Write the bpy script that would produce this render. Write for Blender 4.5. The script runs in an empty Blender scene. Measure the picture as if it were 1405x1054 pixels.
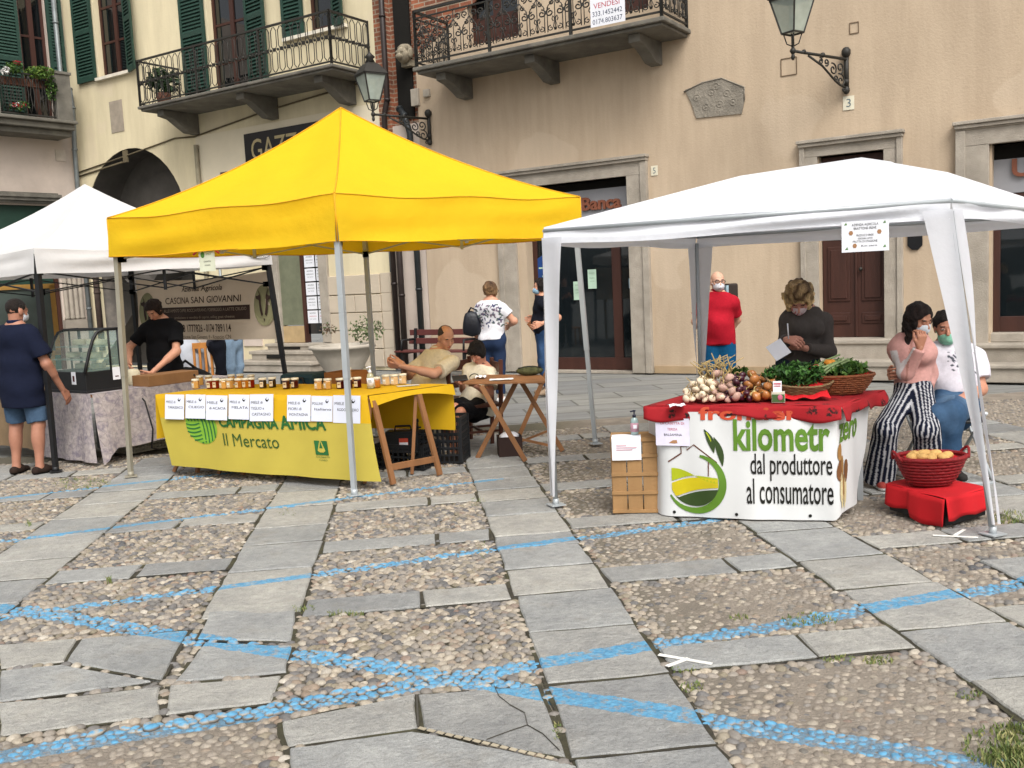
import bpy, math, random
import numpy as np
from mathutils import Vector as V, Matrix
sc = bpy.context.scene
COL = sc.collection
RN = random.Random(11)
rad = math.radians
# ---------------------------------------------------------------- camera (1405 x 1054 photo pixels, f = 1300 px, eye 1.65 m)
FPX, EYE = 1300.0, 1.65
ROLL = math.atan(.048); TILT = math.atan(139.5 * math.cos(ROLL) / FPX)
_ct, _st, _cr, _sr = math.cos(TILT), math.sin(TILT), math.cos(ROLL), math.sin(ROLL)
FW = V((0, _ct, -_st)); _R0 = V((1, 0, 0)); _U0 = V((0, _st, _ct))
RI = _R0 * _cr - _U0 * _sr; UP = _R0 * _sr + _U0 * _cr
def ray(x, y): return FW * FPX + RI * (x - 702.5) - UP * (y - 527)
def G(x, y, z=0.0):                       # point of the photo at height z
    d = ray(x, y); k = (z - EYE) / d.z
    return V((d.x * k, d.y * k, z))
def W(x, y, dep):                         # point of the photo at distance dep ahead
    d = ray(x, y); k = dep / d.y
    return V((d.x * k, dep, EYE + d.z * k))
cam = bpy.data.cameras.new('camera'); cam.sensor_width = 36; cam.lens = 36 * FPX / 1405; cam.clip_start = .1; cam.clip_end = 500
co = bpy.data.objects.new('camera', cam); COL.objects.link(co)
Mx = Matrix(((RI.x, UP.x, -FW.x, 0), (RI.y, UP.y, -FW.y, 0), (RI.z, UP.z, -FW.z, EYE), (0, 0, 0, 1)))
co.matrix_world = Mx; sc.camera = co
# facade frame: local x along the wall, local -y out of the wall
FA = rad(33); FO = V((2.1, 16.3, 0)); EX = V((math.cos(FA), -math.sin(FA), 0)); EN = V((-math.sin(FA), -math.cos(FA), 0))
def F(u, n, z): return FO + EX * u + EN * n + V((0, 0, z))
def fuz(x, y, n=0.0):                     # photo pixel -> (u, z) on the facade plane n metres in front of the wall
    d = ray(x, y); o = V((0, 0, EYE)) - (FO + EN * n); k = -o.dot(EN) / d.dot(EN); p = o + d * k
    return p.dot(EX), (V((0, 0, EYE)) + d * k).z
PA = rad(6.3)
def PV(u, v, z=0.0): return V((u * math.cos(PA) - v * math.sin(PA), u * math.sin(PA) + v * math.cos(PA), z))
def toPV(x, y): return (x * math.cos(PA) + y * math.sin(PA), -x * math.sin(PA) + y * math.cos(PA))
# ---------------------------------------------------------------- materials
def lin(h):
    if isinstance(h, str):
        h = h.lstrip('#'); h = [int(h[i:i + 2], 16) / 255 for i in (0, 2, 4)]
        return tuple((c / 12.92 if c <= .04045 else ((c + .055) / 1.055) ** 2.4) for c in h)
    return tuple(h)
class NT:
    def __init__(s, m): s.t = m.node_tree; s.n = s.t.nodes; s.l = s.t.links
    def add(s, ty, ins=None, **kw):
        n = s.n.new(ty)
        for k, v in kw.items(): setattr(n, k, v)
        for k, v in (ins or {}).items():
            if hasattr(v, 'is_output') or isinstance(v, bpy.types.NodeSocket): s.l.new(v, n.inputs[k])
            else: n.inputs[k].default_value = v
        return n
    def math(s, op, a, b=0.0, c=0.0): return s.add('ShaderNodeMath', {0: a, 1: b, 2: c}, operation=op).outputs[0]
    def mix(s, f, a, b, bt='MIX'):
        n = s.n.new('ShaderNodeMix'); n.data_type = 'RGBA'; n.blend_type = bt
        for i, v in ((0, f), (6, a), (7, b)):
            if isinstance(v, bpy.types.NodeSocket): s.l.new(v, n.inputs[i])
            else: n.inputs[i].default_value = v if i == 0 else (*v[:3], 1)
        return n.outputs[2]
    def noise(s, vec, sc_, det=4, rough=.55): return s.add('ShaderNodeTexNoise', {'Vector': vec, 'Scale': sc_, 'Detail': det, 'Roughness': rough}).outputs[0]
    def ramp(s, f, a, b): return s.add('ShaderNodeMapRange', {0: f, 1: a, 2: b, 3: 0., 4: 1.}).outputs[0]
MATS = {}
def mat(name, c, rough=.75, var=.14, s=5.0, bump=0.0, bs=60.0, metal=0.0, spec=.35, vcol=False, transl=0.0, glass=0.0, stain=None, ss=.6, stretch=1.0, emis=0, sheen=0, hook=None):
    if name in MATS: return MATS[name]
    m = bpy.data.materials.new(name); m.use_nodes = True; N = NT(m); b = N.n['Principled BSDF']; out = N.n['Material Output']
    c = lin(c)
    geo = N.add('ShaderNodeNewGeometry'); pos = geo.outputs['Position']
    if stretch != 1.0:
        pos = N.add('ShaderNodeVectorMath', {0: pos, 1: (1, 1, stretch)}, operation='MULTIPLY').outputs[0]
    base = N.add('ShaderNodeVertexColor', layer_name='Col').outputs[0] if vcol else None
    nz = N.noise(pos, s)
    f = N.ramp(nz, .3, .7)
    lo = tuple(x * (1 - var) for x in c); hi = tuple(min(1, x * (1 + var)) for x in c)
    if vcol:
        g = N.mix(f, (1 - var,) * 3, (1 + var,) * 3); col = N.mix(1.0, base, g, 'MULTIPLY')
    else: col = N.mix(f, lo, hi)
    if stain:
        n2 = N.ramp(N.noise(pos, ss, 6, .65), .45, .72); col = N.mix(N.math('MULTIPLY', n2, stain[1]), col, lin(stain[0]))
    if hook: col = hook(N, col, geo.outputs['Position'])
    N.l.new(col, b.inputs['Base Color'])
    b.inputs['Roughness'].default_value = rough; b.inputs['Metallic'].default_value = metal; b.inputs['Specular IOR Level'].default_value = spec
    if sheen: b.inputs['Sheen Weight'].default_value = sheen
    if bump:
        bn = N.add('ShaderNodeBump', {'Height': N.noise(pos if stretch < .3 else geo.outputs['Position'], bs, 5, .6), 'Strength': min(1, bump), 'Distance': .02 if bump <= 1 else .02 * bump})
        N.l.new(bn.outputs[0], b.inputs['Normal'])
    if transl:
        tr = N.add('ShaderNodeBsdfTranslucent'); N.l.new(col, tr.inputs[0])
        mx = N.add('ShaderNodeMixShader', {0: transl}); N.l.new(b.outputs[0], mx.inputs[1]); N.l.new(tr.outputs[0], mx.inputs[2]); N.l.new(mx.outputs[0], out.inputs[0])
    if glass:
        tp = N.add('ShaderNodeBsdfTransparent'); tp.inputs[0].default_value = (.93, .97, .95, 1)
        mx = N.add('ShaderNodeMixShader', {0: glass}); N.l.new(b.outputs[0], mx.inputs[1]); N.l.new(tp.outputs[0], mx.inputs[2]); N.l.new(mx.outputs[0], out.inputs[0])
    if emis:
        b.inputs['Emission Strength'].default_value = emis; N.l.new(col, b.inputs['Emission Color'])
    MATS[name] = m
    return m
# ---------------------------------------------------------------- objects
ROOT = {}
def tag(o, label=None, cat=None, group=None, kind=None):
    for k, v in (('label', label), ('category', cat), ('group', group), ('kind', kind)):
        if v: o[k] = v
    return o
def thing(name, label, cat, loc=(0, 0, 0), rz=0.0, group=None, kind=None):
    o = bpy.data.objects.new(name, None); COL.objects.link(o); o.location = loc; o.rotation_euler = (0, 0, rz); o.empty_display_size = .1
    ROOT[o.name] = (V(loc), rz)
    return tag(o, label, cat, group, kind)
def copy_tree(o, parent=None):
    c = o.copy(); COL.objects.link(c)
    if parent: c.parent = parent
    if o.name in ROOT: ROOT[c.name] = ROOT[o.name]
    for ch in list(o.children): copy_tree(ch, c)
    return c
def link_mesh(name, v, f, mats, parent=None, world=True, smooth=None, mi=None, cols=None, bevel=0, solid=0, subsurf=0):
    v = np.asarray(v, float).reshape(-1, 3)
    if parent is not None and world:
        loc, rz = ROOT[parent.name]; q = v - np.array(loc); c, s = math.cos(-rz), math.sin(-rz)
        v = np.stack([q[:, 0] * c - q[:, 1] * s, q[:, 0] * s + q[:, 1] * c, q[:, 2]], 1)
    me = bpy.data.meshes.new(name)
    if isinstance(f, np.ndarray):
        nf, k = f.shape
        me.vertices.add(len(v)); me.vertices.foreach_set('co', v.astype(np.float32).ravel())
        me.loops.add(nf * k); me.loops.foreach_set('vertex_index', f.astype(np.int32).ravel())
        me.polygons.add(nf); me.polygons.foreach_set('loop_start', np.arange(0, nf * k, k, dtype=np.int32))
        me.update(calc_edges=True)
    else: me.from_pydata(v.tolist(), [], f)
    if isinstance(smooth, (list, np.ndarray)): me.polygons.foreach_set('use_smooth', list(smooth))
    elif smooth: me.polygons.foreach_set('use_smooth', [True] * len(me.polygons))
    if mi is not None: me.polygons.foreach_set('material_index', list(mi))
    for m in (mats if isinstance(mats, (list, tuple)) else [mats]): me.materials.append(m)
    if cols is not None:
        a = me.color_attributes.new('Col', 'FLOAT_COLOR', 'POINT'); cc = np.ones((len(v), 4), np.float32); cc[:, :3] = cols; a.data.foreach_set('color', cc.ravel())
    me.validate(); me.update()
    o = bpy.data.objects.new(name, me); COL.objects.link(o)
    if parent is not None:
        o.parent = parent; ROOT[o.name] = ROOT[parent.name]
    else: ROOT[o.name] = (V((0, 0, 0)), 0.0)
    if subsurf: q = o.modifiers.new('s', 'SUBSURF'); q.levels = q.render_levels = subsurf
    if solid: q = o.modifiers.new('so', 'SOLIDIFY'); q.thickness = solid; q.offset = 0
    if bevel: q = o.modifiers.new('b', 'BEVEL'); q.width = bevel; q.segments = 2; q.limit_method = 'ANGLE'; q.angle_limit = rad(40)
    return o
_tc = {}
def text2d(body, bold=0.0, shear=0.0):
    k = (body, bold, shear)
    if k not in _tc:
        cu = bpy.data.curves.new('t', 'FONT'); cu.body = body; cu.size = 1; cu.offset = bold; cu.shear = shear; cu.resolution_u = 3
        o = bpy.data.objects.new('t', cu); COL.objects.link(o); dg = bpy.context.evaluated_depsgraph_get()
        me = o.evaluated_get(dg).to_mesh(); vs = np.array([v.co[:2] for v in me.vertices]).reshape(-1, 2); fs = [tuple(p.vertices) for p in me.polygons]
        bpy.data.objects.remove(o); bpy.data.curves.remove(cu); _tc[k] = (vs, fs)
    return _tc[k]
class MB:
    def __init__(s): s.v = []; s.f = []; s.sm = []; s.mi = []; s.m = 0; s.M = None; s.c = []; s.col = None
    def add(s, vs, fs, smooth=False):
        b = len(s.v); vs = [V(p) for p in vs]
        if s.M: vs = [s.M(p) for p in vs]
        s.v += [tuple(p) for p in vs]; s.f += [tuple(i + b for i in f) for f in fs]; s.sm += [smooth] * len(fs); s.mi += [s.m] * len(fs)
        s.c += [s.col or (1, 1, 1)] * len(vs)
        return s
    def box(s, c, d, rz=0.0, R=None):
        c = V(c); h = [x / 2 for x in d]; R = R or Matrix.Rotation(rz, 3, 'Z')
        vs = [c + R @ V((x * h[0], y * h[1], z * h[2])) for x in (-1, 1) for y in (-1, 1) for z in (-1, 1)]
        return s.add(vs, [(0, 1, 3, 2), (4, 6, 7, 5), (0, 4, 5, 1), (2, 3, 7, 6), (0, 2, 6, 4), (1, 5, 7, 3)])
    def box2(s, a, b): return s.box([(x + y) / 2 for x, y in zip(a, b)], [abs(x - y) for x, y in zip(a, b)])
    def bar(s, a, b, w, h=None, up=(0, 0, 1)):
        a, b = V(a), V(b); h = h or w; d = (b - a).normalized(); sd = d.cross(V(up))
        sd = sd.normalized() if sd.length > 1e-4 else V((1, 0, 0)); u = sd.cross(d)
        vs = [p + sd * i * w / 2 + u * j * h / 2 for p in (a, b) for i, j in ((-1, -1), (1, -1), (1, 1), (-1, 1))]
        return s.add(vs, [(3, 2, 1, 0), (4, 5, 6, 7), (0, 1, 5, 4), (1, 2, 6, 5), (2, 3, 7, 6), (3, 0, 4, 7)])
    def tube(s, P, r, n=8, closed=False):
        P = [V(p) for p in P]; k = len(P); rr = r if isinstance(r, (list, tuple)) else [r] * k; vs = []; nx = None
        for i, p in enumerate(P):
            t = (P[(i + 1) % k] - P[i - 1]) if closed else (P[min(i + 1, k - 1)] - P[max(i - 1, 0)])
            t = t.normalized() if t.length > 1e-9 else V((0, 0, 1))
            if nx is None: nx = t.cross(V((0, 0, 1)) if abs(t.z) < .9 else V((1, 0, 0))).normalized()
            nx = (nx - t * nx.dot(t)); nx = nx.normalized() if nx.length > 1e-6 else t.orthogonal().normalized(); ny = t.cross(nx)
            vs += [p + (nx * math.cos(2 * math.pi * j / n) + ny * math.sin(2 * math.pi * j / n)) * rr[i] for j in range(n)]
        fs = [(i * n + j, i * n + (j + 1) % n, ((i + 1) % k) * n + (j + 1) % n, ((i + 1) % k) * n + j) for i in range(k if closed else k - 1) for j in range(n)]
        s.add(vs, fs, True)
        if not closed: b = len(s.v) - len(vs); s.f += [tuple(b + j for j in range(n))[::-1], tuple(b + (k - 1) * n + j for j in range(n))]; s.sm += [False] * 2; s.mi += [s.m] * 2
        return s
    def lathe(s, prof, at=(0, 0, 0), n=16, sx=1.0, sy=1.0, smooth=True, rot=0.0):
        at = V(at); vs = []; k = len(prof)
        for r, z in prof: vs += [at + V((r * sx * math.cos(2 * math.pi * (j + rot) / n), r * sy * math.sin(2 * math.pi * (j + rot) / n), z)) for j in range(n)]
        fs = [(i * n + j, i * n + (j + 1) % n, (i + 1) * n + (j + 1) % n, (i + 1) * n + j) for i in range(k - 1) for j in range(n)]
        s.add(vs, fs, smooth); b = len(s.v) - len(vs); s.f += [tuple(b + j for j in range(n))[::-1], tuple(b + (k - 1) * n + j for j in range(n))]; s.sm += [False] * 2; s.mi += [s.m] * 2
        return s
    def ball(s, c, r, n=10, R=None):
        r = (r,) * 3 if not isinstance(r, (tuple, list)) else r; c = V(c); m = max(4, n // 2); vs = []
        for i in range(1, m):
            a = math.pi * i / m
            for j in range(n): q = V((math.sin(a) * math.cos(2 * math.pi * j / n) * r[0], math.sin(a) * math.sin(2 * math.pi * j / n) * r[1], math.cos(a) * r[2])); vs.append(c + (R @ q if R else q))
        q0, q1 = V((0, 0, r[2])), V((0, 0, -r[2])); vs += [c + (R @ q0 if R else q0), c + (R @ q1 if R else q1)]; L = len(vs)
        fs = [(i * n + j, (i + 1) * n + j, (i + 1) * n + (j + 1) % n, i * n + (j + 1) % n) for i in range(m - 2) for j in range(n)]
        fs += [(L - 2, j, (j + 1) % n) for j in range(n)] + [(L - 1, (m - 2) * n + (j + 1) % n, (m - 2) * n + j) for j in range(n)]
        return s.add(vs, fs, True)
    def grid(s, fn, nu, nv, smooth=True):
        vs = [fn(i / nu, j / nv) for i in range(nu + 1) for j in range(nv + 1)]
        return s.add(vs, [(i * (nv + 1) + j, (i + 1) * (nv + 1) + j, (i + 1) * (nv + 1) + j + 1, i * (nv + 1) + j + 1) for i in range(nu) for j in range(nv)], smooth)
    def prism(s, poly, mp0, mp1):          # poly 2D; mp0/mp1 map (x, y) to the two faces
        k = len(poly)
        return s.add([mp0(*p) for p in poly] + [mp1(*p) for p in poly], [tuple(range(k))[::-1], tuple(range(k, 2 * k))] + [(i, (i + 1) % k, k + (i + 1) % k, k + i) for i in range(k)])
    def poly(s, pts, mp): return s.add([mp(*p) for p in pts], [tuple(range(len(pts)))])
    def text(s, body, mp, x0, x1, y0, y1=None, bold=0.0, shear=0.0, depth=None):   # fitted between x0..x1 with its box y0..y1 (y0 = baseline when y1 None -> keeps aspect)
        vs, fs = text2d(body, bold, shear)
        if not len(vs): return s
        a, b = vs.min(0), vs.max(0); kx = (x1 - x0) / (b[0] - a[0])
        ky = kx if y1 is None else (y1 - y0) / (b[1] - a[1])
        q = [(x0 + (p[0] - a[0]) * kx, y0 + ((p[1]) * ky if y1 is None else (p[1] - a[1]) * ky)) for p in vs]
        s.add([mp(*p) for p in q], fs)
        if depth:
            n = len(q); e = {}
            for f in fs:
                for i in range(len(f)): e[(f[i], f[(i + 1) % len(f)])] = 1
            ed = [k for k in e if (k[1], k[0]) not in e]
            s.add([mp(*p) for p in q] + [depth(*p) for p in q], [(j, i, i + n, j + n) for i, j in ed])
        return s
    def build(s, name, mats, parent=None, world=True, **kw):
        return link_mesh(name, s.v, s.f, mats, parent, world, smooth=s.sm, mi=s.mi, cols=(np.array(s.c) if s.col is not None else None), **kw)
def frame_map(o, x, y):                    # plane map: (a, b) -> o + a x + b y
    o, x, y = V(o), V(x), V(y)
    return lambda a, b: o + x * a + y * b
# ---------------------------------------------------------------- people: smooth-union fields turned into one mesh
def surfnet(D, lo, h):
    s = D < 0; c = [s[i:s.shape[0] - 1 + i, j:s.shape[1] - 1 + j, k:s.shape[2] - 1 + k] for i in (0, 1) for j in (0, 1) for k in (0, 1)]
    cnt = sum(x.astype(np.int8) for x in c); mk = (cnt > 0) & (cnt < 8); ix = np.full(mk.shape, -1, np.int64); I = np.argwhere(mk); ix[mk] = np.arange(len(I))
    acc = np.zeros((len(I), 3)); w = np.zeros(len(I)); offs = [(i, j, k) for i in (0, 1) for j in (0, 1) for k in (0, 1)]
    val = {o: D[I[:, 0] + o[0], I[:, 1] + o[1], I[:, 2] + o[2]] for o in offs}
    for o in offs:
        for ax in range(3):
            if o[ax] == 0:
                o2 = list(o); o2[ax] = 1; a, b = val[o], val[tuple(o2)]; m = (a < 0) != (b < 0); t = np.where(m, a / np.where(m, a - b, 1), 0)
                p = np.tile(np.array(o, float), (len(I), 1)); p[:, ax] += t; acc[m] += p[m]; w[m] += 1
    Vt = (I + acc / w[:, None]) * h + lo; fs = []
    for ax in range(3):
        sl0 = [slice(None)] * 3; sl1 = [slice(None)] * 3; sl0[ax] = slice(0, -1); sl1[ax] = slice(1, None)
        a = s[tuple(sl0)]; b = s[tuple(sl1)]; E = np.argwhere(a != b); u, v = [(1, 2), (2, 0), (0, 1)][ax]
        E = E[(E[:, u] > 0) & (E[:, v] > 0) & (E[:, u] < D.shape[u] - 1) & (E[:, v] < D.shape[v] - 1)]
        if not len(E): continue
        def at(du, dv): q = E.copy(); q[:, u] -= du; q[:, v] -= dv; return ix[q[:, 0], q[:, 1], q[:, 2]]
        Q = np.stack([at(1, 1), at(0, 1), at(0, 0), at(1, 0)], 1); fl = ~a[E[:, 0], E[:, 1], E[:, 2]]; Q[fl] = Q[fl][:, ::-1]; fs.append(Q)
    Fq = np.concatenate(fs); return Vt, Fq[(Fq >= 0).all(1)]
nrm = lambda a: np.asarray(a, float) / max(1e-9, np.linalg.norm(a))
A_ = lambda p: np.array(p, float)
def cone(a, b, ra, rb, k=.03, cut=None, sub=False): return dict(t='c', a=A_(a), b=A_(b), ra=ra, rb=rb, k=k, cut=cut or [], sub=sub)
def flat(a, b, ra, rb, side, fl, k=.04, cut=None): return dict(t='f', a=A_(a), b=A_(b), ra=ra, rb=rb, side=nrm(side), fl=fl, k=k, cut=cut or [], sub=False)
def elli(c, r, X=(1, 0, 0), Y=(0, 1, 0), Z=(0, 0, 1), k=.03, cut=None, sub=False): return dict(t='e', a=A_(c), b=A_(c), r=A_(r), M=np.array([nrm(X), nrm(Y), nrm(Z)]), k=k, cut=cut or [], ra=max(r), rb=max(r), sub=sub)
def field(prims, h, disp=None, infl=0.0):
    lo = np.min([np.minimum(p['a'] - p['ra'], p['b'] - p['rb']) for p in prims if not p['sub']], 0) - .03 - infl; hi = np.max([np.maximum(p['a'] + p['ra'], p['b'] + p['rb']) for p in prims if not p['sub']], 0) + .03 + infl
    n = np.ceil((hi - lo) / h).astype(int) + 1; ax = [lo[i] + h * np.arange(n[i]) for i in range(3)]; D = np.full(n, .15)
    for p in prims:
        m = .07 + infl; l = np.minimum(p['a'] - p['ra'], p['b'] - p['rb']) - m; u = np.maximum(p['a'] + p['ra'], p['b'] + p['rb']) + m
        i0 = np.clip(((l - lo) / h).astype(int), 0, n); i1 = np.clip(((u - lo) / h).astype(int) + 2, 0, n); sl = tuple(slice(i0[i], i1[i]) for i in range(3))
        P = np.stack(np.meshgrid(*[ax[i][sl[i]] for i in range(3)], indexing='ij'), -1)
        if P.size == 0: continue
        if p['t'] == 'e':
            q = (P - p['a']) @ p['M'].T; k0 = np.linalg.norm(q / p['r'], axis=-1); k1 = np.linalg.norm(q / p['r'] ** 2, axis=-1); d = k0 * (k0 - 1) / np.maximum(k1, 1e-6)
        else:
            ab = p['b'] - p['a']; L2 = max(1e-9, ab @ ab); t = np.clip(((P - p['a']) @ ab) / L2, 0, 1); q = P - p['a'] - t[..., None] * ab; r = p['ra'] + (p['rb'] - p['ra']) * t
            if p['t'] == 'f':
                fr = nrm(np.cross(ab, p['side'])); f = q @ fr; q = q + (f * (1 / p['fl'] - 1))[..., None] * fr
                d = (np.linalg.norm(q, axis=-1) - r) * (.5 + .5 * p['fl'])
            else: d = np.linalg.norm(q, axis=-1) - r
        d = d - infl
        for pt, nn in p['cut']: d = np.maximum(d, (P - A_(pt)) @ nrm(nn))
        k = p['k']; S = D[sl]
        if p['sub']: D[sl] = np.maximum(S, -d)
        else: hh = np.clip(.5 + .5 * (S - d) / k, 0, 1); D[sl] = S * (1 - hh) + d * hh - k * hh * (1 - hh)
    if disp:
        amp, fr, seed = disp; r = np.random.RandomState(seed); X = np.meshgrid(*ax, indexing='ij')
        for i in range(5):
            w = r.normal(0, 1, 3); w = w / np.linalg.norm(w) * fr * (.6 + .3 * i); ph = r.uniform(0, 6.3); w2 = r.normal(0, 1, 3) * fr * .3
            D += amp / (1 + .5 * i) * np.sin(X[0] * w[0] + X[1] * w[1] + X[2] * w[2] + ph + 1.5 * np.sin(X[0] * w2[0] + X[1] * w2[1] + X[2] * w2[2]))
    return surfnet(D, lo, h)
SKIN = lambda: mat('skin', (1, 1, 1), rough=.55, var=.06, s=25, vcol=True, spec=.35)
CLOTH = lambda: mat('cloth', (1, 1, 1), rough=.9, var=.09, s=40, vcol=True, spec=.15, bump=.25, bs=350)
HAIR = lambda: mat('hair', (1, 1, 1), rough=.6, var=.5, s=170, vcol=True, spec=.25, bump=.9, bs=190, stretch=.16)
def joined(parts):
    vs, fs, cs, b = [], [], [], 0
    for v, f, c in parts: vs.append(v); fs.append(f + b); cs.append(np.broadcast_to(c, v.shape)); b += len(v)
    return np.concatenate(vs), np.concatenate(fs), np.concatenate(cs)
def hand_prims(w, d, n, s, curl=.5, sc_=1.0):
    w, d, n, s = A_(w), nrm(d), nrm(n), nrm(s); P = []
    for i, (o, L) in enumerate(((-.031, .78), (-.0105, .95), (.0105, 1.0), (.031, .93))):
        kn = w + (d * .088 + s * o * 1.05 + n * (-.002)) * sc_; P.append(cone(w + (s * o * .55 + d * .004) * sc_, kn, .0155 * sc_, .0125 * sc_, .012))
        dd, p, ang = d, kn, 0.0
        for q, (l, r0) in enumerate(((.044, .0098), (.028, .0088), (.023, .0078))):
            ang += curl * (.55, .85, .6)[q]; v = nrm(d * math.cos(ang) + n * math.sin(ang) + s * o * 1.2); e = p + v * l * L * sc_; P.append(cone(p, e, r0 * sc_, (r0 - .001) * sc_, .004)); p = e
    t0 = w + (d * .02 + s * .024) * sc_; t1 = t0 + (d * .036 + s * .026 + n * .008) * sc_; t2 = t1 + (d * .03 + s * .008 + n * .012) * sc_; t3 = t2 + (d * .024 - s * .002 + n * .01) * sc_
    P += [cone(t0, t1, .015 * sc_, .012 * sc_, .012), cone(t1, t2, .0115 * sc_, .010 * sc_, .004), cone(t2, t3, .010 * sc_, .008 * sc_, .004)]
    return P
def head_part(c, f, up, skin, lips, brow, k=1.0, eye=(.03, .02, .015), neck=None, bald=False):
    c, f = A_(c), nrm(f); x = nrm(np.cross(f, up)); u = np.cross(x, f); L = lambda a, b, z: c + (x * a + f * b + u * z) * k; B = dict(X=x, Y=f, Z=u); E = lambda p, r, kk=.02, **kw: elli(L(*p), A_(r) * k, k=kk, **B, **kw)
    P = [E((0, -.012, .03), (.076, .096, .088)), E((0, .018, -.045), (.059, .074, .078), .03), cone(L(0, .062, -.096), L(0, .058, -.09), .022 * k, .022 * k, .02), cone(L(0, .09, .0), L(0, .108, -.034), .008 * k, .0135 * k, .008),
         cone(L(-.036, .079, .021), L(.036, .079, .021), .011 * k, .011 * k, .012), E((-.043, .055, -.03), (.02, .024, .022)), E((.043, .055, -.03), (.02, .024, .022)),
         E((0, .088, -.062), (.023, .011, .0055), .005), E((0, .086, -.073), (.021, .011, .006), .005), E((-.077, -.008, -.008), (.01, .024, .033), .008), E((.077, -.008, -.008), (.01, .024, .033), .008)]
    if neck is not None: P.append(cone(L(0, -.022, -.06), neck, .054 * k, .058 * k, .03))
    for sx in (-1, 1): P.append(E((sx * .031, .089, .004), (.017, .012, .010), sub=True)); P.append(E((sx * .031, .077, .003), (.0135, .0135, .0125), .002))
    v, fa = field(P, .0048 * k); q = (v - c) / k; q = np.stack([q @ x, q @ f, q @ u], 1); col = np.tile(A_(skin), (len(v), 1))
    el = lambda p, r: (((q - A_(p)) / A_(r)) ** 2).sum(1) < 1
    col[el((0, .09, -.067), (.025, .02, .012))] = lips; ch = np.exp(-(((np.abs(q[:, 0]) - .042) / .02) ** 2 + ((q[:, 2] + .03) / .025) ** 2)) * (q[:, 1] > .03); col *= 1 - ch[:, None] * A_((.0, .12, .12))
    for sx in (-1, 1):
        col[el((sx * .034, .09, .024), (.021, .025, .0055))] = brow; (col.__setitem__(el((sx * .031, .09, -.003), (.014, .012, .003)), A_(brow)) if f[2] < -.3 else (col.__setitem__(el((sx * .031, .088, .003), (.0135, .012, .0058)), (.42, .37, .33)), col.__setitem__(el((sx * .031, .092, .003), (.0065, .009, .0058)), eye)))
    return (v, fa, col), L, (x, f, u)
class Person: pass
def person(label, J, skin='#b98a6c', H=1.72, build=1.0, belly=0.0, bust=0.0, top=None, bottom=None, hair=None, shoes=None, mask=None, glasses=None, group=None, hk=1.0):
    """J: world joints pel neck head face up | s e w (L,R) | h k a (L,R); L is the person's own left."""
    base = V((J['pel'][0], J['pel'][1], 0.0)); t = thing('person', label, 'person', base, 0, group); k = H / 1.72; sk = A_(lin(skin)); j = {a: A_(b) for a, b in J.items()}
    spine = nrm(j['neck'] - j['pel']); sd = nrm(j['sR'] - j['sL']); fr = nrm(np.cross(spine, sd)) * -1; fr = nrm(np.cross(sd, spine)) * -1
    if 'front' in j and fr @ j['front'] < 0: fr = -fr
    T = np.linalg.norm(j['neck'] - j['pel']); at = lambda q: j['pel'] + spine * T * q; bw = build
    hsd = nrm(j['hR'] - j['hL'])
    def torso(e=0.0, cut=None):
        P = [flat(at(-.06), at(.2), .155 * k * bw + e, .142 * k * bw + e, hsd, .7, cut=cut), flat(at(.2), at(.72), .138 * k * bw + e, .165 * k * bw + e, sd, .66, .05, cut=cut), flat(at(.72), at(.9), .165 * k * bw + e, .12 * k * bw + e, sd, .6, .05, cut=cut),
             cone(j['sL'], j['sR'], .058 * k + e, .058 * k + e, .05, cut=cut), cone(at(1.02), (j['sL'] + at(.95)) / 2, .044 * k + e, .046 * k + e, .05, cut=cut), cone(at(1.02), (j['sR'] + at(.95)) / 2, .044 * k + e, .046 * k + e, .05, cut=cut),
             elli(at(-.03) - fr * .05 * k, A_((.155 * bw, .10, .12)) * k + e, hsd, fr, spine, .05, cut=cut), elli(at(.82) - fr * .03, A_((.12 * bw, .085, .09)) * k + e, sd, fr, spine, .05, cut=cut)]
        if belly: P.append(elli(at(.3) + fr * .06 * k, A_((.13 + belly * .3, .07 + belly, .16)) * k + e, sd, fr, spine, .06, cut=cut))
        if bust:
            for s_ in (-1, 1): P.append(elli(at(.66) + fr * .085 * k + sd * s_ * .075 * k, A_((.07, .06, .07)) * k * bust + e, sd, fr, spine, .04, cut=cut))
        return P
    def arm(S, e1=0.0, e2=0.0, upto=2.0):
        P = [cone(j['s' + S], j['e' + S], .05 * k * bw + e1, .041 * k * bw + e1, .03), cone(j['e' + S], j['w' + S], .041 * k * bw + e2, .028 * k + e2, .025)]
        m = j['e' + S] * .65 + j['w' + S] * .35; P.append(cone(j['e' + S], m, .042 * k * bw + e2, .04 * k * bw + e2, .03)); return P
    def leg(S, e1=0.0, e2=0.0):
        return [cone(j['h' + S], j['k' + S], .087 * k * bw + e1, .057 * k * bw + e1, .05), cone(j['k' + S], j['a' + S], .055 * k * bw + e2, .038 * k + e2, .03),
                elli(j['k' + S] * .68 + j['a' + S] * .32 - nrm(j.get('t' + S, fr) if True else fr) * .018 * k, (.05 * k * bw + e2, .052 * k * bw + e2, .12 * k), k=.04)]
    tdir = {S: nrm(j.get('t' + S, [fr[0], fr[1], 0])) for S in 'LR'}
    # body
    P = torso() + arm('L') + arm('R') + leg('L') + leg('R') + [cone(at(.95), j['neck'], .062 * k, .056 * k, .05)]
    for S in 'LR': P.append(cone(j['a' + S] + A_((0, 0, -.02)), j['a' + S] + tdir[S] * .13 * k + A_((0, 0, -.05 * k)), .036 * k, .028 * k, .03))
    v, f = field(P, .0125); parts = [(v, f, sk)]
    hp, L, ax = head_part(j['head'], j['face'], j.get('up', spine), sk, sk * A_((.85, .55, .5)), A_(lin((hair or {}).get('brow', '#2a1c14'))), k * hk, neck=at(1.0)); parts.append(hp)
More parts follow.
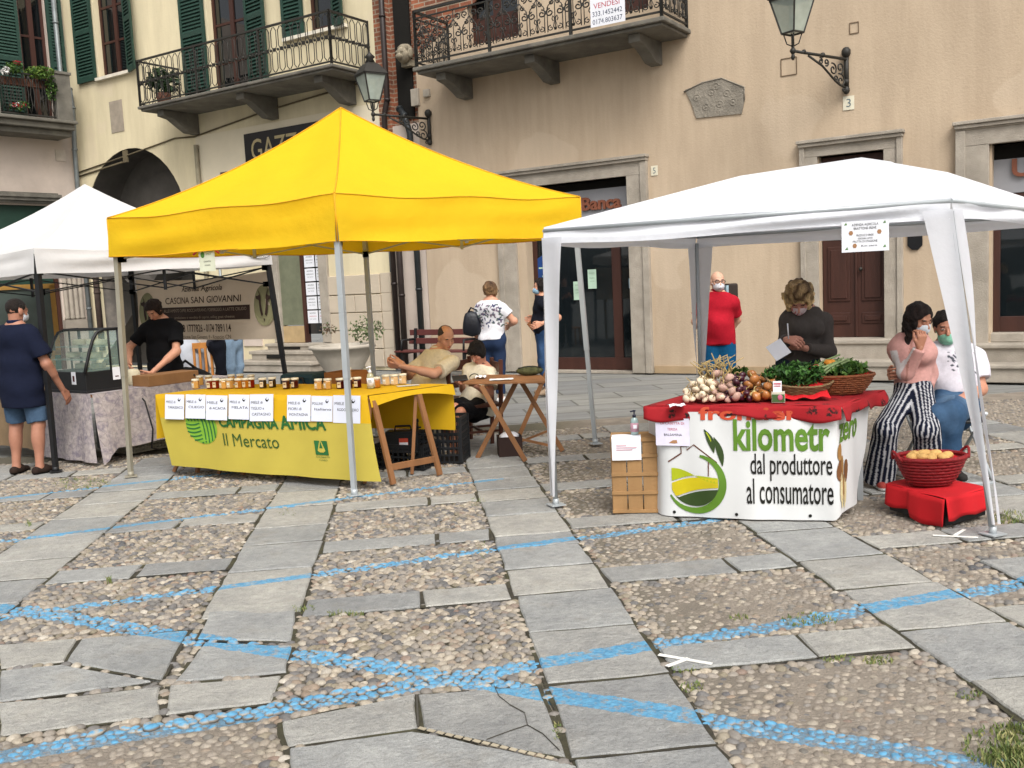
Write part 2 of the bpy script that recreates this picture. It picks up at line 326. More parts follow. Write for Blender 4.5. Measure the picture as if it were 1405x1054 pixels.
    for S in 'LR':
        d = nrm(j['w' + S] - j['e' + S]); d = nrm(j.get('hd' + S, d)); n = j.get('hn' + S); s_ = (-1 if S == 'L' else 1)
        if n is None: n = -sd * s_
        n = nrm(n - d * (n @ d)); sdv = np.cross(d, n) * (1 if S == 'R' else -1)
        if 'hs' + S in j: sdv = j['hs' + S]
        hv, hf = field(hand_prims(j['w' + S], d, n, sdv, J.get('curl' + S, .45), k), .0042); parts.append((hv, hf, sk * A_((1, .95, .93))))
    link_mesh('body', *joined(parts)[:2], SKIN(), t, smooth=True, cols=joined(parts)[2])
    def piece(nm, prims, h, col, disp=None, m=None, cf=None, parent=t):
        v, f = field(prims, h, disp); c = np.tile(A_(lin(col)), (len(v), 1))
        if cf: c = cf(v, c)
        return link_mesh(nm, v, f, m or CLOTH(), parent, smooth=True, cols=c)
    if bottom:
        e = bottom.get('e', .014); wd = bottom.get('wide', 0.0); c0 = [(at(bottom.get('waist', .22)), spine)]; P = torso(e * .8, c0)[:1] + [elli(at(-.03) - fr * .05 * k, A_((.155 * bw, .10, .12)) * k + e, hsd, fr, spine, .05, cut=c0)]
        if belly: P.append(elli(at(.2) + fr * .05 * k, A_((.13 + belly * .3, .07 + belly, .12)) * k + e, sd, fr, spine, .06, cut=c0))
        for S in 'LR':
            q = bottom.get('len', .97); dirn = nrm(j['a' + S] - j['k' + S])
            if q <= .5:
                cp = j['h' + S] * (1 - q * 2) + j['k' + S] * q * 2; cu = [(cp, j['k' + S] - j['h' + S])]; P.append(cone(j['h' + S], j['k' + S], .09 * k * bw + e + wd * .3, .066 * k * bw + e + wd, .05, cut=cu))
            else:
                z = (q - .5) * 2; cp = j['k' + S] * (1 - z) + j['a' + S] * z; P += [cone(j['h' + S], j['k' + S], .088 * k * bw + e + wd * .15, .06 * k * bw + e + wd * .5, .05), cone(j['k' + S], j['a' + S], .06 * k * bw + e + wd * .5, .05 * k + e + wd, .03, cut=[(cp, dirn)]), elli(j['k' + S] * .68 + j['a' + S] * .32 - tdir[S] * .015, (.052 * k * bw + e, .054 * k * bw + e, .12 * k), k=.04)]
        cf = None
        if bottom.get('stripe'):
            def cf(v, c):
                best = np.full(len(v), 9.); val = np.zeros(len(v))
                for S in 'LR':
                    for a, b in (('h', 'k'), ('k', 'a')):
                        p, q = j[a + S], j[b + S]; ab = q - p; tt = np.clip(((v - p) @ ab) / (ab @ ab), 0, 1); r = v - p - tt[:, None] * ab; d = np.linalg.norm(r, axis=1); o = r @ nrm(hsd); fz = r @ fr
                        an = np.arctan2(o, fz); m_ = d < best; best[m_] = d[m_]; val[m_] = an[m_]
                ph = (val / (2 * math.pi) * 15) % 1.0; c[(ph > .38) & (ph < .72)] = lin(bottom['stripe']); return c
        if bottom.get('fade'):
            def cf(v, c):
                for S in 'LR':
                    p, q = j['h' + S], j['k' + S]; ab = q - p; tt = np.clip(((v - p) @ ab) / (ab @ ab), 0, 1); w = np.exp(-((tt - .55) / .3) ** 2) * .55; ok = np.linalg.norm(v - p - tt[:, None] * ab, axis=1) < .16; fw = np.clip((v - p - tt[:, None] * ab) @ fr / .06, 0, 1) * ok * w; c += (A_(lin(bottom['fade'])) - c) * fw[:, None]
                return c
        piece(bottom.get('name', 'trousers'), P, .0095, bottom['col'], bottom.get('disp', (.005, 26, 3)), cf=cf)
    if top:
        e = max(.018, top.get('e', .018)); hem = top.get('hem', -.02); c0 = [(at(hem), -spine), (at(top.get('collar', 1.0)), spine)]; P = torso(e, c0)
        if top.get('coat'): P.append(flat(at(hem), at(.3), .178 * k * bw + e, .16 * k * bw + e, hsd, .78, .05, cut=c0))
        for S in 'LR':
            q = top.get('sleeve', .3); se = top.get('se', .016)
            if q <= .5: cp = j['s' + S] * (1 - q * 2) + j['e' + S] * q * 2; P.append(cone(j['s' + S], j['e' + S], .054 * k * bw + e, .048 * k * bw + se + .008, .03, cut=[(cp, j['e' + S] - j['s' + S])]))
            else: z = (q - .5) * 2; cp = j['e' + S] * (1 - z) + j['w' + S] * z; P += [cone(j['s' + S], j['e' + S], .054 * k * bw + e, .046 * k * bw + se, .03), cone(j['e' + S], j['w' + S], .046 * k * bw + se, .034 * k + se * .7, .03, cut=[(cp, j['w' + S] - j['e' + S])])]
        pat = top.get('pat')
        o = piece(top.get('name', 'shirt'), P, .0095, top['col'], top.get('disp', (.0055, 24, 5)), cf=(lambda v, c: pat(v, c, at, fr, sd, spine)) if pat else None)
        if top.get('collar_col'):
            cc = [(at(1.12), spine), (at(.97), -spine)]; piece('collar', [cone(at(.9), at(1.15), .075 * k + .004, .066 * k + .004, .02, cut=cc)], .006, top['collar_col'], parent=o)
    if shoes:
        for S in 'LR':
            a = j['a' + S]; td = tdir[S]; up_ = A_((0, 0, 1)) if 'foot_up' not in j else j['foot_up']; sole = a - up_ * .075 * k; ct = [(sole, -up_), (a + up_ * .03 * k, up_)]
            P = [cone(a - up_ * .035 * k - td * .045 * k, a + td * .05 * k - up_ * .03 * k, .042 * k, .044 * k, .04, cut=ct), cone(a + td * .04 * k - up_ * .04 * k, a + td * .165 * k - up_ * .052 * k, .043 * k, .034 * k, .04, cut=ct)]
            def cf(v, c): c[(v - sole) @ up_ < .022] = lin(shoes.get('sole', shoes['col'])); return c
            piece('shoe', P, .008, shoes['col'], cf=cf)
    x, f_, u = ax; kk = k * hk
    if hair and hair.get('col'):
        g = hair.get('vol', .0); B = dict(X=x, Y=f_, Z=u); fc = [(L(0, hair.get('line', .06), .048), f_ * .84 - u * .54), (L(0, 0, hair.get('low', -.075)), -u)]
        P = [elli(L(0, -.014, .034), (A_((.083, .102, .094)) + g) * kk, k=.02, cut=fc, **B)]
        if hair.get('side'): P += [elli(L(s_ * .072, .0, -.005), (A_((.018, .05, .06)) + g * .6) * kk, k=.02, cut=fc[1:], **B) for s_ in (-1, 1)]
        if hair.get('long'):
            for s_ in (-1, 1): P.append(cone(L(s_ * .06, -.012, .01), L(s_ * .078, .022, -hair['long']), .036 * kk, .026 * kk, .06))
            P.append(flat(L(0, -.06, .02), L(0, -.075, -hair['long']), .088 * kk, .075 * kk, x, .45, .04))
        if hair.get('fringe'): P.append(elli(L(0, .066, .058), A_((.066, .034, .036)) * kk, k=.02, **B))
        if hair.get('top') is False: P.append(elli(L(0, .03, .115), A_((.058, .11, .06)) * kk, sub=True, **B))
        tip = hair.get('tip')
        def cf(v, c):
            r = np.random.RandomState(4); w = r.normal(0, 60, (3, 3)); w[:, 2] *= .2; n_ = np.sin(v @ w[0] * 2 + np.sin(v @ w[1] * .7) * 2) * .5 + .5
            if tip: a = np.clip(((v - L(0, 0, .11)) @ -u) / .09, 0, 1) * .7 + .3 * n_; c = c + (A_(lin(tip)) - c) * a[:, None]
            return c * (.8 + .4 * n_[:, None])
        piece('hair', P, .0065, hair['col'], hair.get('disp', (.004, 90, 8)), HAIR(), cf)
    if mask:
        B = dict(X=x, Y=f_, Z=u); dz = mask.get('dz', 0.0); P = [elli(L(0, .030, -.048 + dz), A_((.068, .084, .064)) * kk, k=.02, cut=[(L(0, 0, -.016 + dz), u), (L(0, .028, 0), -f_)], **B), cone(L(0, .095, -.03 + dz), L(0, .1, -.06 + dz), .014 * kk, .016 * kk, .02)]
        if mask.get('nose'): pass
        def cf(v, c):
            if mask.get('pat'): r = np.random.RandomState(3); n_ = np.sin(v @ r.normal(0, 130, 3)) * np.sin(v @ r.normal(0, 130, 3)); c[n_ > .45] = lin(mask['pat'])
            q = (v - L(0, 0, -.05 + dz)) @ u; return c * (1 - .10 * (np.abs((q * 60) % 1 - .5) < .1))[:, None]
        mo = piece('face_mask', P, .005, mask['col'], None, cf=cf)
        b = MB(); b.col = lin(mask['col'])
        for s_ in (-1, 1): b.tube([L(s_ * .06, .05, -.03 + dz), L(s_ * .078, .01, -.012), L(s_ * .083, -.02, 0)], .0025, 5)
        b.build('ear_loop', CLOTH(), mo)
    if glasses:
        b = MB()
        for s_ in (-1, 1):
            b.tube([L(s_ * .034 + .026 * math.cos(a), .104, .0 + .019 * math.sin(a)) for a in [i * math.pi / 8 for i in range(16)]], .0032 * kk, 6, True); b.tube([L(s_ * .06, .1, .005), L(s_ * .078, .06, .006), L(s_ * .08, -.01, .004)], .0028 * kk, 6)
        b.tube([L(-.008, .106, .004), L(.008, .106, .004)], .0028 * kk, 6); b.build('glasses', mat('glasses_frame', glasses, .35, spec=.5), t)
    q = Person(); q.t = t; q.L = L; q.j = j; q.at = at; q.fr = fr; q.sd = sd; q.spine = spine; q.x, q.f, q.u = ax; return q
def standing(x, y, H, hd, lean=0.0, look=None, down=0.0, spread=.09):
    """world joints of a relaxed standing figure; hd = heading as a direction (dx, dy)"""
    k = H / 1.72; f = A_((*nrm(hd), 0)); r = A_((f[1], -f[0], 0)); o = A_((x, y, 0)); U = A_((0, 0, 1)); P = lambda a, b, c: o + r * a * k + f * b * k + U * c * k
    lf = nrm(look) if look is not None else f; lf = A_((lf[0], lf[1], 0)) if len(lf) == 3 else A_((lf[0], lf[1], 0)); lf = nrm(lf); fd = nrm(lf * math.cos(down) - U * math.sin(down)); upv = nrm(U * math.cos(down) + lf * math.sin(down))
    nk = P(0, -.005 + lean, 1.455); J = dict(pel=P(0, 0, .92), neck=nk, front=f, face=fd, up=upv)
    J['head'] = nk + A_((0, 0, .10 * k)) + upv * .045 * k + lf * (.02 + .05 * math.sin(down)) * k
    for S, s in (('L', -1), ('R', 1)):
        J['s' + S] = P(s * .168, lean * .85, 1.352); J['e' + S] = P(s * .225, -.03 + lean * .4, 1.11); J['w' + S] = P(s * .235, .05, .86); J['h' + S] = P(s * .09, 0, .90); J['k' + S] = P(s * spread, .02, .49); J['a' + S] = P(s * spread * 1.05, -.03, .08); J['t' + S] = f + r * s * .18
    return J
# ---------------------------------------------------------------- light, sky
w = bpy.data.worlds.new('World'); sc.world = w; w.use_nodes = True
nt = w.node_tree; bg = nt.nodes['Background']; sky = nt.nodes.new('ShaderNodeTexSky'); sky.sky_type = 'NISHITA'; sky.sun_disc = False
SUN_EL, SUN_AZ = rad(50), rad(165)
sky.sun_elevation = SUN_EL; sky.sun_rotation = SUN_AZ; sky.air_density = 1.0; sky.dust_density = 6.0; sky.ozone_density = 1.0
hs = nt.nodes.new('ShaderNodeHueSaturation'); hs.inputs['Saturation'].default_value = .22
nt.links.new(sky.outputs[0], hs.inputs['Color']); nt.links.new(hs.outputs[0], bg.inputs[0]); bg.inputs[1].default_value = .15
sl = bpy.data.lights.new('sun', 'SUN'); sl.energy = 1.2; sl.angle = rad(30); sl.color = (1, .97, .92)
so = bpy.data.objects.new('sun', sl); COL.objects.link(so)
sdir = V((math.sin(SUN_AZ) * math.cos(SUN_EL), math.cos(SUN_AZ) * math.cos(SUN_EL), math.sin(SUN_EL)))
so.rotation_euler = sdir.to_track_quat('Z', 'Y').to_euler()
sc.view_settings.view_transform = 'Standard'; sc.view_settings.look = 'None'; sc.view_settings.exposure = .55; sc.view_settings.gamma = 1
# ---------------------------------------------------------------- paving
LINES = [((-4.2, 3.06), (6.0, 4.9), .115), ((-2.75, 5.62), (2.6, 2.28), .125), ((-2.6, 5.06), (2.16, 6.07), .085), ((-4.6, 6.45), (.75, 7.82), .07), ((-4.4, 8.27), (-1.2, 9.1), .07), ((2.2, 6.35), (3.3, 6.68), .07)]
def paint_group():
    g = bpy.data.node_groups.new('paint', 'ShaderNodeTree'); g.interface.new_socket('Fac', in_out='OUTPUT', socket_type='NodeSocketFloat')
    class H: node_tree = g
    N = NT(H); out = N.n.new('NodeGroupOutput'); p = N.add('ShaderNodeNewGeometry').outputs['Position']
    nz = N.math('MULTIPLY', N.math('SUBTRACT', N.noise(p, 14, 4), .5), .05); best = None
    for a, b, wd in LINES:
        A, B = PV(*a), PV(*b); t = (B - A); Ln = t.length; t = t / Ln; n = V((-t.y, t.x, 0))
        dn = N.add('ShaderNodeVectorMath', {0: p, 1: tuple(n)}, operation='DOT_PRODUCT').outputs['Value']; dt = N.add('ShaderNodeVectorMath', {0: p, 1: tuple(t)}, operation='DOT_PRODUCT').outputs['Value']
        q = N.math('LESS_THAN', N.math('ADD', N.math('ABSOLUTE', N.math('SUBTRACT', dn, n.dot(A))), nz), wd / 2)
        q = N.math('MULTIPLY', q, N.math('GREATER_THAN', dt, t.dot(A))); q = N.math('MULTIPLY', q, N.math('LESS_THAN', dt, t.dot(A) + Ln)); best = q if best is None else N.math('MAXIMUM', best, q)
    wear = N.ramp(N.noise(p, 30, 5, .7), .36, .5)
    N.l.new(N.math('MULTIPLY', best, wear), out.inputs[0]); return g
PG = paint_group()
def painted(amount, tops=False):
    def hook(N, col, pos):
        gnode = N.n.new('ShaderNodeGroup'); gnode.node_tree = PG
        blue = N.mix(N.ramp(N.noise(pos, 45, 3), .3, .7), lin('#3b7a9f'), lin('#5a9abb'))
        k = N.math('MULTIPLY', gnode.outputs[0], amount)
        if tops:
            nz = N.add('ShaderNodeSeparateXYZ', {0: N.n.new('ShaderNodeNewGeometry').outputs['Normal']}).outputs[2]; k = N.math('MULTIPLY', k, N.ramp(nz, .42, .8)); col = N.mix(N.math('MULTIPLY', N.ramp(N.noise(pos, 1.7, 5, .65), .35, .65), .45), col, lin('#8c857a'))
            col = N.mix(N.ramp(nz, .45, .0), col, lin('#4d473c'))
        return N.mix(k, col, blue)
    return hook
def slab_hook(N, col, pos):
    isl = N.n.new('ShaderNodeNewGeometry').outputs['Random Per Island']
    cr = N.n.new('ShaderNodeValToRGB'); e = cr.color_ramp; e.elements[0].color = (*lin('#909190'), 1); e.elements[1].color = (*lin('#9d9c98'), 1)
    for ps, c in ((.3, '#969796'), (.55, '#878888'), (.8, '#a19f99')): q = e.elements.new(ps); q.color = (*lin(c), 1)
    N.l.new(isl, cr.inputs[0]); sp = N.ramp(N.noise(pos, 260, 2), .35, .65)
    c = N.mix(.5, cr.outputs[0], N.mix(sp, (.62,) * 3, (1.3,) * 3), 'MULTIPLY'); cl = N.ramp(N.noise(pos, 2.6, 6, .7), .32, .7)
    c = N.mix(1.0, c, N.mix(cl, (.74, .74, .74), (1.10, 1.085, 1.05)), 'MULTIPLY'); c = N.mix(1.0, c, N.mix(N.ramp(N.noise(pos, 19, 6, .75), .35, .65), (.84, .84, .84), (1.12, 1.12, 1.1)), 'MULTIPLY')
    pit = N.ramp(N.noise(pos, 95, 4, .6), .63, .69); c = N.mix(N.math('MULTIPLY', pit, .6), c, lin('#4a4841')); c = N.mix(N.math('MULTIPLY', N.ramp(N.noise(pos, 4.3, 5, .6), .55, .7), .2), c, lin('#857a68'))
    spot = N.math('MULTIPLY', N.ramp(N.noise(N.add('ShaderNodeVectorMath', {0: pos, 1: (1, 1.6, 1)}, operation='MULTIPLY').outputs[0], 3.4, 3, .6), .66, .74), .5); c = N.mix(spot, c, lin('#3d3c39'))
    return painted(.9)(N, c, pos)
def bed_hook(N, col, pos):
    x = N.add('ShaderNodeSeparateXYZ', {0: pos}).outputs[0]; yy = N.add('ShaderNodeSeparateXYZ', {0: pos}).outputs[1]; worn = N.math('MAXIMUM', N.ramp(x, .2, 1.1), N.ramp(yy, 3.62, 3.45))
    ms = N.ramp(N.noise(pos, 1.3, 5, .6), .5, .66)
    dk = N.mix(ms, lin('#5a5549'), lin('#55523f')); lt = N.mix(N.ramp(N.noise(pos, 6, 5), .3, .7), lin('#7a7166'), lin('#91877a'))
    return painted(.55)(N, N.mix(N.math('MULTIPLY', worn, N.ramp(N.noise(pos, 1.1, 5, .6), .25, .4)), dk, lt), pos)
M_SLAB = mat('stone_slab', (.2, .2, .2), rough=.72, hook=slab_hook, bump=.75, bs=38)
M_BED = mat('mortar_bed', (.2, .18, .15), rough=.95, hook=bed_hook, bump=.9, bs=70)
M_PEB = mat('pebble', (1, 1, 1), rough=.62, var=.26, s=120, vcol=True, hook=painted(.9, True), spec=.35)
def far_hook(N, col, pos):
    r = N.add('ShaderNodeVectorRotate', {'Vector': pos, 'Angle': -PA}, rotation_type='Z_AXIS').outputs[0]; bt = N.add('ShaderNodeTexBrick', {'Vector': r, 'Color1': (*lin('#77787a'), 1), 'Color2': (*lin('#888782'), 1), 'Mortar': (*lin('#4a4943'), 1), 'Scale': 1.0, 'Mortar Size': .018, 'Brick Width': 1.5, 'Row Height': .62}).outputs[0]
    sv = N.add('ShaderNodeVectorMath', {0: r, 1: (.35, 1.9, 1)}, operation='MULTIPLY').outputs[0]; c = N.mix(.75, N.mix(.3, bt, col), N.mix(N.ramp(N.noise(sv, 2.2, 6, .7), .36, .62), (.7, .69, .66), (1.1, 1.1, 1.08)), 'MULTIPLY'); return c
M_FAR = mat('far_paving', '#7d7d78', rough=.8, var=.12, s=3, bump=.6, bs=9, hook=far_hook)
def gz(u, v): return -.003 + .0022 * math.sin(u * 5.1 + v * 2.3) + .0022 * math.sin(v * 7.7 - u * 3.1)
b = MB(); b.grid(lambda s, t: PV(-9 + 17 * s, .6 + 10.3 * t, gz(-9 + 17 * s, .6 + 10.3 * t)), 85, 60); b.build('mortar_bed', M_BED)['kind'] = 'structure'
b = MB(); b.poly([(-90, -60), (90, -60), (90, 90), (-90, 90)], lambda x, y: V((x, y, -.03))); b.build('ground', M_FAR)['kind'] = 'structure'
slabs = MB(); RECT = []
SOIL = MB()
def slab(u0, u1, v0, v1, j=.012, t=.011, quad=None):
    q = lambda: RN.uniform(-j, j); z = t + RN.uniform(-.0015, .0025); tx, ty = RN.uniform(-.003, .003), RN.uniform(-.003, .003)
    pts = [(u0 + abs(q()), v0 + abs(q())), (u1 - abs(q()), v0 + abs(q())), (u1 - abs(q()), v1 - abs(q())), (u0 + abs(q()), v1 - abs(q()))]
    if quad: pts = quad
    um, vm = sum(p[0] for p in pts) / 4, sum(p[1] for p in pts) / 4; ring = []; us, vs_ = [p[0] for p in pts], [p[1] for p in pts]; RECT.append((min(us), max(us), min(vs_), max(vs_), pts))
    for i in range(4):                       # slightly ragged edges
        a, c = pts[i], pts[(i + 1) % 4]; n = max(2, int(math.dist(a, c) / .09))
        for k in range(n): f = k / n; jj = .005 if k else .008; ring.append((a[0] + (c[0] - a[0]) * f + RN.uniform(-jj, jj), a[1] + (c[1] - a[1]) * f + RN.uniform(-jj, jj)))
    n = len(ring); og = lambda p, e: (p[0] + (p[0] - um) / max(.05, math.dist(p, (um, vm))) * e, p[1] + (p[1] - vm) / max(.05, math.dist(p, (um, vm))) * e)
    zs_ = .0015 + .0045 * ((len(RECT) * .618) % 1); SOIL.add([PV(*og(p, RN.uniform(.010, .030)), zs_) for p in ring], [tuple(range(n))]); zt = lambda u, v, d: z - d + (u - um) * tx * 2 + (v - vm) * ty
    ins = lambda p, e: (p[0] + (um - p[0]) / max(.05, math.dist(p, (um, vm))) * e, p[1] + (vm - p[1]) / max(.05, math.dist(p, (um, vm))) * e)
    L0 = [PV(u, v, -.03) for u, v in ring]; L1 = [PV(u, v, zt(u, v, .007)) for u, v in ring]; L2 = [PV(*ins(p, .007), zt(*p, 0)) for p in ring]
    slabs.add(L0 + L1 + L2, [(i + k * n, (i + 1) % n + k * n, (i + 1) % n + (k + 1) * n, i + (k + 1) * n) for k in (0, 1) for i in range(n)] + [tuple(range(2 * n, 3 * n))])
STR = [(-6.05, -5.52), (-4.42, -3.88), (-2.78, -2.22), (-1.14, -.62), (.49, 1.01), (2.12, 2.65), (3.77, 4.3), (5.4, 5.93)]
CJ = [2.2, 3.07, 3.69, 4.28, 4.82, 5.28, 5.72, 6.0, 6.56, 7.02, 7.42, 7.84, 8.35, 8.9, 9.5, 10.2]
for i, (u0, u1) in enumerate(STR):
    if i == 4: js = CJ
    else:
        js = [1.0 + RN.random() * .3]
        while js[-1] < 10: js.append(js[-1] + RN.uniform(.38, .66))
    for a, c in zip(js[:-1], js[1:]):
        if i == 3 and a < 4.7: continue
        slab(u0, u1, a + .006, c - .006)
slab(-1.14, -.62, 4.86, 5.4)
def pslab(*ps): p = [toPV(*G(*q)[:2]) for q in ps]; slab(0, 1, 0, 1, quad=[p[3], p[2], p[1], p[0]])
def courses(u0, u1, vs, h=.27, sp=.6):
    for v0 in vs:
        c = u0 + (u1 - u0) * RN.uniform(sp - .15, sp + .1); slab(u0 + .004, c - .006, v0 - h / 2, v0 + h / 2); slab(c + .006, u1 - .004, v0 - h / 2 + RN.uniform(0, .02), v0 + h / 2)
courses(-.61, .48, (7.2, 6.08, 4.9, 8.35, 9.5)); courses(-2.21, -1.15, (8.13, 7.05, 5.87, 9.3)); courses(1.02, 2.11, (6.2, 5.04, 3.84, 7.38, 8.55, 9.7)); courses(2.66, 3.76, (5.25, 6.5, 7.6, 8.8, 3.95, 2.75)); courses(4.31, 5.39, (5.3, 6.5, 7.7, 4.1))
courses(-3.87, -2.79, (7.3, 8.45, 6.1, 4.9, 9.5)); courses(-5.5, -4.43, (7.5, 8.6, 6.3, 9.6)); courses(1.02, 2.11, (2.1,), .5)
for q in (((112, 880), (258, 868), (222, 935), (92, 911)), ((0, 887), (106, 879), (86, 911), (0, 919)), ((0, 923), (84, 915), (206, 938), (0, 964)), ((0, 968), (217, 947), (220, 984), (0, 1013)), ((234, 944), (383, 931), (373, 966), (229, 982)), ((282, 884), (399, 889), (391, 925), (240, 938)), ((288, 842), (406, 834), (401, 882), (270, 879)), ((387, 992), (568, 956), (572, 1000), (395, 1026)), ((575, 956), (740, 944), (776, 1042), (580, 1002)), ((396, 1031), (568, 1005), (792, 1056), (402, 1085))): pslab(*q)
slab(2.68, 3.72, 3.1, 3.72); slab(3.05, 3.74, 4.15, 4.75)
slabs.build('stone_slabs', M_SLAB)['kind'] = 'structure'; SOIL.build('joint_soil', mat('joint_soil', '#3a362c', rough=1, var=.35, s=12, stain=('#4a4a2c', .7), ss=3, bump=.6, bs=90))['kind'] = 'structure'
# pebbles
NC = RN
def in_slab(u, v, m=.012):
    for a, c, d, e, ps in GRIDC.get((int(u // .5), int(v // .5)), ()):
        if a - m < u < c + m and d - m < v < e + m and all((ps[(i + 1) % 4][0] - ps[i][0]) * (v - ps[i][1]) - (ps[(i + 1) % 4][1] - ps[i][1]) * (u - ps[i][0]) > -m * math.dist(ps[i], ps[(i + 1) % 4]) for i in range(4)): return True
    return False
GRIDC = {}
for r in RECT:
    for i in range(int((r[0] - .1) // .5), int((r[1] + .1) // .5) + 1):
        for k in range(int((r[2] - .1) // .5), int((r[3] + .1) // .5) + 1): GRIDC.setdefault((i, k), []).append(r)
PALW = [(lin(h), w_) for h, w_ in (('#827a70', 6), ('#8f8475', 6), ('#9c9180', 4), ('#6f6a65', 6), ('#595859', 4), ('#a39a8b', 2), ('#81705f', 2), ('#756256', 1), ('#4f4f50', 3), ('#766d5b', 4), ('#aca497', .4))]
PALC = [c for c, w_ in PALW for _ in range(max(1, round(w_ * 2)))]
PALD = [lin(h) for h in ('#57544f', '#67635d', '#756d64', '#8b8273', '#7d6f60', '#9d9383', '#4f4e50')]
PALM = [lin(h) for h in ('#7a7166', '#857c70', '#8d8376', '#756c60')]
def pebbles():
    vs, fs, cs = [], [], []; base = 0
    def proto(n, m):
        P = []
        for i in range(m + 1):
            a = math.pi * .5 * 1.12 * (i / m) if i else .0
            if i == 0: P.append((0, 0, 1)); continue
            for j in range(n): P.append((math.sin(a) * math.cos(2 * math.pi * j / n), math.sin(a) * math.sin(2 * math.pi * j / n), math.cos(a)))
        P = np.array(P); Fc = [(0, 1 + j, 1 + (j + 1) % n, 1 + (j + 1) % n) for j in range(n)] + [(1 + i * n + j, 1 + (i + 1) * n + j, 1 + (i + 1) * n + (j + 1) % n, 1 + i * n + (j + 1) % n) for i in range(m - 1) for j in range(n)]
        return P, Fc
    hi, lo_ = proto(9, 4), proto(6, 2); V4, F4 = [], []
    for ci in range(-190, 190):
        for cj in range(0, 234):
            v = 2.3 + cj * .0345; u = ci * .0415 + (cj % 2) * .0207 + RN.uniform(-.010, .010); v += RN.uniform(-.008, .008)
            if v > 10.35 or abs(u) / v > .76 or in_slab(u, v): continue
            worn = max(0, min(1, (u - .4) / .8)) if u < 2.65 else 1.0
            if -2.9 < u < -.6 and v < 3.65: worn = .85
            edge = in_slab(u, v, .09)
            if edge: worn *= .35
            nz = math.sin(u * 3.1 + 1) * math.sin(v * 2.7) + .5 * math.sin(u * 7 + v * 5)
            if worn > .5 and RN.random() < .12 + .12 * nz: continue
            r = RN.uniform(.0165, .0265) * (1.1 if worn < .5 else .95); el = RN.uniform(1.0, 1.6); h = r * RN.uniform(.5, .75); zc = RN.uniform(-.004, .003) - worn * RN.uniform(.35, .78) * h
            if not edge and worn < .5: zc += .004
            P, Fc = hi if v < 6.2 else lo_
            a = RN.uniform(-.7, .7) + (1.57 if RN.random() < .15 else 0); Q = P * np.array([r * el ** .5, r / el ** .5, h]); n = len(Q); Q = Q * (1 + .07 * np.sin(P @ np.array([[2.1, 3.3, .5], [1.7, -2, 2.2], [3.1, 1.2, -2]]) + RN.uniform(0, 6)))
            ca, sa = math.cos(a), math.sin(a); X = Q[:, 0] * ca - Q[:, 1] * sa + u; Y = Q[:, 0] * sa + Q[:, 1] * ca + v; tl = RN.uniform(-.15, .15); Z = Q[:, 2] + Q[:, 0] * tl + zc + gz(u, v)
            c0, s0 = math.cos(PA), math.sin(PA); V4.append(np.stack([X * c0 - Y * s0, X * s0 + Y * c0, Z], 1)); F4.append(np.array(Fc) + base); base += n
            c = np.array(RN.choice(PALM if worn > .5 and RN.random() < .5 else PALD if worn > .5 and RN.random() < .7 else PALC)) * RN.uniform(.82, 1.12); cs.append(np.tile(c, (n, 1)))
    Vv = np.concatenate(V4); Ff = np.concatenate(F4); Cc = np.concatenate(cs)
    tri = Ff[Ff[:, 2] == Ff[:, 3]][:, :3]; qd = Ff[Ff[:, 2] != Ff[:, 3]]
    qt = np.concatenate([tri, qd[:, [0, 1, 2]], qd[:, [0, 2, 3]]])
    o = link_mesh('pebble_paving', Vv, qt, M_PEB, smooth=True, cols=Cc); o['kind'] = 'structure'
pebbles()
# painted white ticks on the slabs
M_WP = mat('white_paint', '#d8d6cf', var=.1, s=30)
b = MB()
def stroke(p, q, wd=.022, z=.016): a, c = G(*p), G(*q); b.bar((a.x, a.y, z), (c.x, c.y, z), wd, .003)
stroke((904, 903), (977, 916)); stroke((945, 908), (915, 919), .02, .0153); stroke((1280, 738), (1342, 741)); stroke((1310, 738), (1323, 730), .02, .0153)
o = b.build('road_marking', M_WP); o['kind'] = 'structure'
# broken slab: dark cracks
b = MB()
def crack(ps, wd=.0026):
    for p, q in zip(ps[:-1], ps[1:]):
        a, c = G(*p), G(*q); b.bar((a.x, a.y, .015), (c.x, c.y, .015), wd * RN.uniform(.6, 1.3), .003)
crack([(678, 945), (685, 960), (700, 972), (720, 983), (724, 1000), (745, 1012), (768, 1035)]); crack([(724, 1000), (700, 1008), (668, 1020)], .002); crack([(572, 958), (574, 1002)], .006)
b.build('slab_cracks', mat('crack_dark', '#45423b', rough=1))['kind'] = 'structure'
b = MB()
for k in range(15):
    p = G(575 + k * 12.5, 1004 + k * 2.9); q = G(584 + k * 12.5, 1006.5 + k * 2.9); b.bar((p.x, p.y, .016), (q.x, q.y, .016), .016, .003)
b.build('mortar_joint', mat('mortar_pale', '#9c927e', rough=1))['kind'] = 'structure'
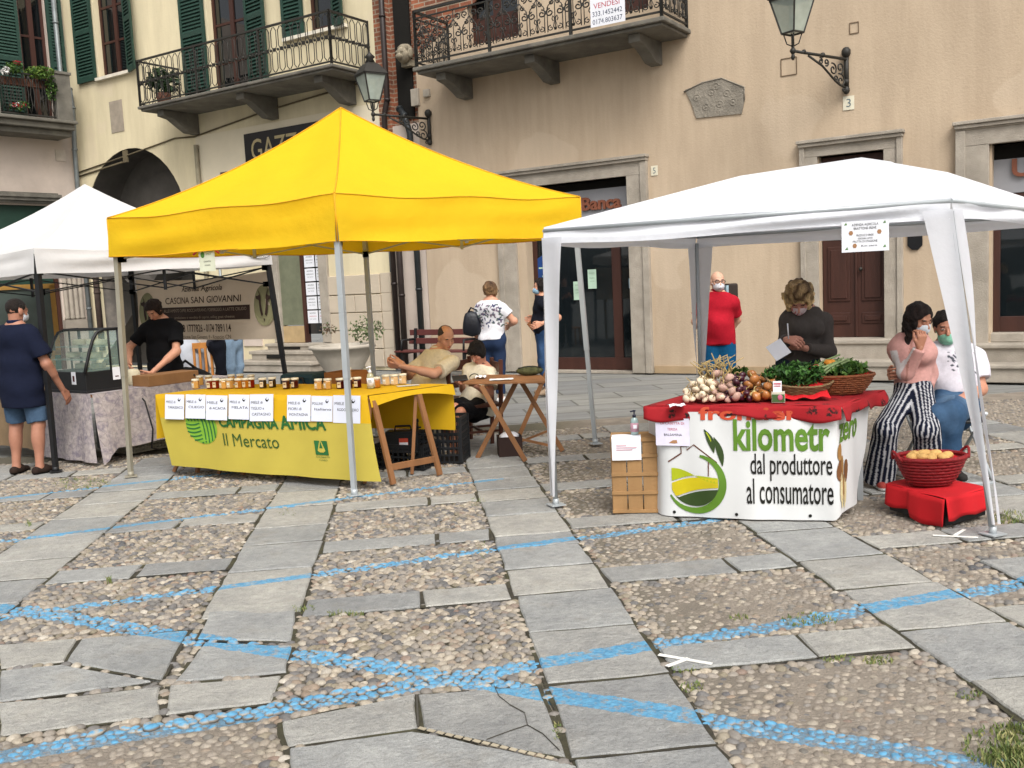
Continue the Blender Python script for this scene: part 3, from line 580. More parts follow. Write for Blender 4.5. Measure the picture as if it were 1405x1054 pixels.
# grass and weeds
def blades(name, spots, label=None):
    vs, fs, cs = [], [], []
    for (x, y, rx, ry, n, h) in spots:
        for _ in range(n):
            a = RN.uniform(0, 6.28); q = math.sqrt(RN.random()); px, py = x + rx * q * math.cos(a), y + ry * q * math.sin(a); p = G(px, py); hh = h * RN.uniform(.4, 1.2); t = RN.uniform(0, 6.28); wv = V((math.cos(t), math.sin(t), 0)) * .0035; ln = V((RN.uniform(-1, 1), RN.uniform(-1, 1), 0)) * hh * .7; i = len(vs)
            vs += [p - wv, p + wv, p + ln * .35 + V((0, 0, hh * .6)) + wv * .8, p + ln * .35 + V((0, 0, hh * .6)) - wv * .8, p + ln + V((0, 0, hh))]; fs += [(i, i + 1, i + 2, i + 3), (i + 3, i + 2, i + 4)]; c = RN.choice(['#6a7440', '#7a8048', '#5a6a34', '#8a8658', '#55663a']); cs += [lin(c)] * 5
    o = link_mesh(name, [tuple(v) for v in vs], fs, mat('grass_blade', (1, 1, 1), vcol=True, rough=.7), cols=np.array(cs)); o['kind'] = 'stuff'; return o
blades('grass', [(1392, 1042, 44, 18, 420, .035), (1380, 1025, 60, 30, 260, .025), (1390, 1008, 26, 14, 140, .03), (1015, 848, 14, 4, 30, .018), (1110, 852, 40, 10, 110, .018), (950, 945, 18, 8, 70, .018), (945, 922, 30, 4, 80, .016), (1205, 908, 22, 5, 80, .022), (1150, 905, 26, 4, 50, .016), (1330, 955, 22, 7, 50, .016), (415, 838, 18, 5, 110, .022), (475, 845, 26, 3, 110, .025), (110, 665, 40, 8, 260, .03), (395, 705, 14, 5, 60, .02), (655, 690, 10, 7, 60, .02), (1385, 712, 28, 8, 200, .03), (40, 722, 4, 4, 25, .04), (660, 756, 8, 14, 60, .02), (765, 1005, 4, 14, 40, .02), (150, 800, 4, 4, 25, .04)])
# ---------------------------------------------------------------- facades
def streak(N, col, pos):
    q = N.add('ShaderNodeVectorMath', {0: pos, 1: (2.4, 2.4, .28)}, operation='MULTIPLY').outputs[0]; c = N.mix(1.0, col, N.mix(N.ramp(N.noise(q, 1.6, 7, .7), .38, .64), (.92, .91, .90), (1.03, 1.03, 1.03)), 'MULTIPLY')
    p = N.ramp(N.noise(pos, .55, 3, .4), .60, .615); c = N.mix(N.math('MULTIPLY', p, .22), c, lin('#cdbca6')); return N.mix(N.math('MULTIPLY', N.ramp(N.noise(pos, 7, 5, .7), .66, .78), .25), c, lin('#7d6f5f'))
STUCCO = mat('beige_stucco', '#b9a68e', rough=.93, var=.06, s=1.1, bump=.25, bs=30, stain=('#a18f7a', .5), ss=.35, stretch=.6, hook=streak)
CREAM = mat('cream_stucco', '#d3c7a6', rough=.93, var=.06, s=1.2, bump=.2, bs=25, stain=('#b3a689', .5), ss=.4, stretch=.5, hook=streak)
GREYP = mat('pale_plaster', '#bfb1a5', rough=.95, var=.08, s=1.2, bump=.2, bs=25, stain=('#8d8176', .6), ss=.5)
STONE = mat('grey_stone', '#a0978a', rough=.85, var=.13, s=5, bump=.5, bs=55, stain=('#6f6a5f', .55), ss=1.2)
DSTONE = mat('weathered_stone', '#6b675e', rough=.9, var=.2, s=4, bump=.6, bs=40, stain=('#474540', .7), ss=1.5)
IRON = mat('wrought_iron', '#26241f', rough=.6, var=.3, s=20, spec=.4)
SHUT = mat('green_shutter', '#203a30', rough=.55, var=.15, s=8)
WOODB = mat('brown_wood', '#3d231b', rough=.5, var=.2, s=6, stretch=.15, bump=.2, bs=40)
DGLASS = mat('dark_glass', '#0b0e10', rough=.04, var=.2, s=2, spec=.8)
PIPE = mat('brown_pipe', '#2c2320', rough=.45, var=.2, s=5)
WHITE = mat('white_sheet', '#dcdde2', rough=.8, var=.03)
INK = mat('black_ink', '#14130f', rough=.8)
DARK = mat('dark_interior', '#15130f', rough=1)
def brickhook(N, col, pos):
    t = N.n.new('ShaderNodeTexCoord').outputs['Object']; s_ = N.add('ShaderNodeSeparateXYZ', {0: t}); cv = N.add('ShaderNodeCombineXYZ', {0: s_.outputs[0], 1: s_.outputs[2]}).outputs[0]
    bt = N.add('ShaderNodeTexBrick', {'Vector': cv, 'Color1': (*lin('#8f5840'), 1), 'Color2': (*lin('#6f4636'), 1), 'Mortar': (*lin('#8f8272'), 1), 'Scale': 1.0, 'Mortar Size': .012, 'Brick Width': .27, 'Row Height': .085})
    return N.mix(.55, bt.outputs[0], N.mix(N.ramp(N.noise(pos, 3, 5), .3, .7), (.4, .35, .3), (1.5, 1.4, 1.3)), 'MULTIPLY')
BRICK = mat('old_brick', (.3, .15, .1), rough=.95, hook=brickhook, bump=.5, bs=25)
Lc = lambda u, n, z: V((u, -n, z))                     # facade-local point
def wall(b, u0, u1, z0, z1, holes, n=0.0, dep=.3):
    us = sorted({u0, u1, *[h[0] for h in holes], *[h[1] for h in holes]}); zs = sorted({z0, z1, *[h[2] for h in holes], *[h[3] for h in holes]})
    ix = {(a, c): None for a in us for c in zs}; vs = []
    for k in ix: ix[k] = len(vs); vs.append(Lc(k[0], n, k[1]))
    fs = []
    for a, c in zip(us[:-1], us[1:]):
        for d, e in zip(zs[:-1], zs[1:]):
            if not any(h[0] <= a and c <= h[1] and h[2] <= d and e <= h[3] for h in holes): fs.append((ix[a, d], ix[c, d], ix[c, e], ix[a, e]))
    b.add(vs, fs)
    for h0, h1, g0, g1 in holes:
        b.add([Lc(x, q, z) for q in (n, n - dep) for x, z in ((h0, g0), (h1, g0), (h1, g1), (h0, g1))], [(0, 4, 5, 1), (1, 5, 6, 2), (2, 6, 7, 3), (3, 7, 4, 0)])
def surround(b, u0, u1, z0, z1, w, top, n=.06, cap=True):   # stone portal: jambs, lintel, cornice
    b.box2((u0, -n, z0), (u0 + w, .25, z1 - top)); b.box2((u1 - w, -n, z0), (u1, .25, z1 - top)); b.box2((u0, -n - .003, z1 - top), (u1, .25, z1))
    b.box2((u0 - .0, -n - .03, z0), (u0 + w * .3, -n + .004, z1 - top * .35)); b.box2((u1 - w * .3, -n - .03, z0), (u1, -n + .004, z1 - top * .35)); b.box2((u0, -n - .03, z1 - top * .35 + .002), (u1, -n + .004, z1 - .1))
    if cap: b.box2((u0 - .01, -n - .06, z1 - .1), (u1 + .01, .1, z1 - .05)); b.box2((u0 - .03, -n - .09, z1 - .048), (u1 + .03, .1, z1 + .0))
bb = thing('beige_building', 'large beige stuccoed building with stone doorways and a scrolled iron balcony', 'building', FO, -FA)
b = MB(); wall(b, -4.35, 13, 0, 10, [(-2.05, .23, -.01, 3.34), (3.2, 4.2, .0, 3.31), (5.55, 8.1, 0, 3.22), (-3.1, -2.0, 6.0, 8.6), (-.6, .5, 6.0, 8.6)]); b.add([Lc(-4.35, 0, 0), Lc(-4.35, 0, 10), Lc(-4.35, -1.5, 10), Lc(-4.35, -1.5, 0)], [(0, 1, 2, 3)])
b.build('wall', STUCCO, bb, False)
b = MB(); b.prism([(-4.37, 10), (-4.37, 6.2), (-4.2, 6.05), (-3.95, 6.2), (-3.7, 6.32), (-3.3, 6.6), (-2.9, 6.75), (-2.6, 7.2), (-2.4, 10)], lambda u, z: Lc(u, -.02, z), lambda u, z: Lc(u, .012, z)); b.build('brickwork', BRICK, bb, False)
for u0, u1 in ((.42, 2.9), (4.42, 5.08)): b = MB(); b.box2((u0, -.025, 0), (u1, .01, .12)); b.build('plinth', mat('plinth', '#a08a6c', rough=.95, var=.12, s=3), bb, False)
b = MB(); surround(b, -2.62, .4, 0, 3.66, .38, .32); b.build('doorway_surround', STONE, bb, False, bevel=.012)
b = MB(); surround(b, 2.93, 4.4, .0, 3.56, .26, .25); b.build('doorway_surround', STONE, bb, False, bevel=.012)
b = MB(); surround(b, 5.1, 8.5, .0, 3.56, .42, .34, .08); b.build('doorway_surround', STONE, bb, False, bevel=.012)
b = MB()                                                # carved stone fragment
pl = [(1.1, 4.6), (1.2, 4.38), (1.28, 4.13), (2.03, 4.1), (2.08, 4.3), (2.07, 4.5), (1.72, 4.68), (1.4, 4.66)]
b.prism(pl, lambda u, z: Lc(u, -.02, z), lambda u, z: Lc(u, .02, z)); b.tube([Lc(u, .02, z) for u, z in ((1.08, 4.57), (1.4, 4.67), (1.72, 4.69), (2.08, 4.5), (2.08, 4.3))], .012, 6)
for u, z in ((1.3, 4.45), (1.55, 4.5), (1.8, 4.45), (1.45, 4.28), (1.68, 4.3), (1.9, 4.3), (1.62, 4.58)): b.tube([Lc(u + .055 * math.cos(a), .016, z + .05 * math.sin(a)) for a in [i * .7 for i in range(9)]], .011, 5, True); b.ball(Lc(u, .016, z), (.022, .012, .022), 8)
b.build('carved_stone', mat('plaque_stone', '#878074', rough=.95, var=.2, s=6, bump=.9, bs=28, stain=('#6b655b', .5), ss=2), bb, False)
b = MB()                                                # small stone head
hx, hz = -4.5, 6.05; b.ball(Lc(hx, .16, hz), (.13, .16, .16), 14); b.ball(Lc(hx, .3, hz - .05), (.07, .07, .06), 10)
for s_ in (-1, 1): b.ball(Lc(hx + s_ * .06, .29, hz + .04), (.03, .03, .025), 8); b.ball(Lc(hx + s_ * .13, .12, hz + .03), (.05, .07, .12), 8)
b.ball(Lc(hx, .12, hz + .12), (.15, .14, .09), 10); b.box2((hx - .12, -.1, hz - .2), (hx + .1, .05, hz - .08)); b.build('stone_head', mat('old_head_stone', '#837a68', rough=.95, var=.3, s=9, bump=.9, bs=30), bb, False)
b = MB()
for c_, r_ in (((-4.38, 5.26), (.09, .16)), ((-4.1, 5.3), (.07, .07))): b.box2((c_[0] - r_[0], -.06, c_[1] - r_[1]), (c_[0] + r_[0], .02, c_[1] + r_[1]))
b.build('meter_box', mat('meter_box', '#a39a8c', rough=.6), bb, False, bevel=.01)
for (x0, y0, x1, y1) in ((1072, 78, 1093, 105), (1166, 30, 1178, 47)):
    (ua, za), (ub, zb) = fuz(x0, y1), fuz(x1, y0); q = .012; b = MB()
    for p, r in (((ua, za), (ub, za)), ((ub, za), (ub, zb)), ((ub, zb), (ua, zb)), ((ua, zb), (ua, za))): b.bar(Lc(p[0], .004, p[1]), Lc(r[0], .004, r[1]), q, .012)
    b.build('wall_hatch', mat('hatch_edge', '#6d5c49', rough=.9), bb, False)
# bank front
def glazed(b_f, b_g, u0, u1, z0, z1, n, fr=.09, bot=.22, mids=()):
    b_f.box2((u0, -n - .03, z0), (u0 + fr, -n + .05, z1)); b_f.box2((u1 - fr, -n - .03, z0), (u1, -n + .05, z1)); b_f.box2((u0 + fr, -n - .028, z0), (u1 - fr, -n + .048, z0 + bot)); b_f.box2((u0 + fr, -n - .028, z1 - fr), (u1 - fr, -n + .048, z1))
    for m in mids: b_f.box2((m - .085, -n - .027, z0 + bot), (m + .085, -n + .047, z1 - fr))
    b_g.box2((u0 + fr, -n, z0 + bot), (u1 - fr, -n + .012, z1 - fr))
GLASS = mat('shop_glass', '#1a2023', rough=.03, spec=.9, glass=.42)
ORANGE = mat('bank_letter', '#7d4a35', rough=.5)
FASC = mat('fascia_grey', '#8f8f92', rough=.4, var=.04)
for (u0, u1, n, z0, zf, z1, mids, tx, tu) in ((-2.05, .23, -.24, .02, 2.6, 3.2, (-.36,), 'UBI Banca', (-1.55, -.2)), (5.55, 8.1, -.24, .62, 2.55, 3.02, (6.9,), 'UBI Banca', (5.78, 7.4))):
    p = MB(); g = MB(); glazed(p, g, u0, u1, z0, zf, n, mids=mids); dr = p.build('door', WOODB, bb, False, bevel=.006); g.build('pane', GLASS, dr, False)
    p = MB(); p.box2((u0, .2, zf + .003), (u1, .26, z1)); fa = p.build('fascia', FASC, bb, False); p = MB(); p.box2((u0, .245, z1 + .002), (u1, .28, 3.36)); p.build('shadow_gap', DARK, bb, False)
    t = MB(); zt = 2.84 if u0 < 0 else 2.76; t.text(tx, lambda a, c: Lc(a, -.15, c), tu[0], tu[1], zt, zt + (.23 if u0 < 0 else .25), .03, depth=lambda a, c: Lc(a, -.2, c)); t.build('lettering', ORANGE, fa, False)
    p = MB(); p.box2((u0 - .1, 1.6, 0), (u1 + .1, 1.66, 3.4)); p.box2((u0 - .1, .3, 0), (u0 - .04, 1.6, 3.4)); p.box2((u1 + .04, .3, 0), (u1 + .1, 1.6, 3.4)); p.box2((u0, .3, -.02), (u1, 1.6, .0)); p.box2((u0, .3, 3.36), (u1, 1.6, 3.4)); p.build('interior', mat('bank_interior', '#3a342e', rough=.9, var=.3, s=1.5), bb, False)
b = MB(); b.box2((-2.05, -.02, -.02), (.23, .24, .018)); b.build('threshold', STONE, bb, False)
# poster and notices on the bank glass
def paper(name, label, cat, mp, w_, h_, lines, bg=WHITE, group=None, extra=None, ink=INK, org=None):
    t = MB(); t.prism([(0, 0), (w_, 0), (w_, h_), (0, h_)], lambda a, c: mp(a, c, 0), lambda a, c: mp(a, c, .002)); t.m = 1
    for ln in lines:
        s_, x0, x1, y0, y1 = ln[:5]; t.m = ln[5] if len(ln) > 5 else 1
        t.text(s_, lambda a, c: mp(a, c, .0035), x0 * w_, x1 * w_, y0 * h_, y1 * h_, .0)
    if extra: extra(t, lambda a, c: mp(a * w_, c * h_, .0035))
    o = t.build(name, [bg, ink, mat('red_ink', '#b03a4c'), mat('green_ink', '#4d7a35'), mat('tan_ink', '#9a7250')]); return tag(o, label, cat, group)
fm = lambda u, z, n: (lambda a, c, d: F(u + a, n + d, z + c))
NB = mat('poster_blue', '#1d3f78', rough=.4); PALEG = mat('pale_green_paper', '#a9c2ad', rough=.6)
t = MB(); mp = fm(-1.99, .42, -.222); S = lambda a, c: mp(a, c, .002)
t.poly([(0, .95), (.42, 1.2), (.42, 1.85), (0, 1.62)], lambda a, c: mp(a, c, 0)); t.m = 1; t.poly([(0, .0), (.42, .32), (.42, 1.2), (0, .95)], lambda a, c: mp(a, c, 0)); t.m = 1
for y, x0, x1 in ((1.45, .05, .36), (1.3, .12, .38), (1.2, .08, .38), (1.16, .08, .38), (1.08, .14, .38)): t.poly([(x0, y), (x1, y + .01), (x1, y + .035), (x0, y + .025)], S)
tag(t.build('window_poster', [NB, PALEG]), 'tall blue and pale green poster inside the bank glass', 'poster')
for i, (u, z, w_, h_, lb) in enumerate(((-1.22, 1.28, .19, .33, 'pale green notice, lower of two taped to the bank glass'), (-.92, 1.47, .17, .34, 'pale green notice, higher of two taped to the bank glass'))):
    paper('notice', lb, 'notice', fm(u, z, -.205), w_, h_, [('AVVISO', .2, .8, .75, .85), ('ORARIO', .2, .8, .5, .6), ('LUN VEN', .25, .75, .35, .42)], PALEG, 'notices on the bank glass', ink=mat('pale_ink', '#6f8a72'))
t = MB(); mp = fm(-.12, 1.45, -.205); t.poly([(0, 0), (.13, 0), (.13, .17), (0, .17)], lambda a, c: mp(a, c, 0)); t.poly([(.065 + .05 * math.cos(i * .5), .26 + .06 * math.sin(i * .5)) for i in range(12)], lambda a, c: mp(a, c, 0)); t.m = 1; t.poly([(.03, .04), (.1, .04), (.1, .12), (.03, .12)], lambda a, c: mp(a, c, .002))
tag(t.build('door_sticker', [mat('sticker', '#9fb9c4'), mat('sticker_blue', '#2d5d86')]), 'small pale round and square sticker on the bank door', 'sticker')
# wooden door with steps
b = MB()
for s_ in (0, 1):
    u0 = 3.21 + s_ * .495; u1 = u0 + .485; b.box2((u0, .13, .57), (u1, .19, 3.3))
    for z0, z1, dp in ((.78, .95, .0), (1.12, 1.95, .03), (2.06, 2.4, .03), (2.5, 2.78, .03), (2.88, 3.2, .03)):
        a0, a1 = u0 + .08, u1 - .08
        for q in range(2):
            e = .045 * q; b.box2((a0 + e, .13 - .018 * (q + 1), z0 + e), (a1 - e, .131 - .018 * q, z1 - e))
        if dp and z1 - z0 < .4: cu, cz = (a0 + a1) / 2, (z0 + z1) / 2; e = .07; b.add([Lc(a0 + e, -.09, z0 + e), Lc(a1 - e, -.09, z0 + e), Lc(a1 - e, -.09, z1 - e), Lc(a0 + e, -.09, z1 - e), Lc(cu, -.05, cz)], [(0, 1, 4), (1, 2, 4), (2, 3, 4), (3, 0, 4)])
b.box2((3.69, .10, .58), (3.725, .125, 3.3)); dr = b.build('door', WOODB, bb, False, bevel=.008)
h = MB(); h.ball(Lc(3.78, -.08, 1.6), .03, 10); h.tube([Lc(3.63 + .04 * math.cos(i * .5), -.085, 2.02 + .04 * math.sin(i * .5)) for i in range(13)], .008, 6); h.build('handle', IRON, dr, False)
b = MB(); b.box2((3.05, -.32, 0), (4.35, .2, .545)); b.box2((3.02, -.35, .5), (4.38, .2, .57)); b.box2((2.85, -.68, 0), (4.6, -.321, .24)); b.box2((2.82, -.71, .2), (4.63, -.322, .285)); b.build('doorstep', STONE, bb, False, bevel=.015)
b = MB(); b.box2((5.2, -.32, 0), (8.5, .2, .45)); b.box2((5.15, -.36, .43), (8.5, .2, .49)); b.box2((5.0, -.7, 0), (8.6, -.322, .2)); b.box2((4.95, -.74, .19), (8.6, -.323, .245)); b.box2((5.5, .0, .49), (8.1, .3, .62)); b.build('doorstep', STONE, bb, False, bevel=.015)
b = MB(); b.prism([(4.46, 1.9), (4.52, 1.84), (4.6, 1.84), (4.66, 1.9), (4.66, 2.32), (4.46, 2.32)], lambda u, z: Lc(u, -.01, z), lambda u, z: Lc(u, .03, z)); b.m = 1
for i in range(6):
    for s_ in (0, 1): b.box2((4.49 + s_ * .075, -.034, 2.08 + i * .038), (4.54 + s_ * .075, -.029, 2.095 + i * .038))
tag(b.build('door_intercom', [mat('black_plastic', '#101113', rough=.35), mat('label_strip', '#b9b39a')], bb, False), None, None)
# scrolled balcony
def scroll(b, c, r, a0, turns, sgn, r1=.25, w_=.009, n=14):
    P = []
    for i in range(n + 1):
        t = i / n; a = a0 + sgn * t * turns * 6.283; q = r * (1 - t) + r * r1 * t; P.append(c(q * math.cos(a), q * math.sin(a)))
    b.tube(P, w_, 5)
def scroll_panel(b, mp, w_):       # mp(a, z) with a in 0..w_, z in 0..1
    c = w_ / 2; b.tube([mp(c, .08), mp(c, .95)], .008, 5)
    for s_ in (-1, 1):
        b.tube([mp(c + s_ * w_ * .42, .06), mp(c + s_ * w_ * .42, .55)], .008, 5); b.tube([mp(c + s_ * w_ * .42, .5), mp(c + s_ * w_ * .36, .58), mp(c + s_ * w_ * .2, .62), mp(c + s_ * .01, .74)], .009, 5)
        scroll(b, lambda x, y: mp(c + s_ * (w_ * .28) + s_ * x, .44 + y), .08, 1.6, 1.25, -1, w_=.012); scroll(b, lambda x, y: mp(c + s_ * (w_ * .27) + s_ * x, .80 + y), .07, -1.6, 1.2, 1, w_=.012); scroll(b, lambda x, y: mp(c + s_ * (w_ * .2) + s_ * x, .63 + y), .05, 1.6, 1.1, 1, w_=.011)
        b.tube([mp(c, .3), mp(c + s_ * w_ * .12, .36), mp(c + s_ * w_ * .17, .3), mp(c + s_ * w_ * .1, .26)], .01, 5); scroll(b, lambda x, y: mp(c + s_ * (w_ * .25) + s_ * x, .13 + y), .06, 1.6, 1.1, -1, n=9)
        b.tube([mp(c + s_ * .012, .08), mp(c + s_ * w_ * .1, .16), mp(c + s_ * .01, .26)], .007, 5)
    b.ball(mp(c, .3), (.02, .012, .05), 8); b.ball(mp(c, .12), .018, 8)
def bracket(b, u, z, dep, h=.5, w_=.2):
    pr = [(0, 0), (dep, 0), (dep, -.13), (dep - .06, -.14), (dep * .75, -.17), (dep * .5, -h * .72), (dep * .3, -h * .97), (0, -h)]
    b.prism(pr, lambda n, q: Lc(u - w_ / 2, n, z + q), lambda n, q: Lc(u + w_ / 2, n, z + q))
U0, U1, DN, ZB = -3.55, 1.16, 1.0, 5.47
b = MB(); b.box2((U0 - .06, -DN - .06, ZB - .01), (U1 + .06, .02, ZB + .06)); b.box2((U0, -DN, ZB - .06), (U1, .02, ZB - .011)); bal = b.build('balcony', DSTONE, bb, False, bevel=.015)
for u in (-3.15, -1.3, .62): k = MB(); bracket(k, u, ZB - .062, .85, .36, .2); k.build('bracket', DSTONE, bal, False, bevel=.01)
b = MB(); zt = ZB + 1.02
RP = [Lc(U0, 0, 0), Lc(U0, DN, 0), Lc(U1, DN, 0), Lc(U1, 0, 0)]
for p, q in zip(RP[:-1], RP[1:]):
    for z, r in ((zt, .022), (ZB + .14, .014), (ZB + .9, .012)): b.bar(p + V((0, 0, z)), q + V((0, 0, z)), r * 2, r * 2)
    Ln = (q - p).length; n = max(2, round(Ln / .34)); d = (q - p) / Ln
    for i in range(n): scroll_panel(b, lambda a, z, i=i: p + d * (i * Ln / n + a) + V((0, 0, ZB + .14 + z * .8)), Ln / n)
    m = max(1, round(Ln / 1.5))
    for i in range(m + 1): b.bar(p + d * (Ln * i / m) + V((0, 0, ZB + .05)), p + d * (Ln * i / m) + V((0, 0, zt + .02)), .045)
b.build('railing', IRON, bal, False)
for u0 in (-3.1, -.6):
    p = MB(); g = MB(); glazed(p, g, u0, u0 + 1.1, 6.0, 8.6, -.2, .08, .5, (u0 + .55,)); wv = p.build('window', WOODB, bb, False); g.build('pane', DGLASS, wv, False)
# for-sale board on the railing
vm = lambda a, c, d: F(-.02 + a, DN + .05 + d, 5.57 + c)
RED = mat('sale_red', '#c2552f')
paper('sale_sign', 'white for-sale board tied to the scrolled balcony railing', 'sign', vm, .6, .62, [('VENDESI', .1, .85, .44, .57, 2), ('333.1452442', .06, .92, .25, .37), ('0174.803637', .06, .92, .06, .18), ('IMMOBILIARE', .1, .9, .7, .78), ('AGENZIA', .2, .8, .84, .93)], WHITE, ink=mat('sale_ink', '#2a3550'))
paper('house_number', 'small white tile reading 3 beneath the lamp bracket', 'house number', fm(3.57, 3.94, .01), .16, .2, [('3', .3, .7, .2, .8)], mat('tile_cream', '#d5cfb9', rough=.4), ink=mat('tile_grey', '#5c6a70'))
paper('house_number', 'small cream numeral plate reading 5 beside the bank lintel', 'house number', fm(.46, 3.3, .01), .12, .16, [('5', .3, .7, .2, .8)], mat('tile_cream', '#d5cfb9', rough=.4), ink=mat('tile_grey', '#5c6a70'))
# lamps
LGL = mat('lamp_glass', '#a9b3a8', rough=.25, spec=.6, glass=.35)
def wall_lamp(label, u, z, ul, n, zl_):
    t = thing('wall_lamp', label, 'street lamp', F(u, 0, z)); P0 = F(u, .06, z); P1 = F(ul, n, zl_); d = (P1 - P0); Ln = d.length; d /= Ln; UPV = V((0, 0, 1)); mp = lambda a, c: P0 + d * a + UPV * c
    b = MB(); b.tube([F(u, .04, z + .14), F(u, .04, z - .38)], .035, 10); b.ball(F(u, .05, z + .14), (.07, .07, .08), 10); b.ball(F(u, .05, z - .4), (.05, .05, .06), 10); b.ball(F(u, .05, z - .28), .045, 8)
    b.tube([mp(0, .04), mp(Ln, .0)], .022, 8); b.ball(mp(Ln * .45, .03), .04, 8); b.ball(mp(Ln * .8, .02), .035, 8)
    b.tube([mp(.02, -.36), mp(.12, -.35), mp(.25, -.3), mp(.38, -.22), mp(.55, -.12), mp(Ln * .72, -.02)], .016, 6)
    for a, c, r, s_ in ((.12, -.28, .1, 1), (.14, -.1, .09, -1), (.3, -.14, .09, 1), (.45, -.06, .055, -1), (.58, -.06, .05, 1), (.24, -.26, .05, -1), (.06, -.4, .04, 1)): scroll(b, lambda x, y: mp(a + x, c + y), r, 1.2 * s_, 1.3, s_, .2, .012)
    b.build('bracket', IRON, t)
    q = V((P1.x, P1.y, P1.z)); rz = math.atan2(d.y, d.x) + math.pi / 4; hd = MB(); rot = rz / (2 * math.pi) * 4
    cs = lambda r, zz: [q + V((r * math.cos(rz + i * math.pi / 2), r * math.sin(rz + i * math.pi / 2), zz)) for i in range(4)]
    hd.tube([q + V((0, 0, -.09)), q + V((0, 0, .22))], .022, 8); hd.ball(q + V((0, 0, -.08)), (.03, .03, .05), 8); hd.ball(q, .045, 8)
    for c in cs(.12, .22): hd.tube([q + V((0, 0, .06)), q + (c - q) * .95 * .7 + V((0, 0, -.05)), c], .009, 6)
    b0, b1, b2, b3 = cs(.15, .24), cs(.30, .70), cs(.17, .88), cs(.08, .93)
    for i in range(4):
        hd.bar(b0[i], b1[i], .022); hd.bar(b0[i], b0[(i + 1) % 4], .022); hd.bar(b1[i], b1[(i + 1) % 4], .035)
    hd.add([c for c in cs(.34, .71)] + b2 + b3, [(i + 4 * k, (i + 1) % 4 + 4 * k, (i + 1) % 4 + 4 * k + 4, i + 4 * k + 4) for k in (0, 1) for i in range(4)] + [(8, 9, 10, 11)])
    hd.lathe([(.0, .92), (.09, .93), (.06, .99), (.1, 1.02), (.03, 1.09), (.0, 1.14)], q, 10); lh = hd.build('lantern', IRON, t)
    g = MB(); g.add(b0 + b1, [(i, (i + 1) % 4, 4 + (i + 1) % 4, 4 + i) for i in range(4)]); g.build('glass', LGL, lh)
    k = MB(); k.lathe([(.03, .24), (.04, .3), (.05, .42), (.03, .5), (0, .52)], q, 10); k.build('bulb', mat('bulb', '#c8c9c0', rough=.4), lh)
ul, zl = fuz(1088, 70, 1.15); wall_lamp('black iron lantern on a scrolled bracket above the house number', 3.63, 4.62, ul, 1.15, zl)
ul, zl = fuz(512, 157, 1.1); u1, z1 = fuz(590, 165); wall_lamp('black iron lantern on a scrolled bracket above the yellow tent', u1, z1 - .02, ul, 1.1, zl)
# drain pipes
def pipe(label, pts, r=.055, m=None, cat='pipe'):
    t = thing('drain_pipe', label, 'drain pipe', pts[0]); b = MB(); b.tube(pts, r, 10)
    b.build('pipe', m or PIPE, t)
    for p, q in zip(pts[:-1], pts[1:]):
        L_ = (q - p).length
        for i in range(1, max(1, int(L_ / 1.8)) + 1): c = p + (q - p) * (i / (int(L_ / 1.8) + 1)); d = (q - p).normalized() * .025; k = MB(); k.tube([c - d, c + d], r + .012, 10); k.build('clamp', m or PIPE, t)
pipe('brown drain pipe on the corner pier, left of the pair', [F(-5.12, .1, .1), F(-5.12, .1, 5.0), F(-5.0, .12, 5.3), F(-5.0, .12, 10)])
pipe('brown drain pipe on the corner pier, right of the pair', [F(-4.93, .12, .1), F(-4.93, .12, 4.3)], .06)
pipe('dark cast drain pipe at the left edge of the beige wall', [F(-4.52, .08, .1), F(-4.52, .08, 4.6), F(-4.62, .1, 4.95), F(-4.8, .0, 5.1)], .06, mat('cast_pipe', '#262a2c', rough=.45))
# gap between the houses
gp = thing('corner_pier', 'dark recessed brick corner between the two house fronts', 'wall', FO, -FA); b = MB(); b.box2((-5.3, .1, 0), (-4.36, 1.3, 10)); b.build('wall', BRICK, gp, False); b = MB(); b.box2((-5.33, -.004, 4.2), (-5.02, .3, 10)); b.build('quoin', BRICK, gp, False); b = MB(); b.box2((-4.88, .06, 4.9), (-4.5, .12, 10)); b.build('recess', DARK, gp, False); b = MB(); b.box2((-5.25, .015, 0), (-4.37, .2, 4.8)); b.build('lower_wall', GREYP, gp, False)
# ---------------------------------------------------------------- cream building
cb = thing('cream_building', 'cream stuccoed house with green shutters and a long iron balcony', 'building', FO, -FA)
AR = (-15.25, -11.3); ac = sum(AR) / 2; ar = (AR[1] - AR[0]) / 2; az = 3.35
b = MB(); wall(b, -15.45, -5.3, 0, 10, [(AR[0], AR[1], -.01, az + ar), (-8.6, -7.0, .55, 3.2), (-14.15, -12.95, 7.12, 9.6), (-10.1, -8.85, 5.97, 9.3), (-7.1, -6.35, 6.95, 9.2)])
sp = [(math.cos(math.pi * i / 20), math.sin(math.pi * i / 20)) for i in range(21)]
for sg in (1, -1):
    pts = [(ac + sg * ar, az + ar)] + [(ac + sg * ar * c, az + ar * s_) for c, s_ in sp[:11]]
    b.prism(pts, lambda u, z: Lc(u, -.03, z), lambda u, z: Lc(u, .0, z))
b.build('wall', CREAM, cb, False)
b = MB(); b.add([Lc(ac + ar * c, n, az + ar * s_) for n in (-.01, -.9) for c, s_ in sp] + [Lc(x, n, 0) for n in (-.01, -.9) for x in AR], [(i, i + 1, 22 + i, 21 + i) for i in range(20)] + [(43, 20, 41, 45), (0, 42, 44, 21)])
b.prism([(ac + ar * c, az + ar * s_) for c, s_ in sp] + [(AR[0], 0), (AR[1], 0)], lambda u, z: Lc(u, -1.0, z), lambda u, z: Lc(u, -.88, z))
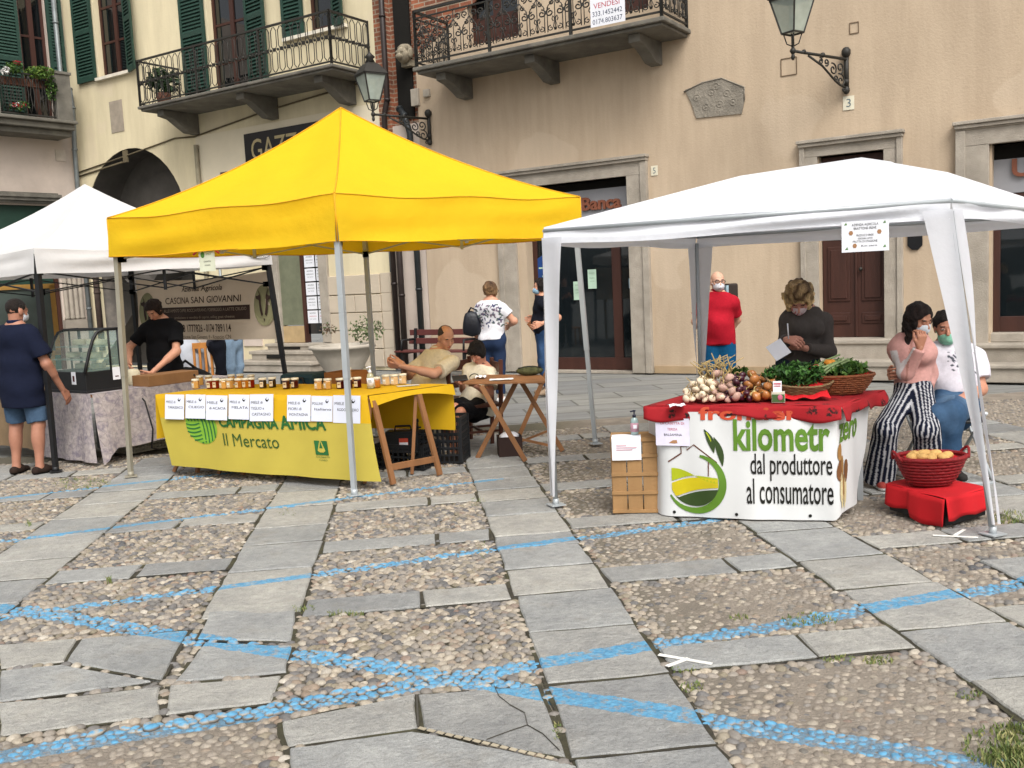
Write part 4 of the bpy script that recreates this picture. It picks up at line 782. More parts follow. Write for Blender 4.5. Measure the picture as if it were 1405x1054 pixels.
b.prism([(ac + .25 + ar * .8 * c, az - .1 + ar * .78 * s_) for c, s_ in sp] + [(ac + .25 - ar * .8, 0), (ac + .25 + ar * .8, 0)], lambda u, z: Lc(u, -.88, z), lambda u, z: Lc(u, -.8, z)); b.build('archway', mat('archway_grey', '#4f4b46', rough=.95, var=.25, s=1.5, stain=('#37342f', .5), ss=.8), cb, False)
b = MB()                                              # rusticated pier and bands
for r, (z0, z1) in enumerate(((.06, .42), (.44, .8), (.82, 1.17), (1.19, 1.54), (1.56, 1.95))):
    cuts = [-7.02, -6.25, -5.55] if r % 2 else [-7.02, -5.55]
    for a, c in zip(cuts[:-1], cuts[1:]): b.box2((a + .008, -.05, z0), (c - .008, .02, z1))
    b.box2((-5.54, -.03, z0), (-5.28, .02, z1 + .016))
b.build('rusticated_base', mat('rusticated', '#b7aa97', rough=.95, var=.07, s=2, bump=.2, bs=25), cb, False, bevel=.01)
b = MB(); b.box2((-11.2, -.02, 0), (-9.75, .02, 1.3)); b.box2((-9.7, -.03, .5), (-9.1, .02, 1.95)); b.build('grey_base', GREYP, cb, False)
b = MB(); b.box2((-10.8, -.012, 3.0), (-5.32, .02, 5.3)); b.build('pale_panel', mat('panel_cream', '#d2c7ae', rough=.95, var=.06, s=1.5), cb, False)
b = MB(); b.box2((-8.65, -.07, .57), (-8.42, .1, 2.95)); b.box2((-7.2, -.07, .57), (-6.95, .1, 2.95)); b.box2((-8.65, -.073, 2.953), (-6.95, .1, 3.2)); b.build('doorway_surround', STONE, cb, False, bevel=.01)
OLIVE = mat('olive_panel', '#6a6d58', rough=.6); p = MB(); p.box2((-8.42, .0, .95), (-7.78, .12, 2.95)); p.m = 1; p.box2((-8.42, -.005, .57), (-7.78, .12, .93)); p.m = 2; p.box2((-7.78, -.01, .57), (-7.72, .12, 2.95)); p.m = 0; sd = p.build('shop_door', [OLIVE, mat('tan_board', '#a8906a'), WOODB], cb, False); g = MB(); g.box2((-7.72, .06, .75), (-7.2, .08, 2.95)); g.build('pane', DGLASS, sd, False)
for i in range(5):
    for q in (0, 1):
        wd = .3 if q == 0 else .14; x = -7.70 + q * .33; z = .98 + i * .3
        paper('sheet_notice', 'white printed sheet in the two-column stack on the shop window', 'notice', fm(x, z, -.045), wd, .27, [('AVVISO', .2, .8, .74, .86), ('ANNUNCIO', .15, .85, .5, .6, 2 if i == 0 else 1), ('via roma', .2, .8, .3, .38)], WHITE, 'white sheets on the shop window')
b = MB(); b.box2((-9.3, -.75, 0), (-6.95, .05, .2)); b.box2((-9.35, -.78, .15), (-6.9, .05, .22)); b.box2((-9.0, -.45, .221), (-6.95, .05, .4)); b.box2((-9.05, -.48, .35), (-6.9, .05, .42)); b.box2((-8.75, -.2, .421), (-6.95, .05, .53)); b.box2((-8.8, -.23, .5), (-6.9, .2, .56)); b.m = 1; b.box2((-8.5, -.486, .26), (-8.1, -.44, .34)); b.box2((-8.3, -.22, .44), (-7.75, -.18, .49)); b.build('doorstep', [STONE, DARK], cb, False, bevel=.008)
def shutter(b, u0, u1, z0, z1, n=.05, ang=0.0):
    h = u0 if ang >= 0 else u1; ca, sa = math.cos(ang), math.sin(abs(ang))
    mp = lambda u, n_, z: Lc(h + (u - h) * ca, n + n_ + abs(u - h) * sa, z)
    def bx(a, c, z0, z1, n0, n1):
        b.add([mp(x, y, z) for x in (a, c) for y in (n0, n1) for z in (z0, z1)], [(0, 1, 3, 2), (4, 6, 7, 5), (0, 4, 5, 1), (2, 3, 7, 6), (0, 2, 6, 4), (1, 5, 7, 3)])
    f = .075; zm = z0 + (z1 - z0) * .45
    bx(u0, u0 + f, z0, z1, 0, .05); bx(u1 - f, u1, z0, z1, 0, .05)
    for z, hh in ((z0, .12), (zm, .1), (z1 - .1, .1)): bx(u0 + f, u1 - f, z, z + hh, .002, .048)
    for a, c in ((z0 + .12, zm), (zm + .1, z1 - .1)):
        n_ = int((c - a) / .075)
        for i in range(n_):
            z = a + (i + .5) * (c - a) / n_; b.add([mp(x, y, zz) for x in (u0 + f, u1 - f) for y, zz in ((.045, z - .035), (.008, z + .03), (.004, z + .02), (.04, z - .045))], [(0, 4, 5, 1), (1, 5, 6, 2), (2, 6, 7, 3), (3, 7, 4, 0)])
    b.add([mp(x, .003, z) for x, z in ((u0 + .02, z0 + .02), (u1 - .02, z0 + .02), (u1 - .02, z1 - .02), (u0 + .02, z1 - .02))], [(0, 1, 2, 3)])
def window(par, u0, u1, z0, z1, n=-.18, rows=3, mull=True):
    p = MB(); f = .07; p.box2((u0, -n - .03, z0), (u0 + f, -n + .05, z1)); p.box2((u1 - f, -n - .03, z0), (u1, -n + .05, z1)); p.box2((u0 + f, -n - .028, z0), (u1 - f, -n + .048, z0 + .1)); p.box2((u0 + f, -n - .028, z1 - f), (u1 - f, -n + .048, z1)); m = (u0 + u1) / 2
    if mull: p.box2((m - .06, -n - .035, z0 + .1), (m + .06, -n + .046, z1 - f))
    for i in range(1, rows): z = z0 + (z1 - z0) * i / rows; p.box2((u0 + f, -n - .02, z - .025), (m - .06, -n + .03, z + .025)); p.box2((m + .06, -n - .02, z - .025), (u1 - f, -n + .03, z + .025))
    o = p.build('window', WOODB, par, False); g = MB(); g.box2((u0 + f, -n + .0, z0 + .1), (u1 - f, -n + .015, z1 - f)); g.build('pane', DGLASS, o, False)
    c = MB()
    for a, e in ((u0 + f + .02, u0 + .36), (u1 - .36, u1 - f - .02)): c.grid(lambda s_, t_: Lc(a + (e - a) * s_, n - .04 - .02 * math.sin(s_ * 14), z0 + .1 + (z1 - z0 - .2) * t_), 14, 1)
    c.build('curtain', mat('net_curtain', '#6d7372', rough=.9), o, False); return o
for u0, u1, z0, z1, ang in ((-14.95, -14.2, 7.08, 9.6, 0.0), (-12.95, -12.45, 7.05, 9.6, .3), (-10.95, -10.15, 5.98, 9.3, 0.0), (-8.85, -8.15, 5.98, 9.3, .15), (-7.75, -7.15, 6.9, 9.2, 0.0), (-6.35, -5.95, 6.9, 9.2, .3)):
    k = MB(); shutter(k, u0, u1, z0, z1, .03, ang); k.build('shutter', SHUT, cb, False)
window(cb, -14.15, -12.95, 7.12, 9.6); window(cb, -10.1, -8.85, 5.97, 9.3, rows=4); window(cb, -7.1, -6.35, 6.95, 9.2, rows=2, mull=False)
for p_, q_ in (((-14.2, -.1, 7.04), (-12.9, .1, 7.11)), ((-7.75, -.1, 6.86), (-6.0, .1, 6.93))): b = MB(); b.box2(p_, q_); b.build('sill', mat('white_sill', '#cfc8b8'), cb, False)
U0, U1, DN, ZB = -11.2, -5.48, 1.1, 5.84
b = MB(); b.box2((U0 - .05, -DN - .05, ZB - .01), (U1 + .05, .02, ZB + .05)); b.box2((U0, -DN, ZB - .06), (U1, .02, ZB - .011)); bal = b.build('balcony', DSTONE, cb, False, bevel=.015)
for u in (-10.75, -8.2, -6.0): k = MB(); bracket(k, u, ZB - .062, .95, .44, .22); k.build('bracket', DSTONE, bal, False, bevel=.01)
b = MB(); zt = ZB + 1.02; RP = [Lc(U0, 0, 0), Lc(U0, DN, 0), Lc(U1, DN, 0), Lc(U1, 0, 0)]
for p, q in zip(RP[:-1], RP[1:]):
    for z, r in ((zt, .022), (ZB + .1, .016)): b.bar(p + V((0, 0, z)), q + V((0, 0, z)), r * 2, r * 1.6)
    Ln = (q - p).length; n = round(Ln / .2); d = (q - p) / Ln; mp = lambda a, z: p + d * a + V((0, 0, ZB + .1 + z * .9))
    for i in range(n):
        c = (i + .5) * Ln / n; w_ = Ln / n * .36
        for s_ in (-1, 1): b.tube([mp(c + s_ * w_ * .2, .03), mp(c + s_ * w_, .1), mp(c + s_ * w_, .42), mp(c + s_ * w_ * .35, .5), mp(c + s_ * w_, .58), mp(c + s_ * w_, .9), mp(c + s_ * w_ * .2, .98)], .0095, 5)
        b.box(mp(c, .5), (.05, .05, .06)); b.ball(mp(c + Ln / n / 2, .5), .03, 6)
    m = max(1, round(Ln / 1.9))
    for i in range(m + 1): b.bar(mp(Ln * i / m, -.06), mp(Ln * i / m, 1.05), .04)
b.build('railing', IRON, bal, False)
b = MB(); q = [Lc(-15.4, .02, 4.95), Lc(-13.4, .02, 5.15), Lc(-11.5, .02, 5.35), Lc(-10.8, .03, 5.3)]; b.tube(q, .018, 6); b.tube([Lc(-10.8, .03, 5.3), Lc(-8.5, .03, 5.55), Lc(-5.5, .03, 5.75)], .018, 6); b.tube([Lc(-15.4, .02, 4.85), Lc(-13.5, .02, 5.02)], .022, 6); b.box2((-13.45, -.05, 5.0), (-13.3, .0, 5.28)); b.build('cable', mat('old_cable', '#5d533f', rough=.9), cb, False)
b = MB(); b.box2((-13.85, -.012, 5.75), (-13.35, .01, 6.5)); b.build('faded_plaque', mat('plaque_grey', '#94897a', rough=.95, var=.15, s=6), cb, False)
pipe('pale drain pipe below the left end of the cream balcony', [F(-10.72, .08, .2), F(-10.72, .08, 5.1)], .05, mat('pale_pipe', '#8f8670', rough=.7, var=.2))
t = thing('shop_sign', 'dark shop signboard with gold serif letters above the yellow tent', 'shop sign', F(-9.13, .02, 4.42)); b = MB(); b.M = lambda p: F(p.x, -p.y, p.z); b.box2((-9.13, -.08, 4.42), (-5.9, .03, 5.14)); b.build('board', mat('sign_black', '#15171a', rough=.35), t)
b = MB(); b.text('GAZZANO', lambda a, c: F(a, .086, c), -8.92, -6.35, 4.55, 5.0, .005); gl = mat('gold_letter', '#a2946e', rough=.5)
b.build('lettering', gl, t)
t = MB(); mp = fm(-10.05, 4.1, .02); t.poly([(0, 0), (.42, 0), (.42, .32), (0, .32)], lambda a, c: mp(a, c, 0)); t.m = 1; t.text('57', lambda a, c: mp(a, c, .004), .1, .35, .07, .25, .02); tag(t.build('house_number', [mat('number_brown', '#46362c'), WHITE]), 'brown enamel number plate on the cream house, next to the yellow tent roof', 'house number')
t = thing('road_sign', 'round red-rimmed road sign on the cream wall under the white tent', 'road sign', F(-10.3, .05, 2.3)); b = MB()
for rr, m_, nn in ((.3, 0, .04), (.2, 1, .046)): b.m = m_; b.prism([(rr * math.cos(i * math.pi / 12), rr * math.sin(i * math.pi / 12)) for i in range(24)], lambda a, c: F(-10.3 + a, .02, 2.75 + c), lambda a, c: F(-10.3 + a, nn, 2.75 + c))
b.build('disc', [mat('sign_red', '#a8322c', rough=.4), WHITE], t); b = MB(); b.tube([F(-10.3, .03, 0), F(-10.3, .03, 3.0)], .03, 8); b.build('post', mat('galvanised', '#8f9496', rough=.5, metal=.4), t)
# ---------------------------------------------------------------- left building
LA = math.atan2(.777, .629); PC = F(-15.4, 0.02, 0); lb = thing('grey_building', 'pale grey house with flower balcony above a green shopfront', 'building', PC, LA)
b = MB(); wall(b, -9, 0.0, 0, 10, [(-2.2, -.72, 0, 4.1), (-6.5, -3.2, 0, 4.1), (-1.1, -.45, 6.0, 9.3)]); b.build('wall', GREYP, lb, False)
b = MB(); b.box2((-9, -.1, 4.14), (-.6, .05, 4.2)); b.box2((-9, -.16, 4.201), (-.58, .05, 4.28)); b.box2((-9, -.2, 4.281), (-.55, .05, 4.36)); b.box2((-9, -.12, 4.361), (-.6, .05, 4.4)); b.build('cornice', DSTONE, lb, False)
b = MB(); b.box2((-9, .1, 2.9), (-.72, .16, 4.1)); b.box2((-9, .105, 0), (-.72, .17, 2.9)); b.m = 1
for u in (-.74, -2.2, -3.2): b.box2((u - .09, .02, 0), (u, .12, 2.9))
b.build('shopfront', [mat('shop_green', '#21392f', rough=.5), WOODB], lb, False)
b = MB()
for i in range(4): b.lathe([(.07, 1.25), (.07, 1.3), (.055, 1.33), (.055, 3.9)], Lc(-.62 + i * .13, .03, 0), 10)
b.box2((-.72, -.1, .0), (-.12, .02, 1.24)); b.build('pilaster', mat('pilaster', '#8d8478', rough=.9, var=.15, s=4), lb, False)
b = MB(); b.box2((.02, -.02, .9), (3.2, .01, 2.6)); b.build('mottled_plaster', mat('mottled', '#77716a', rough=.95, var=.1, s=2, stain=('#a39a8e', .9), ss=1.6), lb, False)
ZC = 5.86
b = MB(); b.box2((-9, -.95, ZC + .14), (-.34, .05, ZC + .22)); b.box2((-9, -.85, ZC), (-.38, .05, ZC + .139)); b.box2((-9, -.7, ZC - .14), (-.4, .05, ZC - .001)); bl = b.build('balcony', DSTONE, lb, False, bevel=.02)
for a, c in ((-.80, -.42), (-2.7, -2.12)): k = MB(); k.box2((a, -.9, ZC + .221), (c, -.68, ZC + 1.3)); k.box2((a - .03, -.93, ZC + 1.301), (c + .03, -.65, ZC + 1.37)); k.build('parapet_post', DSTONE, bl, False, bevel=.01)
k = MB()
for z in (ZC + .28, ZC + 1.22): k.bar(Lc(-2.12, .8, z), Lc(-.8, .8, z), .035)
for i in range(10):
    u = -2.06 + i * .135
    for s_ in (-1, 1): k.tube([Lc(u, .8, ZC + .3), Lc(u + s_ * .05, .8, ZC + .5), Lc(u + s_ * .02, .8, ZC + .75), Lc(u + s_ * .05, .8, ZC + 1.0), Lc(u, .8, ZC + 1.2)], .012, 5)
k.build('railing', IRON, bl, False)
window(lb, -1.1, -.45, 6.02, 9.3, -.12, 3); 
for u0, u1 in ((-1.75, -1.14), (-.44, -.05)): k = MB(); shutter(k, u0, u1, 6.05, 9.3, .03); k.build('shutter', SHUT, lb, False)
k = MB(); k.box2((-.52, -.03, 5.22), (-.27, .0, 5.5)); k.build('wall_plate', mat('wall_plate', '#b8ada0'), lb, False)
pc = lambda u, n, z: PC + V((math.cos(LA), math.sin(LA), 0)) * u + V((math.sin(LA), -math.cos(LA), 0)) * n + V((0, 0, z))
pipe('grey zinc drain pipe in the corner between the grey and cream houses', [pc(-.24, .1, 10), pc(-.24, .1, 7.2), pc(-.14, .3, 6.95), pc(-.13, .34, 6.5), pc(-.12, .22, 5.5), pc(-.1, .14, 4.3), pc(-.1, .14, .1)], .06, mat('zinc', '#6f7474', rough=.45, metal=.3, var=.2))
pipe('short dark drain pipe with a square hopper beneath the archway side', [pc(.15, .12, .4), pc(.15, .12, 3.4)], .09, mat('rust_pipe', '#3f332d', rough=.8, var=.3))
def leafball(v, f, c, ctr, R_, n, sz, cols):
    for _ in range(n):
        d = V((RN.gauss(0, 1), RN.gauss(0, 1), RN.gauss(0, 1))).normalized(); r = RN.random() ** .4; p = V(ctr) + V((d.x * R_[0], d.y * R_[1], d.z * R_[2])) * r; a = V((RN.gauss(0, 1), RN.gauss(0, 1), RN.gauss(0, 1) + .6)).normalized(); q = a.orthogonal().normalized(); q.rotate(Matrix.Rotation(RN.uniform(0, 6.28), 3, a)); e = a.cross(q); s_ = sz * RN.uniform(.6, 1.3); i = len(v)
        v += [tuple(p - q * s_), tuple(p + e * s_ * .45 + a * s_ * .12), tuple(p + q * s_), tuple(p - e * s_ * .45 + a * s_ * .12)]; f.append((i, i + 1, i + 2, i + 3)); c += [lin(RN.choice(cols))] * 4
LEAF = mat('leaf', (1, 1, 1), rough=.6, vcol=True, var=.15, s=20, transl=.2)
def plant(name, label, cat, at_, groups, extra=None, group=None):
    v, f, c = [], [], []
    for g in groups: leafball(v, f, c, *g)
    t = thing(name, label, cat, at_, group=group); link_mesh('foliage', v, f, LEAF, t, cols=np.array(c)); return t
GR = ['#2f4a1d', '#3f5c26', '#52702f', '#28401b']
t = plant('flower_box', 'balcony flowers in red and white on the grey house railing', 'flower box', pc(-1.45, .86, ZC + .9), [(pc(-1.75, .88, ZC + 1.3), (.25, .12, .14), 260, .045, GR), (pc(-1.15, .88, ZC + 1.28), (.38, .14, .16), 480, .045, ['#4f6b28', '#6a8035', '#3f5c26']), (pc(-.9, .9, ZC + .95), (.14, .1, .35), 260, .04, GR), (pc(-1.7, .9, ZC + .45), (.3, .08, .12), 120, .04, GR), (pc(-1.65, .9, ZC + 1.42), (.12, .06, .06), 40, .04, ['#8a2228', '#9c3434']), (pc(-1.95, .9, ZC + 1.2), (.12, .06, .1), 50, .04, ['#d8d6d0', '#c9c4c4']), (pc(-1.75, .9, ZC + .45), (.2, .06, .06), 50, .035, ['#a8202a', '#c9c4c4'])])
k = MB(); k.M = lambda p: pc(p.x, -p.y, p.z); k.box2((-2.0, -.74, ZC + .95), (-.84, -.58, ZC + 1.12)); k.build('box', mat('terracotta', '#5d3b2c'), t)
t = plant('pot_plant', 'dark leafy pot plant at the left end of the cream balcony', 'potted plant', F(-10.9, .7, ZB + .06), [(F(-10.9, .7, ZB + .6), (.35, .3, .3), 260, .08, ['#22331f', '#2f4526', '#1b2a1a'])])
k = MB(); k.lathe([(.0, .0), (.13, .0), (.17, .28), (.15, .28), (0, .26)], F(-10.9, .7, ZB + .06), 14); k.build('pot', mat('terracotta', '#5d3b2c'), t)
# closed umbrella on the flower balcony
t = MB(); c = pc(-2.2, .6, ZC + .22); t.tube([c, c + V((0, 0, 2.1))], .02, 6); t.m = 1; t.lathe([(.02, 1.0), (.17, 1.05), (.14, 1.5), (.03, 2.15), (0, 2.2)], c, 9); tag(t.build('closed_parasol', [IRON, mat('parasol_grey', '#8d8790', rough=.9, var=.2, s=12)]), 'closed grey parasol standing on the flower balcony', 'parasol')
# ---------------------------------------------------------------- tents
Z = V((0, 0, 1)); lerp = lambda a, b, t: a + (b - a) * t
def canopy(name, label, corners, zh, zt, peak, m, prof, sag=.03, wr=.012, scal=.0, group=None, seed=1, edge=None):
    """corners: 4 plan points; zh/zt: hem and valance-top heights per corner"""
    r = random.Random(seed); t = thing(name, label, 'tent', V((peak.x, peak.y, 0)), group=group); n = 20
    top = [V((c.x, c.y, z)) for c, z in zip(corners, zt)]; bot = [V((c.x, c.y, z)) for c, z in zip(corners, zh)]; ctr = sum(corners, V((0, 0, 0))) / 4
    ph = [r.uniform(0, 6) for _ in range(8)]; b = MB(); b2 = MB(); b3 = MB()
    for i in range(4):
        A, B_, a, c = top[i], top[(i + 1) % 4], bot[i], bot[(i + 1) % 4]; out = (((A + B_) / 2) - ctr); out.z = 0; out.normalize()
        sg = lambda s_: -sag * (math.sin(6.283 * s_) ** 2 + .4 * math.sin(math.pi * s_))
        def roof(s_, q):
            e = lerp(A, B_, s_) + Z * sg(s_) * (1 - q) ** 2; p = lerp(e, peak, q); p.z = e.z + (peak.z - e.z) * prof(q); w_ = math.sin(math.pi * s_) * math.sin(math.pi * min(1, q * 1.2) * .98)
            return p - Z * .05 * w_ + Z * wr * .5 * w_ * math.sin(s_ * 11 + ph[i] + q * 4)
        b.grid(roof, n, n)
        def val(s_, q):
            p = lerp(lerp(A, B_, s_) + Z * sg(s_), lerp(a, c, s_) + Z * (sg(s_) * .55 + scal * math.sin(s_ * 9 + ph[i])), q); e = min(s_, 1 - s_)
            return p + out * (wr * (math.sin(s_ * 19 + ph[i]) * .6 + math.sin(s_ * 7 + q * 5 + ph[i + 4]) * .9 + math.sin(q * 9 + s_ * 3 + ph[i]) * .7) * min(1, e * 8) * min(1, q * 3) + .018 * q) 
        b2.grid(val, 44, 8)
        b3.tube([lerp(A, B_, s_ / n) + Z * (sg(s_ / n)) + out * .003 for s_ in range(n + 1)], .004, 5); b3.tube([lerp(a, c, s_ / 44) + out * .018 + Z * (sg(s_ / 44) * .55 + scal * math.sin(s_ / 44 * 9 + ph[i]) + .004) for s_ in range(45)], .005, 5)
        b3.tube([lerp(A, peak, q / n) * 1.0 - V((0, 0, lerp(A, peak, q / n).z)) + Z * (A.z + (peak.z - A.z) * prof(q / n) + .003) for q in range(n + 1)], .007, 5); b3.tube([A, a], .008, 5)
    b.build('roof_cloth', m, t); b2.build('valance', m, t); (b3.build('seam', edge or m, t) if edge else None); return t, top, bot
def leg_tube(t, foot, head, r, m, upper=None, base=True, name='leg'):
    b = MB(); s_ = r * 2; up_ = (.3, .9, 0)
    if upper: q = lerp(foot, head, .42); b.bar(foot, q, s_ * .9, up=up_); b.bar(q - (head - foot).normalized() * .02, head, s_ * 1.06, up=up_)
    else: b.tube([foot, head], r, 10)
    if base: b.box(foot + Z * .006, (.11, .11, .008), .4); b.tube([foot, foot + Z * .05], r * 1.35, 8)
    b.build(name, m, t)
def scissor(t, P, Q, z, h, m, r=.011, n=2):
    b = MB(); u = lambda s_, zz: lerp(P, Q, s_) * 1.0 - V((0, 0, lerp(P, Q, s_).z)) + Z * zz
    for i in range(n): a, c = i / n, (i + 1) / n; b.bar(u(a, z), u(c, z - h), r * 2, r * 1.2); b.bar(u(a, z - h), u(c, z), r * 2, r * 1.2)
    b.bar(u(.5, z + .02), u(.5, z - h - .02), r * 2.6)
    for a in (0, 1): b.box(u(a, z), (.06, .06, .07)); b.box(u(a, z - h), (.06, .06, .06))
    b.build('truss', m, t)
YEL = mat('yellow_cloth', '#efc724', rough=.75, var=.03, s=3, transl=.4, bump=.5, bs=7, spec=.2)
WHC = mat('white_canvas', '#dcdad8', rough=.8, var=.02, s=4, transl=.3, bump=.4, bs=7, spec=.2)
WHP = mat('white_poly_cloth', '#e1e3e8', rough=.6, var=.02, s=5, transl=.28, bump=.45, bs=11, spec=.3)
STEEL = mat('grey_steel', '#a3a8aa', rough=.45, var=.06, metal=.25); BLK = mat('black_steel', '#17181a', rough=.5, var=.1); GALV = mat('dull_galvanised', '#8f8a7b', rough=.55, var=.1, metal=.2)
# yellow pop-up
yA, yB, yC, yD = V((-3.59, 8.71, 0)), V((-1.30, 7.44, 0)), V((.735, 9.2, 0)), V((-1.53, 10.5, 0))
yt, ytop, ybot = canopy('yellow_tent', 'bright yellow pop-up tent over the honey table', [yA, yB, yC, yD], (2.05, 2.03, 2.06, 2.05), (2.40, 2.40, 2.43, 2.40), V((-1.46, 9.0, 3.33)), YEL, lambda q: q - .42 * q * (1 - q), .024, .013, seed=3, edge=mat('yellow_seam', '#c99312', rough=.8))
for c, f in zip((yA, yB, yC, yD), (yA, yB, G(817, 612), yD)): leg_tube(yt, V((f.x, f.y, .02)), lerp(V((c.x, c.y, 2.30)), V((-1.46, 9.0, 2.30)), .028), .021, STEEL if c is not yA else GALV, True)
for i in range(4): P, Q = (yA, yB, yC, yD)[i], (yA, yB, yC, yD)[(i + 1) % 4]; ctr = V((-1.46, 9.0, 0)); scissor(yt, lerp(P, ctr, .045), lerp(Q, ctr, .045), 2.24, .21, STEEL)
# white pop-up at the left
wA = G(77, 650); wB = V((-2.82, 11.5, 0)); wC = V((-6.86, 10.87, 0)); wD = V((-5.17, 13.2, 0))
wt, wtop, wbot = canopy('white_tent', 'white pop-up tent with black frame over the cheese counter', [wA, wB, wD, wC], (1.95, 2.0, 2.0, 1.97), (2.19, 2.21, 2.21, 2.2), V((-4.84, 11.2, 3.02)), WHC, lambda q: q - .5 * q * (1 - q), .02, .012, seed=5)
for c, f in zip((wA, wB, wC, wD), (wA, wB + V((.12, -.0, 0)), wC, wD)): leg_tube(wt, V((f.x, f.y, .02)), lerp(V((c.x, c.y, 2.14)), V((-4.84, 11.2, 2.14)), .025), .024, BLK, True)
for P, Q in ((wA, wB), (wB, wD), (wD, wC), (wC, wA)): ctr = V((-4.84, 11.2, 0)); scissor(wt, lerp(P, ctr, .04), lerp(Q, ctr, .04), 1.97, .2, BLK, n=2)
b = MB(); o_ = lambda a, c: lerp(wA, wB, a) + Z * c + V((.81, -.587, 0)) * .03
b.tube([o_(.93 + .055 * math.cos(i * .4), 2.12 + .055 * math.sin(i * .4) * .9) for i in range(16)], .005, 4, True); b.text('CASCINA', o_, .895, .965, 2.09, 2.12, .01); b.build('printed_logo', mat('logo_grey', '#6d6a64'), wt)
# white gazebo
gA, gB, gC, gD = V((.278, 6.776, 0)), V((2.82, 5.507, 0)), V((4.75, 8.1, 0)), V((1.86, 9.3, 0))
pk = W(1182, 216, 7.45)
gBt = V((2.60, 5.58, 0))
gt, gtop, gbot = canopy('white_gazebo', 'low white gazebo with cloth leg sleeves over the vegetable table', [gA, gBt, gC, gD], (1.9, 1.9, 1.9, 1.9), (2.025, 2.025, 2.03, 2.03), pk, WHP, lambda q: (q * 1.22 if q < .6 else .732 + (q - .6) * .67), .012, .014, .008, seed=8)
WHS = mat('sleeve_cloth', '#d5d6da', rough=.7, var=.03, s=6, transl=.35, bump=.15, bs=20)
for i, c in enumerate((gA, gB, gC, gD)):
    tp_ = (gBt if i == 1 else c) - c; nb = [(gD, gB), (gA, gC), (gB, gD), (gC, gA)][i]; ctr = (gA + gB + gC + gD) / 4
    leg_tube(gt, V((c.x, c.y, .02)), V((c.x, c.y, 1.94)) + tp_, .017, STEEL); sl_ = MB()
    for q in nb:
        d = (q - c).normalized(); nn = V((-d.y, d.x, 0)) * (1 if V((-d.y, d.x, 0)).dot(c - ctr) > 0 else -1)
        sl_.grid(lambda s_, z, d=d, nn=nn: c + tp_ * z + nn * (.028 + .008 * math.sin(z * 9 + i) * s_) - d * .012 + d * s_ * (.018 + .145 * (z ** 1.2)) + Z * (.09 + z * 1.86 - .0 * s_) + nn * .012 * math.sin(s_ * 3.1 + z * 5), 6, 24)
    sl_.build('leg_sleeve', WHS, gt)
for P, Q in ((gA, gBt), (gBt, gC), (gC, gD), (gD, gA)):
    b = MB(); b.tube([V((P.x, P.y, 2.0)), V((Q.x, Q.y, 2.0))], .014, 8); b.build('top_rail', STEEL, gt)
# ---------------------------------------------------------------- signs on tents
def free_paper(name, label, c, right, up, w_, h_, lines, extra=None, **kw):
    right = V(right).normalized(); up = V(up).normalized(); n = right.cross(up); mp = lambda a, q, d: V(c) + right * (a - w_ / 2) + up * (q - h_ / 2) + n * d
    return paper(name, label, 'sign', mp, w_, h_, lines, extra=extra, **kw)
gd = (gB - gA).normalized(); c = lerp(gA, gB, .74); c = W(1187, 324, c.y - .05)
def corners(t, mp):
    t.m = 4
    for x, y in ((.2, .62), (.8, .62), (.28, .2)): t.poly([mp(x + .05 * math.cos(i), y + .08 * math.sin(i)) for i in range(6)], lambda *p: V(p[0]) if len(p) == 1 else V(p)) if False else t.add([mp(x + .05 * math.cos(i * 1.05), y + .08 * math.sin(i * 1.05)) for i in range(6)], [tuple(range(6))])
    t.m = 3
    for x, y in ((.08, .92), (.9, .92), (.1, .12), (.9, .15)): t.add([mp(x - .03, y - .04), mp(x + .04, y - .03), mp(x + .02, y + .05)], [(0, 1, 2)])
free_paper('farm_sign', 'white farm notice hanging from the front edge of the white gazebo', c, gd, Z, .27, .185, [('AZIENDA AGRICOLA', .22, .78, .84, .92), ('BRATTONE IRENE', .26, .74, .72, .8), ('PRODUCE E VENDE', .32, .68, .5, .57), ('VERDURA UOVA', .34, .66, .4, .46), ('FRUTTA DI STAGIONE', .24, .76, .3, .37), ('Km zero', .42, .75, .16, .22)], corners)
yd = (yB - yA).normalized(); c = W(284, 355, lerp(yA, yB, .40).y - .05)
def emb(t, mp):
    t.m = 3; t.add([mp(.25 + .13 * math.cos(i * .7), .66 + .13 * math.sin(i * .7)) for i in range(9)], [tuple(range(9))])
o = free_paper('stall_card', 'pale card clipped under the yellow tent valance with two red pegs', c, yd, Z, .185, .215, [('CAMPAGNA', .42, .92, .74, .8, 3), ('AMICA', .46, .8, .64, .71, 3), ('CHIAPPA', .3, .75, .36, .42), ('miele', .35, .7, .22, .28)], emb, bg=mat('card_cream', '#c9cbb4'))
k = MB()
for s_ in (-1, 1): q = c + yd * s_ * .1 + Z * .07; k.bar(q - V((0, .01, 0)), q + yd * s_ * .05 + V((0, -.02, -.03)), .014)
k.build('peg', mat('red_peg', '#a83226', rough=.5), o, True)
